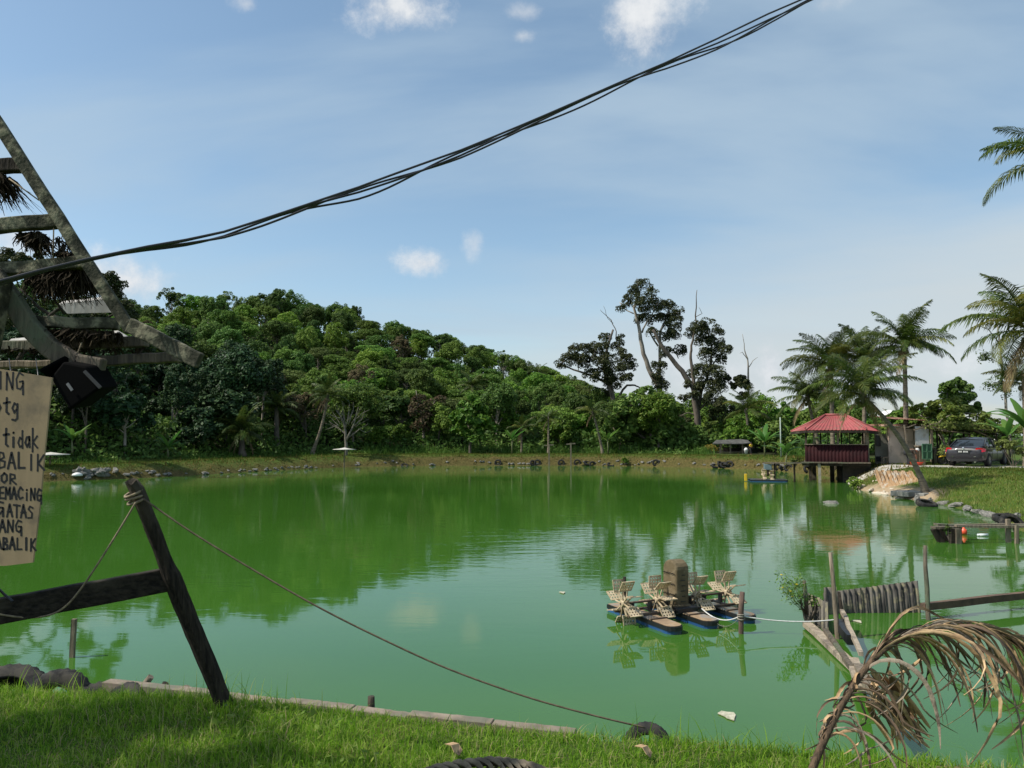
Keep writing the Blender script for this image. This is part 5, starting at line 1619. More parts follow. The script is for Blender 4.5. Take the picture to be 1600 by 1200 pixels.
STONE = mat('pond_stone', (.27, .255, .22), (.12, .115, .10), 5, .9, .5, c3=(.10, .10, .09), s3=3)


def stone_mesh(seed):
    rs = np.random.RandomState(seed); n, k = 9, 6; vs = []; ph = rs.uniform(0, 6, 4)
    ax = rs.uniform(.6, 1.1, 3)
    mb = MB()
    for j in range(k + 1):
        th = math.pi * j / k
        for i in range(n):
            a = 2 * math.pi * i / n
            r = 1 + .18 * math.sin(2 * a + ph[0] + th * 2) + .12 * math.cos(3 * a + ph[1] - th * 3) + rs.uniform(-.06, .06)
            vs.append(Vector((math.sin(th) * math.cos(a) * r * ax[0], math.sin(th) * math.sin(a) * r * ax[1], math.cos(th) * r * .62)))
    fs = [(j * n + i, (j + 1) * n + i, (j + 1) * n + (i + 1) % n, j * n + (i + 1) % n) for j in range(k) for i in range(n)]
    mb.add(vs, fs); me = mb.mesh('stone'); me.materials.append(STONE)
    return me


SM = [stone_mesh(200 + i) for i in range(6)]
rnd = random.Random(99)


def put_stone(u, v, sz, label, group, lift=0.0, sx=1.3):
    q = on(u, v, 0.02)
    k_ = 0; ss = float(shore(np.array([q.x]), np.array([q.y]))[0][0])
    while ss < .05 and k_ < 80:
        q = Vector((q.x * 1.005, q.y * 1.005, 0)); ss = float(shore(np.array([q.x]), np.array([q.y]))[0][0]); k_ += 1
    while ss > .5 and k_ < 160:
        q = Vector((q.x * .995, q.y * .995, 0)); ss = float(shore(np.array([q.x]), np.array([q.y]))[0][0]); k_ += 1
    o = bpy.data.objects.new('stone', rnd.choice(SM)); COL.objects.link(o)
    o.location = (q.x, q.y, max(hz(q.x, q.y), 0) + sz * .15 + lift); o.rotation_euler = (rnd.uniform(-.3, .3), rnd.uniform(-.3, .3), rnd.uniform(0, 6.28))
    o.scale = (sz * sx, sz, sz)
    tag(o, label, 'stone', group); return o


for i in range(26):
    put_stone(rnd.gauss(150, 16) , 745 + rnd.uniform(-1, 5), rnd.uniform(.14, .26), 'grey stone in the heap at the left waterline above the leaning post', 'heaped grey stones at left waterline', rnd.choice([0, 0, .12, .25]))
for i in range(60):
    _u = rnd.uniform(75, 560)
    put_stone(_u, 745, rnd.uniform(.07, .17), 'small grey stone along the far waterline ' + ('left of the leaning post' if _u < 210 else 'below the oil palms' if _u < 400 else 'below the slender palm and leafless tree'), 'stones along left far waterline')
for i in range(70):
    _u = rnd.uniform(560, 1240)
    put_stone(_u, 728, rnd.uniform(.07, .15), 'pale stone at the foot of the far bank ' + ('below the fruit tree' if _u < 780 else 'below the two grey posts' if _u < 920 else 'below the glossy tree' if _u < 1080 else 'below the far shelter'), 'stones along the far bank foot')
for i, (u, v, sz, sx, lb) in enumerate([(1410, 779, .28, 1.6, 'flat dark rock at the corner where the right slope starts'), (1433, 782, .26, 1.7, 'long grey rock second along the right slope'), (1452, 786, .26, 1.9, 'long brown-grey rock third along the right slope'), (1472, 789, .24, 1.5, 'pale flat rock between the brown ones'),
                                        (1494, 792, .3, 1.7, 'big pale rock below the middle of the grass slope'), (1513, 800, .3, 1.5, 'whitish wet rock streaked dark at the slope foot'), (1530, 806, .26, 1.4, 'dark rock beside the whitish wet rock'), (1545, 806, .3, 2.4, 'long dark slab-like rock on the right shore'),
                                        (1562, 818, .36, 1.6, 'broad pale grey rock nearest the plank jetty'), (1590, 816, .3, 1.4, 'dark rock at the right edge above the jetty'), (1424, 770, .3, 2.0, 'grey rock just under the leaning palm base')]):
    put_stone(u, v, sz * .62, lb, 'rocks along the right slope', .0, sx)
# rubble on the washed-out sandy cutting
PALEROCK = mat('pale_rubble', (.62, .56, .46), (.42, .33, .22), 6, .9, .4)
for i in range(34):
    u = rnd.uniform(1338, 1412); q = on(u, 768 - rnd.uniform(0, 16) - abs(u - 1375) * .05, .35); q.z = hz(q.x, q.y)
    o = bpy.data.objects.new('rubble_stone', rnd.choice(SM)); COL.objects.link(o)
    if i == 0: 
        pass
    o.material_slots[0].link = 'OBJECT'; o.material_slots[0].material = PALEROCK
    s = rnd.uniform(.08, .24); o.scale = (s * 1.5, s, s * .8); o.location = q + Vector((0, 0, .02)); o.rotation_euler = (0, 0, rnd.uniform(0, 6))
    tag(o, 'pale rubble piece on the washed-out sandy bank right of the pavilion', 'stone', 'rubble on the sandy washed-out bank')
# eroded clay columns: the cut face of the bank
CLAY = mat('orange_clay', (.40, .27, .15), (.26, .14, .06), 4, .95, .6, c3=(.42, .38, .31), s3=4, stretch=(3, 3, .35))
ca, cb = on(1358, 752, .3), on(1428, 752, .3)
ca, cb = at(1366, 745, 36.9), at(1426, 748, 35.7)
mb = MB(); nC = 70; vs = []
for i in range(nC + 1):
    t = i / nC; p = ca.lerp(cb, t)
    w = .07 * math.sin(i * .9) + .05 * math.sin(i * 2.3 + 1) + rnd.uniform(-.06, .06)
    ztop = .98 + .03 * math.sin(i * .5); zb_ = .5
    for k in range(6):
        s = k / 5
        _y = p.y - (s ** 1.3) * .75 + w * 1.4 * math.sin(math.pi * min(1, .25 + s))
        _zb = min(hz(p.x, p.y - .8) - .06, .6)
        vs.append(Vector((p.x, _y, ztop + (_zb - ztop) * s)))
mb.add(vs, [(i * 6 + k, i * 6 + k + 1, i * 6 + 7 + k, i * 6 + 6 + k) for i in range(nC) for k in range(5)], True)
kind(mb.build('clay_bank', CLAY), 'structure')
o = MB(); p0 = at(1418, 762, 32.6); p0.z = hz(p0.x, p0.y); o.box((0, 0, .12), (1.0, .9, .22), Matrix.Rotation(.4, 3, 'Z')); o.box((.5, -.35, .08), (.9, .6, .2), Matrix.Rotation(.5, 3, 'Z'))
o = bevel(o.build('concrete_slab', mat('slab_grey', (.27, .26, .23), (.16, .16, .14), 3, .9, .3)), .03); o.location = p0; tag(o, 'broken grey concrete slab lying by the foot of the leaning palm', 'slab')
q = on(1299, 786.5, .0); o = bpy.data.objects.new('boulder', SM[2]); COL.objects.link(o); o.location = (q.x, q.y, .0); o.scale = (.30, .2, .16); tag(o, 'single grey stone breaking the water in front of the pavilion', 'stone')

# ------------------------------------------------------------------ plank jetty at right
JZ = on(1500, 848, 0)
jt = thing('plank_jetty', 'rickety plank jetty on trestle legs at the right shore', 'jetty', (JZ.x, JZ.y, 0))
J = lambda u, v, dy=0: at(u, v, JZ.y + dy)
for (a, b, dy, w, h, m) in [((1493, 822), (1720, 824), 0, .11, .055, GREYWOOD), ((1493, 820), (1720, 819), .55, .11, .05, GREYWOOD), ((1560, 824), (1720, 812), .25, .1, .05, OLDWOOD), ((1458, 824), (1500, 824), .1, .22, .05, OLDWOOD), ((1462, 820), (1506, 821), .5, .22, .05, OLDWOOD)]:
    mb = MB(); mb.beam(J(*a, dy), J(*b, dy), w, h, seg=5, jit=.008, rnd=rnd); mb.build('plank', m, jt)
for (a, b, dy, w, m) in [((1459, 826), (1470, 846), .1, .13, DARKWOOD), ((1468, 826), (1480, 848), .35, .11, DARKWOOD), ((1489, 826), (1488, 852), -.1, .11, DARKWOOD), ((1496, 826), (1497, 852), -.15, .13, OLDWOOD), ((1484, 826), (1484, 846), .6, .1, DARKWOOD),
                         ((1575, 811), (1576, 852), .05, .09, GREYWOOD), ((1589, 820), (1588, 852), -.15, .07, GREYWOOD), ((1585, 824), (1592, 850), .3, .06, OLDWOOD), ((1575, 822), (1575, 850), .5, .08, DARKWOOD)]:
    p, q = J(*a, dy), J(*b, dy); d = q - p; q = p + d * 1.5
    mb = MB(); mb.beam(p, q, w, w, up=(0, 1, 0), seg=3, jit=.006, rnd=rnd); mb.build('leg', m, jt)
mb = MB(); mb.lathe([(0, -.07), (.07, -.06), (.08, 0), (.07, .07), (.03, .09), (.03, .13), (0, .13)], on(1506, 831, .07), 12)
o = mb.build('buoy', mat('orange_float', (.75, .10, .04), (.6, .07, .03), 3, .35)); tag(o, 'small orange-red float on the water beside the jetty legs', 'float')
q = on(1529, 836, .03); mb = MB(); mb.lathe([(0, .035), (.03, .035), (.034, .02), (.034, -.03), (0, -.03)], (0, 0, 0), 10, Matrix.Rotation(R90, 3, 'Y')); mb.tube([(.02, 0, 0), (.24, 0, 0)], .04, 9)
o = mb.build('plastic_bottle', mat('clear_plastic', (.7, .74, .74), (.6, .64, .64), 3, .08, coat=1)); o.location = q; tag(o, 'glinting plastic bottle drifting beneath the plank jetty', 'bottle')
shrub('small weeds sprouting from the jetty trestle', J(1485, 842), .18, .35, 'olive', 260, .05, 44)

# ------------------------------------------------------------------ car
PAINT = mat('dark_grey_car_paint', (.022, .019, .023), (.019, .017, .021), 2, .4, metal=.0, coat=.5, spec=.35)
GLASS = mat('tinted_glass', (.012, .016, .02), (.010, .013, .017), 2, .05, spec=.8)
CHROME = mat('chrome', (.75, .75, .75), (.7, .7, .7), 2, .12, metal=1.0)
TYREM = mat('car_tyre', (.02, .02, .02), (.014, .014, .014), 10, .8)
BLACKP = mat('black_trim', (.012, .012, .012), (.008, .008, .008), 5, .5)
RIMM = mat('alloy_rim', (.45, .45, .46), (.4, .4, .4), 3, .3, metal=.9)
rear = gpt(1506, 726, 38.8)
HEAD = math.radians(-46)
cz0 = rear.z + .03
car = thing('parked_car', 'dark grey saloon car parked on the dirt road, seen from behind', 'car', (rear.x, rear.y, cz0), HEAD)
# local axes: +y forward, x right, rear bumper at y=0
# sections: y, half width, z bottom, z shoulder, deck z
secs = [(.00, .70, .42, .66, .72), (.04, .80, .30, .78, .90), (.12, .855, .25, .84, 1.00), (.35, .885, .22, .87, 1.04), (.9, .897, .20, .88, 1.03), (1.6, .90, .20, .88, 1.0), (2.4, .90, .20, .87, .98), (3.3, .897, .20, .85, .95), (3.9, .885, .21, .80, .90), (4.4, .86, .22, .72, .82), (4.7, .80, .25, .64, .72), (4.82, .66, .34, .52, .58)]
vs = []; K = 14
for (y, hw, zb_, zs, zd) in secs:
    half = [(0, zb_), (hw * .8, zb_), (hw * .965, zb_ + .06), (hw, zb_ + .26), (hw * .995, zs - .12), (hw * .965, zs), (hw * .86, zs + (zd - zs) * .78), (0, zd)]
    ring = [(x, z) for x, z in half] + [(-x, z) for x, z in half[-2:0:-1]]
    vs += [Vector((x, y, z)) for x, z in ring]
K = len(ring); nS = len(secs)
fs = [(i * K + j, (i + 1) * K + j, (i + 1) * K + (j + 1) % K, i * K + (j + 1) % K) for i in range(nS - 1) for j in range(K)]
fs += [tuple(range(K)), tuple(range((nS - 1) * K, nS * K))[::-1]]
mb = MB(); mb.add(vs, fs, True)
body = mb.build('body', PAINT, car, None)
sd = body.modifiers.new('s', 'SUBSURF'); sd.levels = 1; sd.render_levels = 1
# cabin: glass house and roof
cab = [(.62, .70, .99, 1.0), (.95, .69, .99, 1.16), (1.30, .66, .99, 1.33), (1.62, .62, .98, 1.425), (2.1, .615, .98, 1.455), (2.7, .62, .97, 1.43), (3.05, .65, .96, 1.33), (3.45, .68, .95, 1.14), (3.8, .70, .93, .97)]
vs = []; 
for (y, tw, zb_, zt) in cab:
    bw = .80; f = (zt - zb_) / .47
    wtop = bw + (tw - bw) * min(1, f + .05)
    vs += [Vector((-bw, y, zb_ - .08)), Vector((-wtop - .005, y, zt - .04 * f)), Vector((-wtop * .82, y, zt)), Vector((0, y, zt + .02 * f)), Vector((wtop * .82, y, zt)), Vector((wtop + .005, y, zt - .04 * f)), Vector((bw, y, zb_ - .08))]
n_ = len(cab)
mb = MB(); mb.add(vs, [(i * 7 + j, i * 7 + j + 1, i * 7 + 8 + j, i * 7 + 7 + j) for i in range(n_ - 1) for j in range(6)], True)
gl = mb.build('window_glass', GLASS, car, None)
mb = MB(); rv_ = []
rr_ = [(y, tw, zb_, zt) for (y, tw, zb_, zt) in cab if 1.25 < y < 3.1]
for (y, tw, zb_, zt) in rr_:
    rv_ += [Vector((-tw - .018, y, zt - .045)), Vector((-tw * .82, y, zt + .012)), Vector((0, y, zt + .034)), Vector((tw * .82, y, zt + .012)), Vector((tw + .018, y, zt - .045))]
mb.add(rv_, [(i * 5 + j, i * 5 + j + 1, i * 5 + 6 + j, i * 5 + 5 + j) for i in range(len(rr_) - 1) for j in range(4)], True); mb.build('roof', PAINT, car, None)
for s in (-1, 1):
    for (a, b, w) in [((s * .785, .60, .97), (s * .665, 1.33, 1.335), .11), ((s * .70, 3.75, .95), (s * .645, 3.0, 1.34), .06), ((s * .80, 2.35, .95), (s * .635, 2.3, 1.42), .06), ((s * .80, 1.5, .95), (s * .645, 1.55, 1.40), .05)]:
        mb = MB(); mb.beam(a, b, .035, w, up=(0, 1, 0)); mb.build('pillar', PAINT, car, None)
    mb = MB(); mb.beam((s * .905, .5, .9), (s * .915, 3.4, .88), .012, .025); mb.build('belt_trim', CHROME, car, None)
    mb = MB(); mb.box((s * .99, 3.1, 1.0), (.17, .1, .12)); bevel(mb.build('wing_mirror', PAINT, car, None), .03)
    for yy_ in (1.35, 2.25):
        mb = MB(); mb.beam((s * .912, yy_ + .0, .78), (s * .912, yy_ + .16, .785), .02, .025); mb.build('door_handle', CHROME, car, None)
    for yy_ in (1.52, 2.45, 3.35):
        mb = MB(); mb.beam((s * .901, yy_, .3), (s * .90, yy_, .86), .006, .008, up=(0, 1, 0)); mb.build('door_gap', BLACKP, car, None)
    # tail light wrapping the corner
    mb = MB(); P = [Vector((s * .52, .075, .80)), Vector((s * .80, .10, .73)), Vector((s * .895, .30, .76)), Vector((s * .90, .46, .86)), Vector((s * .86, .30, .925)), Vector((s * .72, .085, .95)), Vector((s * .54, .065, .93))]
    P = [p + Vector((s * .012, -.035, 0)) for p in P]; c_m = sum(P, Vector()) / len(P) + Vector((s * .03, -.05, 0))
    vs = P + [c_m]; mb.add(vs, [(i, (i + 1) % 7, 7) if s > 0 else ((i + 1) % 7, i, 7) for i in range(7)], True)
    mb.build('tail_light', mat('tail_light_red', (.62, .012, .02), (.5, .01, .015), 3, .12, coat=1), car, None)
    mb = MB(); mb.beam((s * .45, -.005, .50), (s * .84, .10, .50), .02, .03); mb.build('bumper_strip', CHROME, car, None)
    for yw in (1.0, 3.85):
        wh = MB(); M = Matrix.Rotation(R90, 3, 'Y')
        c0 = Vector((s * .80, yw, .325))
        wh.lathe([(.20, -.11), (.30, -.11), (.325, -.08), (.325, .08), (.30, .11), (.20, .11)], c0, 24, M)
        w_ = wh.build('wheel', TYREM, car, None)
        rm = MB(); c1 = c0 + Vector((s * .085, 0, 0))
        rm.lathe([(.0, .0), (.05, .01 * s), (.05, .02 * s)], c1, 10, M)
        for q_ in range(7):
            a = q_ * 2 * math.pi / 7; rm.beam(c1 + Vector((0, .04 * math.cos(a), .04 * math.sin(a))), c1 + Vector((0, .2 * math.cos(a), .2 * math.sin(a))), .05, .02, up=(1, 0, 0))
        rm.torus(c1, .205, .016, M, 20, 5)
        rm.build('rim', RIMM, w_, None)
        ar = MB(); ar.torus(c0 + Vector((s * .085, 0, .0)), .355, .02, M, 24, 5); ar.build('wheel_arch', BLACKP, car, None)
mb = MB(); mb.beam((-.36, -.03, .845), (.36, -.03, .845), .03, .035); mb.build('boot_garnish', CHROME, car, None)
mb = MB(); mb.box((0, -.015, .745), (.56, .03, .15)); pl_ = mb.build('number_plate', BLACKP, car, None)
mb = MB()
xx = -.22
for w_ in (.045, .045, .045, 0, .04, .04, .04, .04):
    if w_: mb.box((xx + w_ / 2, -.034, .745), (w_ * .62, .006, .075))
    xx += .055
mb.build('plate_mark', WHITEP, pl_, None)
mb = MB(); mb.box((0, -.012, .33), (1.25, .03, .12)); mb.build('bumper_vent', BLACKP, car, None)
mb = MB(); mb.lathe([(0, 0), (.045, .005), (.055, 0)], (0, -.018, .92), 14, Matrix.Rotation(-R90, 3, 'X') @ Matrix.Rotation(math.pi, 3, 'X')); mb.build('emblem', CHROME, car, None)
mb = MB(); mb.box((0, .78, 1.03), (.22, .06, .03)); mb.build('brake_light', mat('tail_light_red', (.6, .01, .02)), car, None)
mb = MB(); mb.tube([(.5, -.02, .24), (.5, .2, .26)], .035, 10); mb.build('exhaust', CHROME, car, None)
# yellow two-wheeler half hidden by the car
mo = thing('scooter', 'yellow scooter half hidden behind the left side of the car', 'scooter', gpt(1491, 723, 42.2), math.radians(75))
YM = mat('yellow_paint', (.65, .42, .02), (.55, .35, .02), 3, .35)
for y in (-.45, .55):
    mb = MB(); mb.torus((0, y, .26), .21, .045, Matrix.Rotation(R90, 3, 'Y'), 20, 7); mb.build('wheel', TYREM, mo, None)
mb = MB(); mb.tube([(0, -.45, .45), (0, -.1, .42), (0, .2, .4), (0, .42, .7)], [.11, .13, .09, .08], 9); mb.build('body', YM, mo, None)
mb = MB(); mb.tube([(0, -.5, .66), (0, -.2, .7), (0, 0, .66)], [.09, .11, .07], 8); mb.build('seat', BLACKP, mo, None)
mb = MB(); mb.tube([(-.28, .33, .95), (0, .4, .9), (.28, .33, .95)], .018, 6); mb.tube([(0, .55, .26), (0, .4, .92)], .028, 6); mb.build('handlebar', CHROME, mo, None)
mb = MB(); mb.tube([(0, .4, .52), (0, .58, .5), (0, .75, .42)], [.05, .07, .03], 7); mb.build('front_fender', YM, mo, None)

# ------------------------------------------------------------------ paddlewheel aerators
IVORY = mat('ivory_plastic', (.62, .52, .36), (.46, .36, .22), 9, .6, .1, c3=(.30, .22, .12), s3=7)
BLUE = mat('blue_float', (.025, .10, .25), (.015, .06, .17), 3, .4, c3=(.05, .08, .10), s3=4)
BLACKF = mat('black_float_rim', (.016, .017, .02), (.008, .009, .01), 4, .45)
RUSTP = mat('rusty_top', (.36, .25, .14), (.22, .15, .09), 6, .85, .3, c3=(.20, .20, .19), s3=3)
GREYF = mat('grey_float_top', (.13, .16, .15), (.07, .09, .09), 5, .7, .2, c3=(.20, .13, .07), s3=3)
HOUS = mat('motor_cover_brown', (.15, .115, .065), (.095, .072, .04), 6, .8, .15, c3=(.19, .15, .09), s3=5, spec=.2)
STEEL = mat('rusty_steel', (.12, .08, .05), (.05, .035, .025), 10, .75, .3)


def paddle_mesh():
    """perforated plate: 5 x 3 holes, folded lip"""
    mb = MB()
    W_, H_ = .20, .17; nx, ny = 9, 7
    for lay in (0.0, .006):
        for i in range(nx):
            for j in range(ny):
                if i % 2 == 1 and j % 2 == 1: continue
                x0, x1 = (i / nx - .5) * W_, ((i + 1) / nx - .5) * W_; y0, y1 = j / ny * H_, (j + 1) / ny * H_
                cv = lambda y: .02 * math.sin(y / H_ * 2.0)
                q = [(x0, y0, cv(y0) + lay), (x1, y0, cv(y0) + lay), (x1, y1, cv(y1) + lay), (x0, y1, cv(y1) + lay)]
                mb.add(q, [(0, 1, 2, 3) if lay else (3, 2, 1, 0)])
    # outer rim
    mb.beam((-W_ / 2, 0, .003), (-W_ / 2, H_, .022), .008, .014); mb.beam((W_ / 2, 0, .003), (W_ / 2, H_, .022), .008, .014)
    mb.beam((-W_ / 2, H_, .022), (W_ / 2, H_, .022), .008, .014); mb.beam((-W_ / 2, 0, .003), (W_ / 2, 0, .003), .008, .014)
    me = mb.mesh('paddle'); me.materials.append(IVORY); return me


PADDLE = paddle_mesh()


def wheel(parent, x, rot, R=.33, npad=8, z=.27):
    """impeller turning about the local x axis"""
    hub = MB(); hub.tube([(-.06, 0, 0), (.06, 0, 0)], .045, 10)
    for k in range(npad):
        a = rot + k * 2 * math.pi / npad
        d = Vector((0, math.cos(a), math.sin(a)))
        for sx in (-.045, .045):
            hub.beam(Vector((sx * .6, 0, 0)) + d * .03, Vector((sx, 0, 0)) + d * (R - .13), .012, .02, up=(1, 0, 0))
        hub.beam(Vector((-.05, 0, 0)) + d * (R - .14), Vector((.05, 0, 0)) + d * (R - .14), .02, .012, up=d)
    w = link('wheel', hub.mesh('wheel'), IVORY, parent, (x, 0, z))
    for k in range(npad):
        a = rot + k * 2 * math.pi / npad
        p = bpy.data.objects.new('paddle', PADDLE); COL.objects.link(p); p.parent = w
        d = Vector((0, math.cos(a), math.sin(a))); t = Vector((0, -math.sin(a), math.cos(a)))
        ex = Vector((1, 0, 0)); ey = (d * .93 + t * .37).normalized(); ezv = ex.cross(ey)
        M = Matrix((ex, ey, ezv)).transposed().to_4x4()
        M.translation = d * (R - .15)
        p.matrix_local = M
    return w


def pontoon(parent, x, y0, y1, w=.27, h=.13, top=RUSTP, side=BLUE):
    """float with rounded front, black rim, worn top"""
    def outline(w_, y0_, y1_):
        P = [(-w_ / 2, y1_), (-w_ / 2, y0_ + w_ * .45)]
        P += [(-w_ / 2 * math.cos(a), y0_ + w_ * .45 - w_ * .45 * math.sin(a)) for a in [math.radians(q) for q in (20, 45, 70, 90, 110, 135, 160)]]
        P += [(w_ / 2, y0_ + w_ * .45), (w_ / 2, y1_)]
        return P
    mb = MB(); O_ = outline(w * .94, y0 + .02, y1); mb.prism([(x + a, b, -.05) for a, b in O_], (0, 0, .095)); f = mb.build('float', side, parent, None)
    mb = MB(); O_ = outline(w, y0, y1 + .01); mb.prism([(x + a, b, .046) for a, b in O_], (0, 0, .055)); mb.build('rim', BLACKF, f, None)
    mb = MB(); O_ = outline(w * .9, y0 + .02, y1 - .01); mb.prism([(x + a, b, .102) for a, b in O_], (0, 0, .012)); bevel(mb.build('deck', top, f, None), .004)
    return f


A1 = on(968.6, 965, 0); A0 = at(1060, 935, 11.4)
ac = Vector((2.44, 11.46, 0))
aer = thing('paddlewheel_aerator', 'four-wheel paddlewheel aerator with brown motor cover floating tied to a post', 'pond aerator', ac, math.radians(24.5))
pontoon(aer, -.64, -.86, .72)
pontoon(aer, 0.0, -.82, .62)
pontoon(aer, .68, -.80, .72, top=GREYF)
for x, r in ((-.93, .1), (-.36, .35), (.33, .2), (.90, .05)): wheel(aer, x, r)
for y in (-.17, .17):
    mb = MB(); mb.beam((-.98, y, .13), (.98, y, .13), .04, .03); mb.build('frame_bar', STEEL, aer, None)
for x in (-.8, -.5, -.22, .2, .47, .77):
    mb = MB(); mb.box((x, 0, .19), (.03, .07, .14)); mb.beam((x, -.17, .135), (x, .17, .135), .035, .02); mb.build('bearing_stand', BLACKF, aer, None)
mb = MB(); mb.tube([(-1.0, 0, .27), (-.1, 0, .27)], .017, 8); mb.build('shaft', STEEL, aer, None)
mb = MB(); mb.tube([(.02, 0, .27), (.98, 0, .27)], .017, 8); mb.build('shaft', STEEL, aer, None)
mb = MB()
pr = []
for (yy_, zz_) in [(-.17, .12), (.17, .12), (.165, .70)] + [(.165 * math.cos(a), .70 + .13 * math.sin(a)) for a in [math.radians(q) for q in (20, 45, 70, 90, 110, 135, 160)]] + [(-.165, .70)]:
    pr.append((zz_, yy_))
mb.prism([(-.16 + (.012 if z > .6 else 0), y, z) for z, y in pr], (.23, 0, 0))
mb.box((-.045, 0, .16), (.29, .40, .1))
hs_ = bevel(mb.build('motor_cover', HOUS, aer, None), .03, 3)
mb = MB()
for k in range(6):
    mb.beam((-.05 - .03 + .02 * (k % 2), -.172, .25 + k * .075), (.0, -.172, .25 + k * .075), .004, .01)
for k in range(3):
    for q in range(9):
        mb.box((-.165, -.13 + q * .032, .34 + k * .15 + .008 * (q % 2)), (.012, .018, .012))
mb.build('vent_slot', BLACKF, hs_, None)
mb = MB(); mb.box((-.02, -.2, .14), (.36, .12, .09)); bevel(mb.build('gear_box', BLACKF, aer, None), .015)
mb = MB(); mb.tube([(-.86, .1, .1), (-.86, .1, .62)], .022, 6); mb.build('marker_post', DARKWOOD, aer, None)
for x in (-.64, 0, .68):
    mb = MB(); mb.beam((x - .14, -.42, .122), (x + .14, -.42, .122), .03, .018); mb.build('strap', STEEL, aer, None)
# the same kind far off by the opposite bank
fa_ = on(1200, 752, 0)
aer2 = thing('paddlewheel_aerator', 'small distant aerator with blue floats and blue-grey motor box near the far bank', 'pond aerator', (fa_.x, fa_.y, 0), math.radians(-12))
for y in (-.5, .5):
    f = pontoon(aer2, 0, -.8, .8, top=GREYF); f.rotation_euler = (0, 0, R90); f.location = (0, y, 0); f.scale = (1, 1.3, 1.1)
for x, r in ((-.22, .1), (.2, .3)): wheel(aer2, x, r, R=.46, npad=10, z=.3)
mb = MB(); mb.box((0, 0, .82), (.42, .36, .34)); bevel(mb.build('motor_cover', mat('teal_grey_cover', (.14, .2, .21), (.1, .15, .16), 4, .6), aer2, None), .03)
mb = MB(); mb.tube([(0, 0, .3), (0, 0, .7)], .07, 8); mb.build('mount', STEEL, aer2, None)
mb = MB(); mb.box((-1.25, -.3, .22), (.16, .16, .42)); bevel(mb.build('yellow_marker', YM, aer2, None), .03)
fo = on(1197, 768, .01)

# mooring post and rope
mp0 = on(1158, 990, 0)
mpo = thing('mooring_post', 'thin dark wooden post standing in the water right of the aerator', 'post', (mp0.x, mp0.y, 0))
mb = MB(); tpz = at(1160, 925, mp0.y); mb.tube([(0, 0, -.6), (.0, 0, 0), (.005, 0, .3), (tpz.x - mp0.x, 0, tpz.z)], [.033, .034, .036, .033], 9); mb.build('shaft', mat('post_brown', (.16, .10, .07), (.06, .04, .03), 8, .85, .7, stretch=(4, 4, .6)), mpo, None)
mb = MB()
for z in (.20, .225, .25): mb.torus((0, 0, z), .042, .009, Matrix.Rotation(rnd.uniform(-.3, .3), 3, 'X'), 14, 6)
mb.build('rope_coil', mat('dirty_rope', (.30, .27, .22), (.18, .16, .13), 20, .9), mpo, None)
ROPEW = mat('white_rope', (.68, .68, .64), (.5, .5, .47), 30, .8); ROPED = mat('tan_rope', (.30, .24, .15), (.16, .125, .08), 30, .9)


def hang(a, b, sag, n=18):
    a = Vector(a); b = Vector(b)
    return [a.lerp(b, t) - Vector((0, 0, sag * 4 * t * (1 - t))) for t in [i / n for i in range(n + 1)]]


rp = mp0 + Vector((0, 0, .235))
fp = at(1308, 968, 10.4)
mb = MB(); mb.tube(hang(rp, fp, .05), .009, 6); tag(mb.build('rope', ROPEW), 'white rope strung from the mooring post to the tin fence', 'rope')
aq = ac + Matrix.Rotation(math.radians(24.5), 3, 'Z') @ Vector((.15, -.35, .17))
mb = MB(); mb.tube(hang(aq, rp + Vector((-.02, -.03, 0)), .10), .009, 6); tag(mb.build('rope', ROPEW), 'pale mooring rope from the aerator deck to the post beside it', 'rope')
mb = MB(); mb.tube(hang(rp + Vector((0, -.03, .02)), ac + Matrix.Rotation(math.radians(24.5), 3, 'Z') @ Vector((.02, -.75, .11)), .12), .005, 5); tag(mb.build('rope', mat('thin_grey_line', (.2, .22, .15))), 'thin slack line from the post to the middle float of the aerator', 'rope')

# ------------------------------------------------------------------ corrugated tin fence standing in the water
TIN = mat('weathered_tin', (.16, .145, .12), (.035, .033, .030), 3, .8, .4, stretch=(4, 4, .7), c3=(.20, .18, .11), s3=6, spec=.2)
tf0 = on(1290, 958, 0); tf1 = on(1441, 957, 0); tf2 = on(1262, 972, 0); tf3 = on(1296, 992, 0)
tf = thing('tin_fence', 'weathered corrugated tin fence standing in the water by the bank', 'fence', (tf0.x, tf0.y, 0))
zt0 = at(1290, 926, tf0.y).z; zt1 = at(1433, 907, tf1.y).z
mb = MB()


def sheet(mb, a, b, za, zb, pitch, depth, lean=0.0, rag=.012):
    a = Vector(a); b = Vector(b); d = b - a; L_ = d.length; nn = Vector((d.y, -d.x, 0)).normalized()
    n = int(L_ / pitch * 8); vs = []
    for k in range(n + 1):
        t = k / n; w = math.sin(t * L_ / pitch * 2 * math.pi) * depth / 2
        p = a + d * t + nn * w
        zt = za + (zb - za) * t + rnd.uniform(-1, 1) * rag * .3
        for th in (0, .004):
            vs += [p + nn * th + Vector((0, 0, -.15)), p + nn * th - d.normalized() * lean * zt + Vector((0, 0, zt))]
    fs = []
    for k in range(n):
        q = k * 4; fs += [(q, q + 4, q + 5, q + 1), (q + 2, q + 3, q + 7, q + 6), (q + 1, q + 5, q + 7, q + 3)]
    mb.add(vs, fs, True)


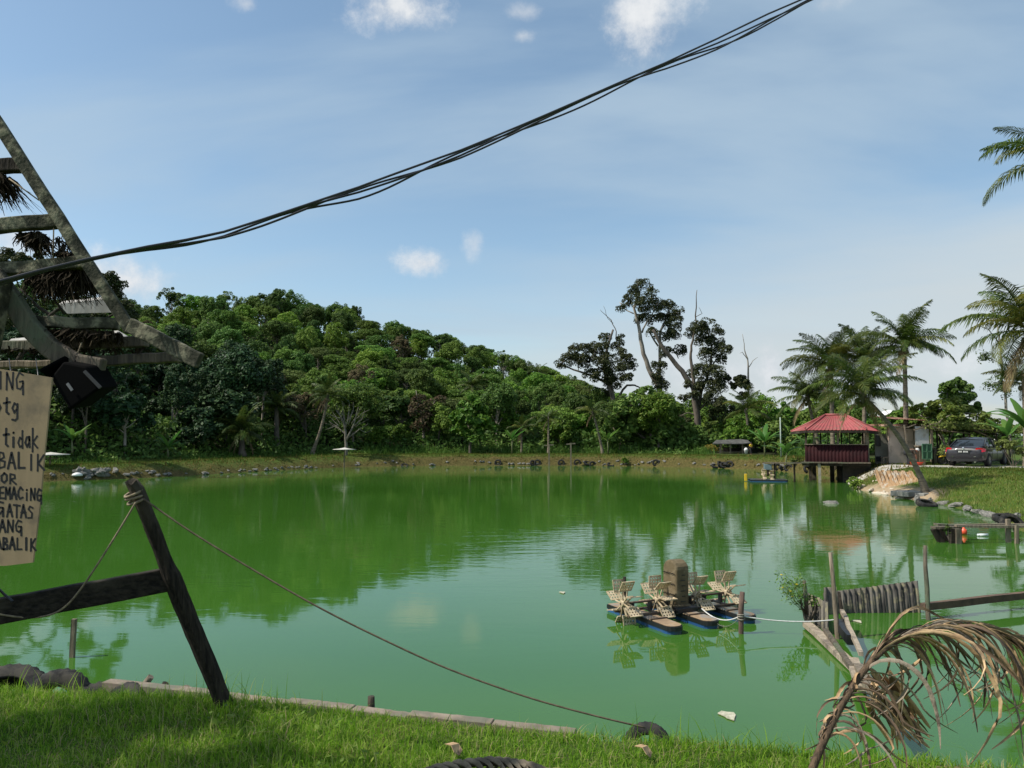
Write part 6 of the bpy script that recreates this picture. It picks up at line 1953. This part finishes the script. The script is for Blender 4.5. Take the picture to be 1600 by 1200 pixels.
sheet(mb, tf0, tf1, zt0, zt1, .088, .032, .10); mb.build('tin_sheet', TIN, tf)
mb = MB(); sheet(mb, Vector((tf2.x + .1, tf2.y + .35, 0)), Vector((tf3.x + .0, tf3.y, 0)), .36, .42, .085, .03, 0, .03); mb.build('tin_sheet', TIN, tf)
mb = MB(); sheet(mb, Vector((tf0.x - .06, tf0.y - .1, 0)), Vector((tf0.x + .14, tf0.y - .05, 0)), .4, .4, .09, .03); mb.build('tin_sheet', TIN, tf)
for (a, b, Y, r, m) in [((1257, 907), (1262, 985), 11.0, .035, OLDWOOD), ((1297, 863), (1311, 1022), 10.3, .034, GREYWOOD), ((1445, 852), (1450, 966), 11.35, .034, OLDWOOD), ((1311, 925), (1316, 962), 11.2, .03, DARKWOOD)]:
    p, q = at(*a, Y), at(*b, Y - .1); d = q - p; q = p + d * (1 + .5 / max(d.length, .1))
    mb = MB(); P_ = [p.lerp(q, t) + Vector((rnd.uniform(-.008, .008), 0, 0)) for t in (0, .2, .4, .6, .8, 1)]; mb.tube(P_, [r * .75, r * .85, r, r, r, r], 8); mb.build('post', m, tf)
PALEW = mat('pale_board', (.40, .33, .24), (.26, .21, .15), 5, .85, .5, stretch=(5, 5, .8), c3=(.15, .12, .09), s3=4)
for (a, b, w, h, m) in [(on(1262, 975, .06), on(1345, 1052, .05), .12, .06, PALEW), (on(1290, 985, .10), on(1331, 1045, .08), .06, .05, OLDWOOD), (at(1311, 975, 10.4), at(1330, 1000, 9.6), .10, .12, BLACKF),
                        (on(1330, 1030, .04), on(1352, 1075, .16), .14, .05, PALEW), (on(1340, 1040, .1), on(1385, 1110, .55), .10, .06, GREYWOOD), (at(1316, 955, 10.6), at(1345, 1022, 9.0), .05, .05, PALEW)]:
    mb = MB(); mb.beam(a, b, w, h, seg=5, jit=.008, rnd=rnd); mb.build('board', m, tf)
mb = MB(); mb.beam(at(1441, 948, 11.3), at(1720, 916, 12.6), .09, .1, seg=6, jit=.006, rnd=rnd); mb.build('rail', mat('brown_rail', (.15, .09, .055), (.07, .045, .03), 6, .85, .6), tf)
shrub('spindly plant with small yellow flowers on the left end of the tin fence', Vector((at(1262, 930, 10.9).x, 10.9, .12)), .2, .4, 'mid', 150, .045, 66, 'flowering_plant', 6)
fl = thing('flowering_branch', 'thin branch with yellow blossoms reaching left over the water from the tin fence', 'branch', (at(1262, 960, 10.9).x, 10.9, .15))
mb = MB(); b0 = Vector((0, 0, 0)); tips = []
for (u, v) in [(1220, 900), (1226, 912), (1236, 905), (1244, 915), (1230, 926), (1250, 905), (1222, 920)]:
    q = at(u, v, 10.8 + rnd.uniform(-.15, .15)) - fl.location
    mid = q * .55 + Vector((0, 0, rnd.uniform(-.06, .03))); mb.tube([b0, mid, q], [.006, .004, .002], 4); tips.append(q); tips.append(mid * .5 + q * .5)
mb.build('stem', OLDWOOD, fl, None)
rs3 = np.random.RandomState(8); Cs = np.concatenate([np.array(t) + rs3.normal(size=(34, 3)) * .045 for t in tips])
Vq, Fq = quads(Cs, rand_dirs(rs3, len(Cs), .5), rs3.uniform(.03, .06, len(Cs)), rs3.uniform(.012, .022, len(Cs)), rs3)
kind(link('foliage', np_mesh('foliage', Vq, [Fq]), LEAF['mid'], fl), 'stuff')
for t in tips[::3]:
    mb = MB(); mb.lathe([(0, -.008), (.016, .0), (.02, .006), (0, .008)], Vector(t) + Vector((0, -.03, .02)), 7); mb.build('flower', mat('flower_yellow', (.75, .55, .02), (.65, .45, .02)), fl, None)

# ------------------------------------------------------------------ things floating or standing in the near water
for (u0, v0, u1, v1, Y, r, lb) in [(116, 967, 112, 1027, None, .019, 'short square stake standing alone in the water at left')]:
    q = on(u1, v1, 0); t = at(u0, v0, q.y); mb = MB(); mb.beam(Vector((q.x, q.y, -.5)), t, .05, .045, up=(0, 1, 0), seg=3, jit=.002, rnd=rnd)
    tag(mb.build('stake', GREYWOOD), lb, 'stake')
for (u0, v0, u1, v1, Y, lb) in [(236, 1057, 226, 1070, 5.9, 'leaning sawn stump at the water edge, left of the pair'), (259, 1067, 254, 1078, 5.8, 'dark sawn stump at the water edge, right of the pair'), (292, 1072, 289, 1084, 5.75, 'small splintered stub just left of the leaning post'), (580, 1088, 580, 1104, 5.6, 'short black stub rising beyond the concrete kerb')]:
    p, q = at(u0, v0, Y), at(u1, v1, Y); mb = MB(); mb.tube([q - (p - q) * 3, q, p], [.026, .026, .024], 8); tag(mb.build('stub', GREYWOOD if u0 in (236, 292) else DARKWOOD), lb, 'stub')
for (u, v, sx, lb) in [(879, 926, .045, 'small white scum flake floating left of the aerator'), (1138, 1118, .07, 'pale floating leaf scum patch near the lawn edge'), (1340, 971, .05, 'yellowish leaf floating inside the tin fence')]:
    q = on(u, v, .006); mb = MB(); n = 9; P = [(sx * (1 + .4 * math.sin(i * 2.1)) * math.cos(i * 2 * math.pi / n), sx * 1.6 * (1 + .3 * math.cos(i * 1.7)) * math.sin(i * 2 * math.pi / n), 0) for i in range(n)]
    mb.prism(P, (0, 0, .008)); o = mb.build('floating_flake', mat('scum', (.55, .5, .38), (.3, .3, .2), 20, .7)); o.location = q; tag(o, lb, 'floating debris')

# concrete kerb along the water
KC = mat('kerb_concrete', (.27, .215, .16), (.15, .12, .085), 7, .9, .5, c3=(.15, .14, .10), s3=3)
kp = [(165, 1076, 5.62), (330, 1087, 5.4), (450, 1097, 5.22), (552, 1103, 5.1), (640, 1113, 4.98), (770, 1122, 4.85), (900, 1139, 4.72)]
K0 = at(*kp[0])
kb = thing('concrete_kerb', 'long weathered concrete kerb along the water edge of the lawn', 'kerb', (K0.x, K0.y, .8))
for i in range(len(kp) - 1):
    a = at(*kp[i]); b = at(*kp[i + 1]); za = .92 - .010 * (i % 2); a.z = za - .06; b.z = za - .065
    mb = MB(); d = (b - a).normalized() * .006; mb.beam(a + d * .3 - Vector((0, 0, .012)), b - d * .3 - Vector((0, 0, .012)), .085, .11, seg=16, jit=.0018, rnd=rnd); bevel(mb.build('kerb_piece', KC, kb), .004, 1)

# ------------------------------------------------------------------ leaning post with rail and ropes
pb = gpt(350, 1090, 4.95); pt_ = at(207, 748, 4.55)
lp = thing('leaning_post', 'thick dark weathered post leaning left with a rail nailed to it', 'post', pb)
d = pt_ - pb; side = Vector((1, 0, .4)).normalized()
mb = MB(); vs = []; NS = 26
for i in range(NS + 1):
    t = i / NS; c = pb - d * .08 + d * 1.08 * t + Vector((.004 * math.sin(t * 9), 0, 0))
    w = .088 if t < .62 else (.088 - .018 * min(1, (t - .62) / .05)); w *= 1 + rnd.uniform(-.03, .03)
    x, y = frame_of(d)
    off = 0 if t < .62 else -.01
    for k in range(8):
        a = 2 * math.pi * (k + .5) / 8; q = c + (x * math.cos(a) + y * math.sin(a)) * w * .56 * (1.08 if k % 2 else .96) * (1 + rnd.uniform(-.03, .03)) + side * off * .4
        vs.append(q)
fs = [(i * 8 + k, i * 8 + (k + 1) % 8, (i + 1) * 8 + (k + 1) % 8, (i + 1) * 8 + k) for i in range(NS) for k in range(8)]
for k in range(8): vs[NS * 8 + k] = vs[NS * 8 + k] + Vector((0, 0, rnd.uniform(-.05, .03)))
cc_ = sum([vs[NS * 8 + k] for k in range(8)], Vector()) / 8 - Vector((0, 0, .03)); vs.append(cc_)
fs += [(NS * 8 + k, NS * 8 + (k + 1) % 8, len(vs) - 1) for k in range(8)]
mb.add(vs, fs); mb.build('shaft', DARKWOOD, lp)
mb = MB(); mb.beam(at(264, 905, 4.74), at(-120, 978, 4.2), .06, .142, up=(0, 0, 1), seg=10, jit=.003, rnd=rnd); bevel(mb.build('rail', DARKRAIL, lp), .008)
kn = at(212, 777, 4.58); mb = MB()
Mr = d.to_track_quat('Z', 'Y').to_matrix()
for z, tl in ((-.02, .05), (.005, -.08), (.03, .1)): mb.torus(kn + d.normalized() * z, .052, .008, Mr @ Matrix.Rotation(tl, 3, 'X'), 18, 6)
mb.build('rope_wrap', ROPED, lp)


def rope_px(pts, r, m, label):
    mb = MB(); P = [at(u, v, Y) for u, v, Y in pts]
    Q = []
    n = len(P)
    for i in range(n - 1):       # smooth curve through the points
        p0, p1, p2, p3 = P[max(i - 1, 0)], P[i], P[i + 1], P[min(i + 2, n - 1)]
        for k in range(8):
            t = k / 8; Q.append(.5 * ((2 * p1) + (p2 - p0) * t + (2 * p0 - 5 * p1 + 4 * p2 - p3) * t * t + (3 * p1 - p0 - 3 * p2 + p3) * t ** 3))
    Q.append(P[-1]); mb.tube(Q, r, 7)
    return tag(mb.build('rope', m), label, 'rope')


ROPED2 = mat('dark_rope', (.15, .115, .07), (.08, .06, .035), 30, .9)
rope_px([(225, 780, 4.56), (300, 832, 4.56), (400, 893, 4.56), (500, 950, 4.56), (600, 1000, 4.57), (700, 1045, 4.58), (820, 1088, 4.6), (920, 1116, 4.62), (1008, 1137, 4.66)], .0055, ROPED2, 'long slack rope from the leaning post to the tyre in the lawn')
rope_px([(212, 785, 4.50), (190, 822, 4.47), (160, 870, 4.45), (130, 915, 4.45), (105, 945, 4.44), (80, 960, 4.43), (45, 965, 4.40), (0, 960, 4.3), (-40, 950, 4.2)], .0055, ROPED, 'short rope from the leaning post down over the rail')
rope_px([(20, 940, 4.32), (8, 930, 4.32), (-10, 915, 4.3), (-60, 890, 4.3)], .007, BLACKF, 'dark rope end at the left edge above the rail')

# ------------------------------------------------------------------ broken thatched shelter, upper left
HY = 3.3
hb0 = at(-60, 1000, HY); hb0.z = .95
hut = thing('thatched_shelter', 'broken timber roof frame with rotten palm thatch at the upper left', 'shelter', hb0)
H = lambda u, v, Y=HY: at(u, v, Y)


def hbeam(name, a, b, w, h, m, up=(0, 0, 1), seg=8, jit=.003, Ya=HY, Yb=HY, bev=.006):
    mb = MB(); mb.beam(H(*a, Ya), H(*b, Yb), w, h, up=up, seg=seg, jit=jit, rnd=rnd)
    return bevel(mb.build(name, m, hut), bev)


hbeam('rafter', (-110, 27), (205, 517), .028, .052, MOSSWOOD, seg=14, jit=.0015)
hbeam('eave_board', (203, 508), (313, 565), .028, .066, MOSSWOOD, Ya=3.27, Yb=3.2)
for (a, b, w, h, Ya, Yb, m) in [((-120, 264), (38, 258), .05, .062, 3.4, 3.4, DARKWOOD), ((-120, 362), (97, 345), .05, .062, 3.36, 3.36, MOSSWOOD), ((-120, 432), (138, 410), .06, .055, 3.45, 3.36, MOSSWOOD),
                                ((35, 502), (185, 507), .05, .05, 3.42, 3.42, MOSSWOOD), ((-120, 545), (230, 534), .05, .05, 3.6, 3.5, OLDWOOD), ((-120, 575), (85, 568), .05, .035, 3.75, 3.7, GREYWOOD), ((150, 565), (282, 558), .05, .045, 3.5, 3.45, OLDWOOD), ((-80, 606), (90, 598), .04, .03, 3.8, 3.8, GREYWOOD)]:
    hbeam('batten', a, b, w, h, m, Ya=Ya, Yb=Yb)
# curved brace
pts = [(-10, 430), (20, 470), (45, 510), (80, 545), (120, 568), (160, 575)]
mb = MB(); P = [H(*p, 3.36) for p in pts]
for i in range(len(P) - 1): mb.beam(P[i] - (P[i + 1] - P[i]) * .06, P[i + 1] + (P[i + 1] - P[i]) * .06, .05, .085)
bevel(mb.build('brace', OLDWOOD, hut), .01)
pt0 = H(4, 435, 3.3)
mb = MB(); mb.beam(Vector((pt0.x - .35, pt0.y - .05, .6)), Vector((pt0.x - .02, pt0.y, pt0.z)), .09, .08, up=(0, 1, 0), seg=8, jit=.003, rnd=rnd); bevel(mb.build('post', MOSSWOOD, hut), .008)


def thatch(u0, u1, v0, v1, n, Y, hang_, seed, tilt=0.0, clump=1.0, wid=.006):
    """hanging dry leaf strips"""
    rs = np.random.RandomState(seed)
    m_u = rs.uniform(u0, u1, n)
    a = np.array([H(u, v0 + (v1 - v0) * ((u - u0) / (u1 - u0)), Y) for u in m_u])
    a[:, 1] += rs.uniform(-.05, .05, n)
    prof = .45 + .55 * np.abs(np.sin((m_u - u0) / (u1 - u0) * math.pi * clump * 2.3 + seed))
    Hn = hang_ * rs.uniform(.35, 1.1, n) * prof
    W_ = rs.uniform(.5, 1.5, n) * wid
    rows = []; dx = rs.normal(size=n) * .09 + tilt; dy = rs.normal(size=n) * .06
    ang = rs.uniform(0, math.pi, n); B = np.stack([np.cos(ang), np.sin(ang), np.zeros(n)], 1)
    for k in range(4):
        t = k / 3
        c = a + np.stack([dx * Hn * 3 * t, dy * t, -Hn * t * (1 - .1 * t)], 1) + rs.normal(size=(n, 3)) * .004
        w = (W_ * (1 - t * .8))[:, None]
        rows += [c - B * w, c + B * w]
    V = np.stack(rows, 1).reshape(-1, 3) - np.array(hut.location)
    base = (np.arange(n) * 8)[:, None]
    fq = np.concatenate([base + np.array([2 * k, 2 * k + 1, 2 * k + 3, 2 * k + 2]) for k in range(3)])
    return kind(link('thatch', np_mesh('thatch', V, [fq]), LEAF['straw'], hut), 'stuff')


thatch(-30, 12, 275, 275, 300, 3.42, .17, 1, .12, 1.2)
thatch(36, 70, 368, 366, 260, 3.42, .12, 2, .12, .9)
thatch(46, 138, 428, 420, 1300, 3.44, .17, 3, .12, 1.6, .005)
thatch(70, 185, 515, 520, 420, 3.44, .08, 4, .05, 2.4)
thatch(-20, 230, 546, 545, 220, 3.52, .05, 5, .0, 3.0)
thatch(85, 120, 398, 399, 260, 3.42, .035, 6, .5, 1)
thatch(96, 108, 366, 400, 40, 3.42, .10, 7, .05, 1)
# pale boards lying behind
PB2 = mat('pale_tin_board', (.48, .46, .42), (.34, .32, .28), 4, .8, .2, stretch=(6, 1, 1))
mb = MB(); a, b = H(92, 475, 3.9), H(172, 466, 3.9); mb.prism([a, b, H(180, 488, 3.9), H(105, 490, 3.9)], (0, .03, .02)); mb.build('roof_board', PB2, hut)
mb = MB(); mb.prism([H(95, 528, 4.0), H(180, 521, 4.0), H(200, 533, 4.0), H(90, 536, 4.0)], (0, .03, .02)); mb.build('roof_board', PB2, hut)
mb = MB(); mb.prism([H(12, 534, 4.0), H(45, 531, 4.0), H(52, 545, 4.0), H(10, 548, 4.0)], (0, .03, .02)); mb.build('roof_board', PB2, hut)
for (a, b) in [((84, 350), (83, 408)), ((14, 279), (61, 313)), ((128, 535), (113, 572))]:
    mb = MB(); mb.tube([H(*a, 3.35), H(*b, 3.35)], .003, 5); mb.build('string', ROPED, hut)
# black lamp box
bx = thing('black_box', 'black plastic box hanging tilted under the broken shelter roof', 'box', H(110, 600, 3.3))
BXM = mat('black_plastic', (.004, .004, .004), (.003, .003, .003), 5, .9, spec=.06)
c0 = bx.location
mb = MB(); P = [H(78, 590, 3.25), H(98, 565, 3.25), H(135, 572, 3.25), H(156, 607, 3.25), H(108, 641, 3.25)]
mb.prism([p - c0 for p in P], (0, .16, .02)); bevel(mb.build('case', BXM, bx, None), .01)
mb = MB(); P = [H(62, 580, 3.22), H(100, 560, 3.3), H(120, 572, 3.4), H(80, 592, 3.3)]; mb.prism([p - c0 for p in P], (0, .005, .012)); mb.build('flap', BXM, bx, None)
mb = MB(); mb.beam(H(105, 599, 3.24) - c0, H(113, 610, 3.24) - c0, .003, .012); mb.build('label', mat('grey_sticker', (.2, .2, .2)), bx, None)
mb = MB(); mb.beam(H(132, 580, 3.24) - c0, H(157, 606, 3.24) - c0, .01, .012); mb.build('edge_strip', mat('grey_edge', (.05, .05, .05)), bx, None)
mb = MB(); mb.tube([H(120, 560, 3.35) - c0, H(112, 575, 3.3) - c0], .004, 5); mb.build('hanger', BXM, bx, None)

# ---- hand lettered board
SY = 2.6
CARD = mat('sign_board', (.36, .26, .15), (.28, .20, .115), 2.5, .85, .1, c3=(.17, .13, .085), s3=3, stretch=(3, 3, .5))
sg = thing('hand_painted_sign', 'tan hand-lettered board hanging from the shelter at the left edge', 'sign', H(0, 740, SY))
c0 = sg.location
P = [H(-190, 545, SY), H(81, 590, SY), H(75, 650, SY), H(70, 700, SY), H(62, 790, SY), H(51, 879, SY), H(10, 884, SY), H(-190, 890, SY)]
mb = MB(); mb.prism([p - c0 for p in P], (0, .008, 0)); mb.build('board', CARD, sg, None)
INK = mat('black_ink', (.010, .010, .012), (.006, .006, .007), 20, .7)
G = {  # handwriting strokes on a unit box
    'C': [[(.9, .85), (.5, 1), (.12, .7), (.08, .3), (.4, 0), (.9, .15)]], 'I': [[(.5, 1), (.5, 0)]], 'N': [[(.08, 0), (.12, 1), (.8, .05), (.88, 1)]],
    'G': [[(.9, .9), (.45, 1), (.1, .6), (.2, .1), (.6, 0), (.9, .3), (.88, .5), (.5, .48)], [(.9, .45), (.92, -.25)]],
    'p': [[(.15, .7), (.12, -.4)], [(.12, .6), (.5, .75), (.8, .45), (.5, .1), (.15, .2)]], 'o': [[(.5, .7), (.15, .5), (.2, .1), (.6, .05), (.85, .4), (.5, .7)]],
    't': [[(.5, 1.1), (.45, .1), (.75, .0)], [(.1, .7), (.9, .8)]], 'g': [[(.8, .6), (.4, .75), (.12, .4), (.4, .1), (.8, .4), (.82, .7), (.8, -.3), (.5, -.5), (.1, -.42)]],
    'i': [[(.5, .6), (.5, 0)], [(.5, .88), (.52, .93)]], 'd': [[(.8, 1.1), (.8, 0)], [(.8, .5), (.4, .65), (.12, .3), (.4, 0), (.8, .15)]], 'q': [[(.75, .65), (.35, .65), (.1, .3), (.4, .02), (.75, .3), (.75, .65), (.82, 0)]],
    'k': [[(.15, 1.2), (.12, -.25)], [(.85, .75), (.2, .35), (.9, 0)]], 'A': [[(.02, 0), (.45, 1), (.9, 0)], [(.15, .38), (.78, .38)]], 'B': [[(.12, 0), (.12, 1), (.6, .95), (.7, .7), (.15, .52), (.8, .4), (.75, .08), (.12, 0)]],
    'L': [[(.15, 1), (.15, .03), (.85, .06)]], 'K': [[(.15, 1), (.12, -.05)], [(.85, 1), (.2, .45), (.95, 0)]], 'O': [[(.5, 1), (.12, .7), (.15, .2), (.5, 0), (.85, .3), (.82, .8), (.5, 1)]],
    'R': [[(.12, 0), (.14, 1), (.7, .92), (.75, .6), (.15, .5), (.9, 0)]], 'E': [[(.85, 1), (.15, .96), (.12, 0), (.9, .02)], [(.15, .5), (.75, .52)]], 'M': [[(.05, 0), (.12, 1), (.5, .35), (.85, 1), (.92, 0)]],
    'P': [[(.12, -.05), (.14, 1), (.75, .92), (.72, .55), (.15, .48)]], 'S': [[(.85, .9), (.4, 1), (.15, .75), (.75, .42), (.7, .08), (.1, .05)]], 'T': [[(.5, 1), (.48, 0)], [(0, 1), (1, .95)]],
}
rows = [  # text, left u, right u, baseline v(left), cap height px
    ('CING', -22, 38, 608, 26), ('optg', -22, 30, 646, 22), ('tidqk', 4, 60, 697, 24), ('RABALIK', -34, 71, 731, 24), ('SOR', -14, 27, 755, 15), ('PEMACiNG', -12, 66, 779, 18), ('G', -9, 7, 802, 18), ('ATAS', 10, 53, 807, 19), ('ANG', -2, 35, 831, 18), ('SABALIK', -18, 57, 858, 18)]
for (txt, u0, u1, vb, hh) in rows:
    n = len(txt); cw = (u1 - u0) / n; mb = MB()
    for i, chh in enumerate(txt):
        su = rnd.uniform(-.04, .04)
        for st_ in G[chh]:
            Pp = []
            for (x, y) in st_:
                u = u0 + (i + .08 + x * .86) * cw; v = vb - (y + rnd.uniform(-.03, .03) + su) * hh + (u - 10) * .06
                Pp.append(H(u, v, SY - .00015) - c0)
            wst = .0068 * rnd.uniform(.85, 1.2)
            for a_, b_ in zip(Pp[:-1], Pp[1:]): mb.beam(a_, b_, wst, .0005, up=(0, 1, 0))
            for q in Pp:
                rr_q = wst * .54
                mb.prism([q + Vector((rr_q * math.cos(t_), -.00035, rr_q * math.sin(t_))) for t_ in [k_ * math.pi / 5 for k_ in range(10)]], (0, .0007, 0))
    mb.build('lettering', INK, sg, None)
for u in (18, 60):
    mb = MB(); a = H(u, 590, SY + .004) - c0; b = H(u - 4, 560, 3.2) - c0; mb.tube([a, b], .002, 5); mb.build('wire', BLACKF, sg, None)

# ------------------------------------------------------------------ overhead cable bundle
cp = [(-80, 458), (0, 441), (60, 425), (140, 406), (230, 388), (290, 378), (350, 366), (410, 348), (480, 326), (560, 300), (640, 270), (720, 240), (800, 206), (880, 172), (960, 138), (1040, 105), (1120, 68), (1200, 28), (1280, -8), (1380, -60)]
cab_ = thing('overhead_cable', 'loose bundle of four black overhead cables sagging across the sky', 'cable', at(600, 285, 3.9))
N_ = len(cp)
for s in range(4):
    mb = MB(); P = []
    for i in range((N_ - 1) * 5 + 1):
        t = i / 5; k = min(int(t), N_ - 2); f = t - k
        u = cp[k][0] * (1 - f) + cp[k + 1][0] * f; v = cp[k][1] * (1 - f) + cp[k + 1][1] * f
        Y = 2.75 + (u + 80) / 1460 * 2.4
        amp = 2.2 + 5.0 * sm(150, 420, u) * (0.75 + .35 * math.sin(u * .012 + 1))
        if s == 0: dv = -amp * .95
        elif s == 1: dv = amp * .75 * math.sin(u * .011 + .4) - 1
        elif s == 2: dv = amp * (.35 + .9 * math.sin(u * .016 + 2.2))
        else: dv = amp * (.55 + 1.0 * math.cos(u * .021 + .3))
        P.append(at(u, v + dv, Y + .012 * s))
    mb.tube(P, .0055 if s else .006, 7); mb.build('strand', BLACKF if s % 2 else mat('cable_black', (.03, .03, .032), (.02, .02, .022), 10, .5), cab_)

# ------------------------------------------------------------------ dry palm frond arching up at the lower right
DRY = mat('dry_leaflet', (.56, .39, .21), (.34, .21, .105), 9, .8, .4, stretch=(1, 1, 1), c3=(.12, .08, .05), s3=8)
STEMM = mat('dry_midrib', (.15, .10, .06), (.06, .042, .028), 14, .85, .7, stretch=(3, 3, 1), spec=.2)


def cat_rom(P, n=8):
    Q = []
    for i in range(len(P) - 1):
        p0, p1, p2, p3 = P[max(i - 1, 0)], P[i], P[i + 1], P[min(i + 2, len(P) - 1)]
        for k in range(n):
            t = k / n; Q.append(.5 * ((2 * p1) + (p2 - p0) * t + (2 * p0 - 5 * p1 + 4 * p2 - p3) * t * t + (3 * p1 - p0 - 3 * p2 + p3) * t ** 3))
    return Q + [P[-1]]


df = thing('dry_palm_frond', 'large dead palm frond with curled brown leaflets arching over the lawn corner', 'palm frond', at(1262, 1230, 2.75))
c0 = df.location
rib = cat_rom([at(u, v, Y) for u, v, Y in [(1240, 1300, 2.7), (1270, 1200, 2.75), (1300, 1130, 2.8), (1325, 1085, 2.83), (1350, 1048, 2.86), (1385, 1012, 2.9), (1430, 990, 2.93), (1480, 980, 2.95), (1530, 984, 2.98), (1580, 1002, 3.0), (1630, 1040, 3.02), (1670, 1090, 3.04)]], 6)
mb = MB(); n = len(rib); mb.tube([p - c0 for p in rib], [.0115 * (1 - .65 * i / n) + .003 for i in range(n)], 8); mb.build('midrib', STEMM, df, None)


def ribbon(P, W_, tw0, tw1, m, par, name='leaflet', cup=.35):
    mb = MB(); vs = []; n = len(P) - 1
    for i, p in enumerate(P):
        t = i / n; dd = (P[min(i + 1, n)] - P[max(i - 1, 0)]).normalized()
        x, y = frame_of(dd); a = tw0 + (tw1 - tw0) * t
        b = x * math.cos(a) + y * math.sin(a); nn = dd.cross(b)
        w = W_ * (math.sin(math.pi * min(1, .12 + t * .86)) ** .6) * (1 + .12 * math.sin(i * 2.3 + tw0))
        vs += [p - b * w / 2 + nn * w * cup, p, p + b * w / 2 + nn * w * cup]
    fs = []
    for i in range(n):
        q = i * 3; fs += [(q, q + 1, q + 4, q + 3), (q + 1, q + 2, q + 5, q + 4)]
    mb.add(vs, fs, True)
    return mb.build(name, m, par, None)


rnd = random.Random(123)
DRY3 = mat('dry_leaflet_grey', (.36, .30, .22), (.20, .16, .11), 14, .85, .5, c3=(.09, .07, .05), s3=14)
DRY2 = mat('dry_leaflet_dark', (.20, .13, .08), (.10, .065, .04), 9, .85, .4)
for i in range(150):
    t = min(.995, .14 + .86 * (i // 2 * 2 + rnd.uniform(0, 1.6)) / 150)
    f = t * (n - 1); k = min(int(f), n - 2); p = rib[k].lerp(rib[k + 1], f - k) - c0
    dd = (rib[k + 1] - rib[k]).normalized()
    sgn = 1 if i % 2 else -1
    inner = t > .36
    if t < .36:       # short curled stubs on the lower stem
        L_ = rnd.uniform(.08, .2) if sgn < 0 else rnd.uniform(.15, .5); a0 = Vector((sgn * .8, rnd.uniform(-.5, .3), .45)).normalized(); g = rnd.uniform(1.2, 2.4) / L_ * .3
    else:
        L_ = rnd.uniform(.3, .72) * (1 if t < .85 else .7); a0 = (dd * rnd.uniform(.7, 1.3) + Vector((rnd.uniform(-.1, .25), rnd.uniform(-.55, .55), rnd.uniform(.0, .5)))).normalized(); g = rnd.uniform(.9, 1.9)
    Q = [p.copy()]; v_ = a0 * L_ / 14; curl = rnd.choice([rnd.uniform(-.02, .05), rnd.uniform(.1, .3), rnd.uniform(-.2, -.05)]); sw = rnd.uniform(-.03, .03)
    for s in range(14):
        Q.append(Q[-1] + v_)
        v_ = v_ + Vector((sw * .06 - curl * .12 * (s > 7), rnd.uniform(-.0015, .0015), -L_ * .0125 * g))
        v_ = v_.normalized() * L_ / 14
    ribbon(Q, rnd.uniform(.006, .018) if inner else rnd.uniform(.007, .014), rnd.uniform(0, 3.1), rnd.uniform(0, 6.3), rnd.choice([DRY, DRY, DRY, DRY3, DRY3, DRY2]), df, cup=rnd.uniform(.2, .7))
# matted bunch hanging inside the arch
hangp = thing('dry_leaf_bunch', 'matted bunch of dry brown leaf strips hanging inside the frond arch', 'dry leaves', at(1385, 1075, 3.25))
c0 = hangp.location
for i in range(34):
    p = at(1352 + rnd.uniform(0, 45), 1045 + rnd.uniform(0, 60), 3.25 + rnd.uniform(-.1, .1)) - c0
    q = at(1400 + rnd.uniform(-15, 55), 1140 + rnd.uniform(-20, 35), 3.35 + rnd.uniform(-.1, .15)) - c0
    m_ = (p + q) / 2 + Vector((rnd.uniform(-.08, .05), 0, rnd.uniform(-.03, .08)))
    ribbon(cat_rom([p, m_, q], 6), rnd.uniform(.012, .03), rnd.uniform(0, 3), rnd.uniform(0, 5), DRY if rnd.random() < .6 else DRY2, hangp, 'leaf_strip')
# curled dry frond lying at the bottom edge
cf = thing('curled_dry_frond', 'curled grey-brown dry frond end lying at the bottom edge of the lawn', 'palm frond', gpt(760, 1204, 3.93))
c0 = cf.location
sp = cat_rom([Vector((x, y, z)) for x, y, z in [(-.42, -.06, .0), (-.25, -.02, .05), (0, 0, .075), (.2, -.02, .06), (.40, -.08, .0)]], 5)
mb = MB(); mb.tube(sp, .014, 7); mb.build('midrib', STEMM, cf, None)
GDRY = mat('grey_dry_leaf', (.25, .20, .14), (.10, .08, .055), 12, .85, .4)
for i in range(26):
    p = sp[int(i / 26 * (len(sp) - 1))]; L_ = rnd.uniform(.16, .26)
    a = Vector((.9, rnd.uniform(-.1, .1), .4)).normalized()
    Q = [p + Vector((-.05, rnd.uniform(-.03, .03), -.03)), p + Vector((-.01, -.02, .022)), p + Vector((.05, -.05, .02)), p + Vector((.10, -.09, -.03)), p + Vector((.13, -.13, -.08))]
    ribbon(cat_rom(Q, 4), rnd.uniform(.022, .034), 1.2, 1.9, GDRY, cf, 'leaflet', .5)
# fallen leaves on the grass
for (u, v, lb) in [(1003, 1180, 'curled brown fallen leaf on the lawn near the bottom centre right'), (706, 1178, 'tan fallen leaf on the lawn left of the curled frond'), (1105, 1105, 'small dry leaf at the water edge')]:
    q = on(u, v, .98); mb = MB(); n = 8; P = [(.035 * math.cos(a) * (1.5 if k % 2 else 1), .05 * math.sin(a), .015 * math.cos(a * 2) + .02) for k, a in enumerate([i * 2 * math.pi / n for i in range(n)])]
    mb.prism(P, (0, 0, .003)); o = mb.build('fallen_leaf', DRY); o.location = (q.x, q.y, hz(q.x, q.y) + .05); o.rotation_euler = (.4, .2, 1); tag(o, lb, 'leaf')
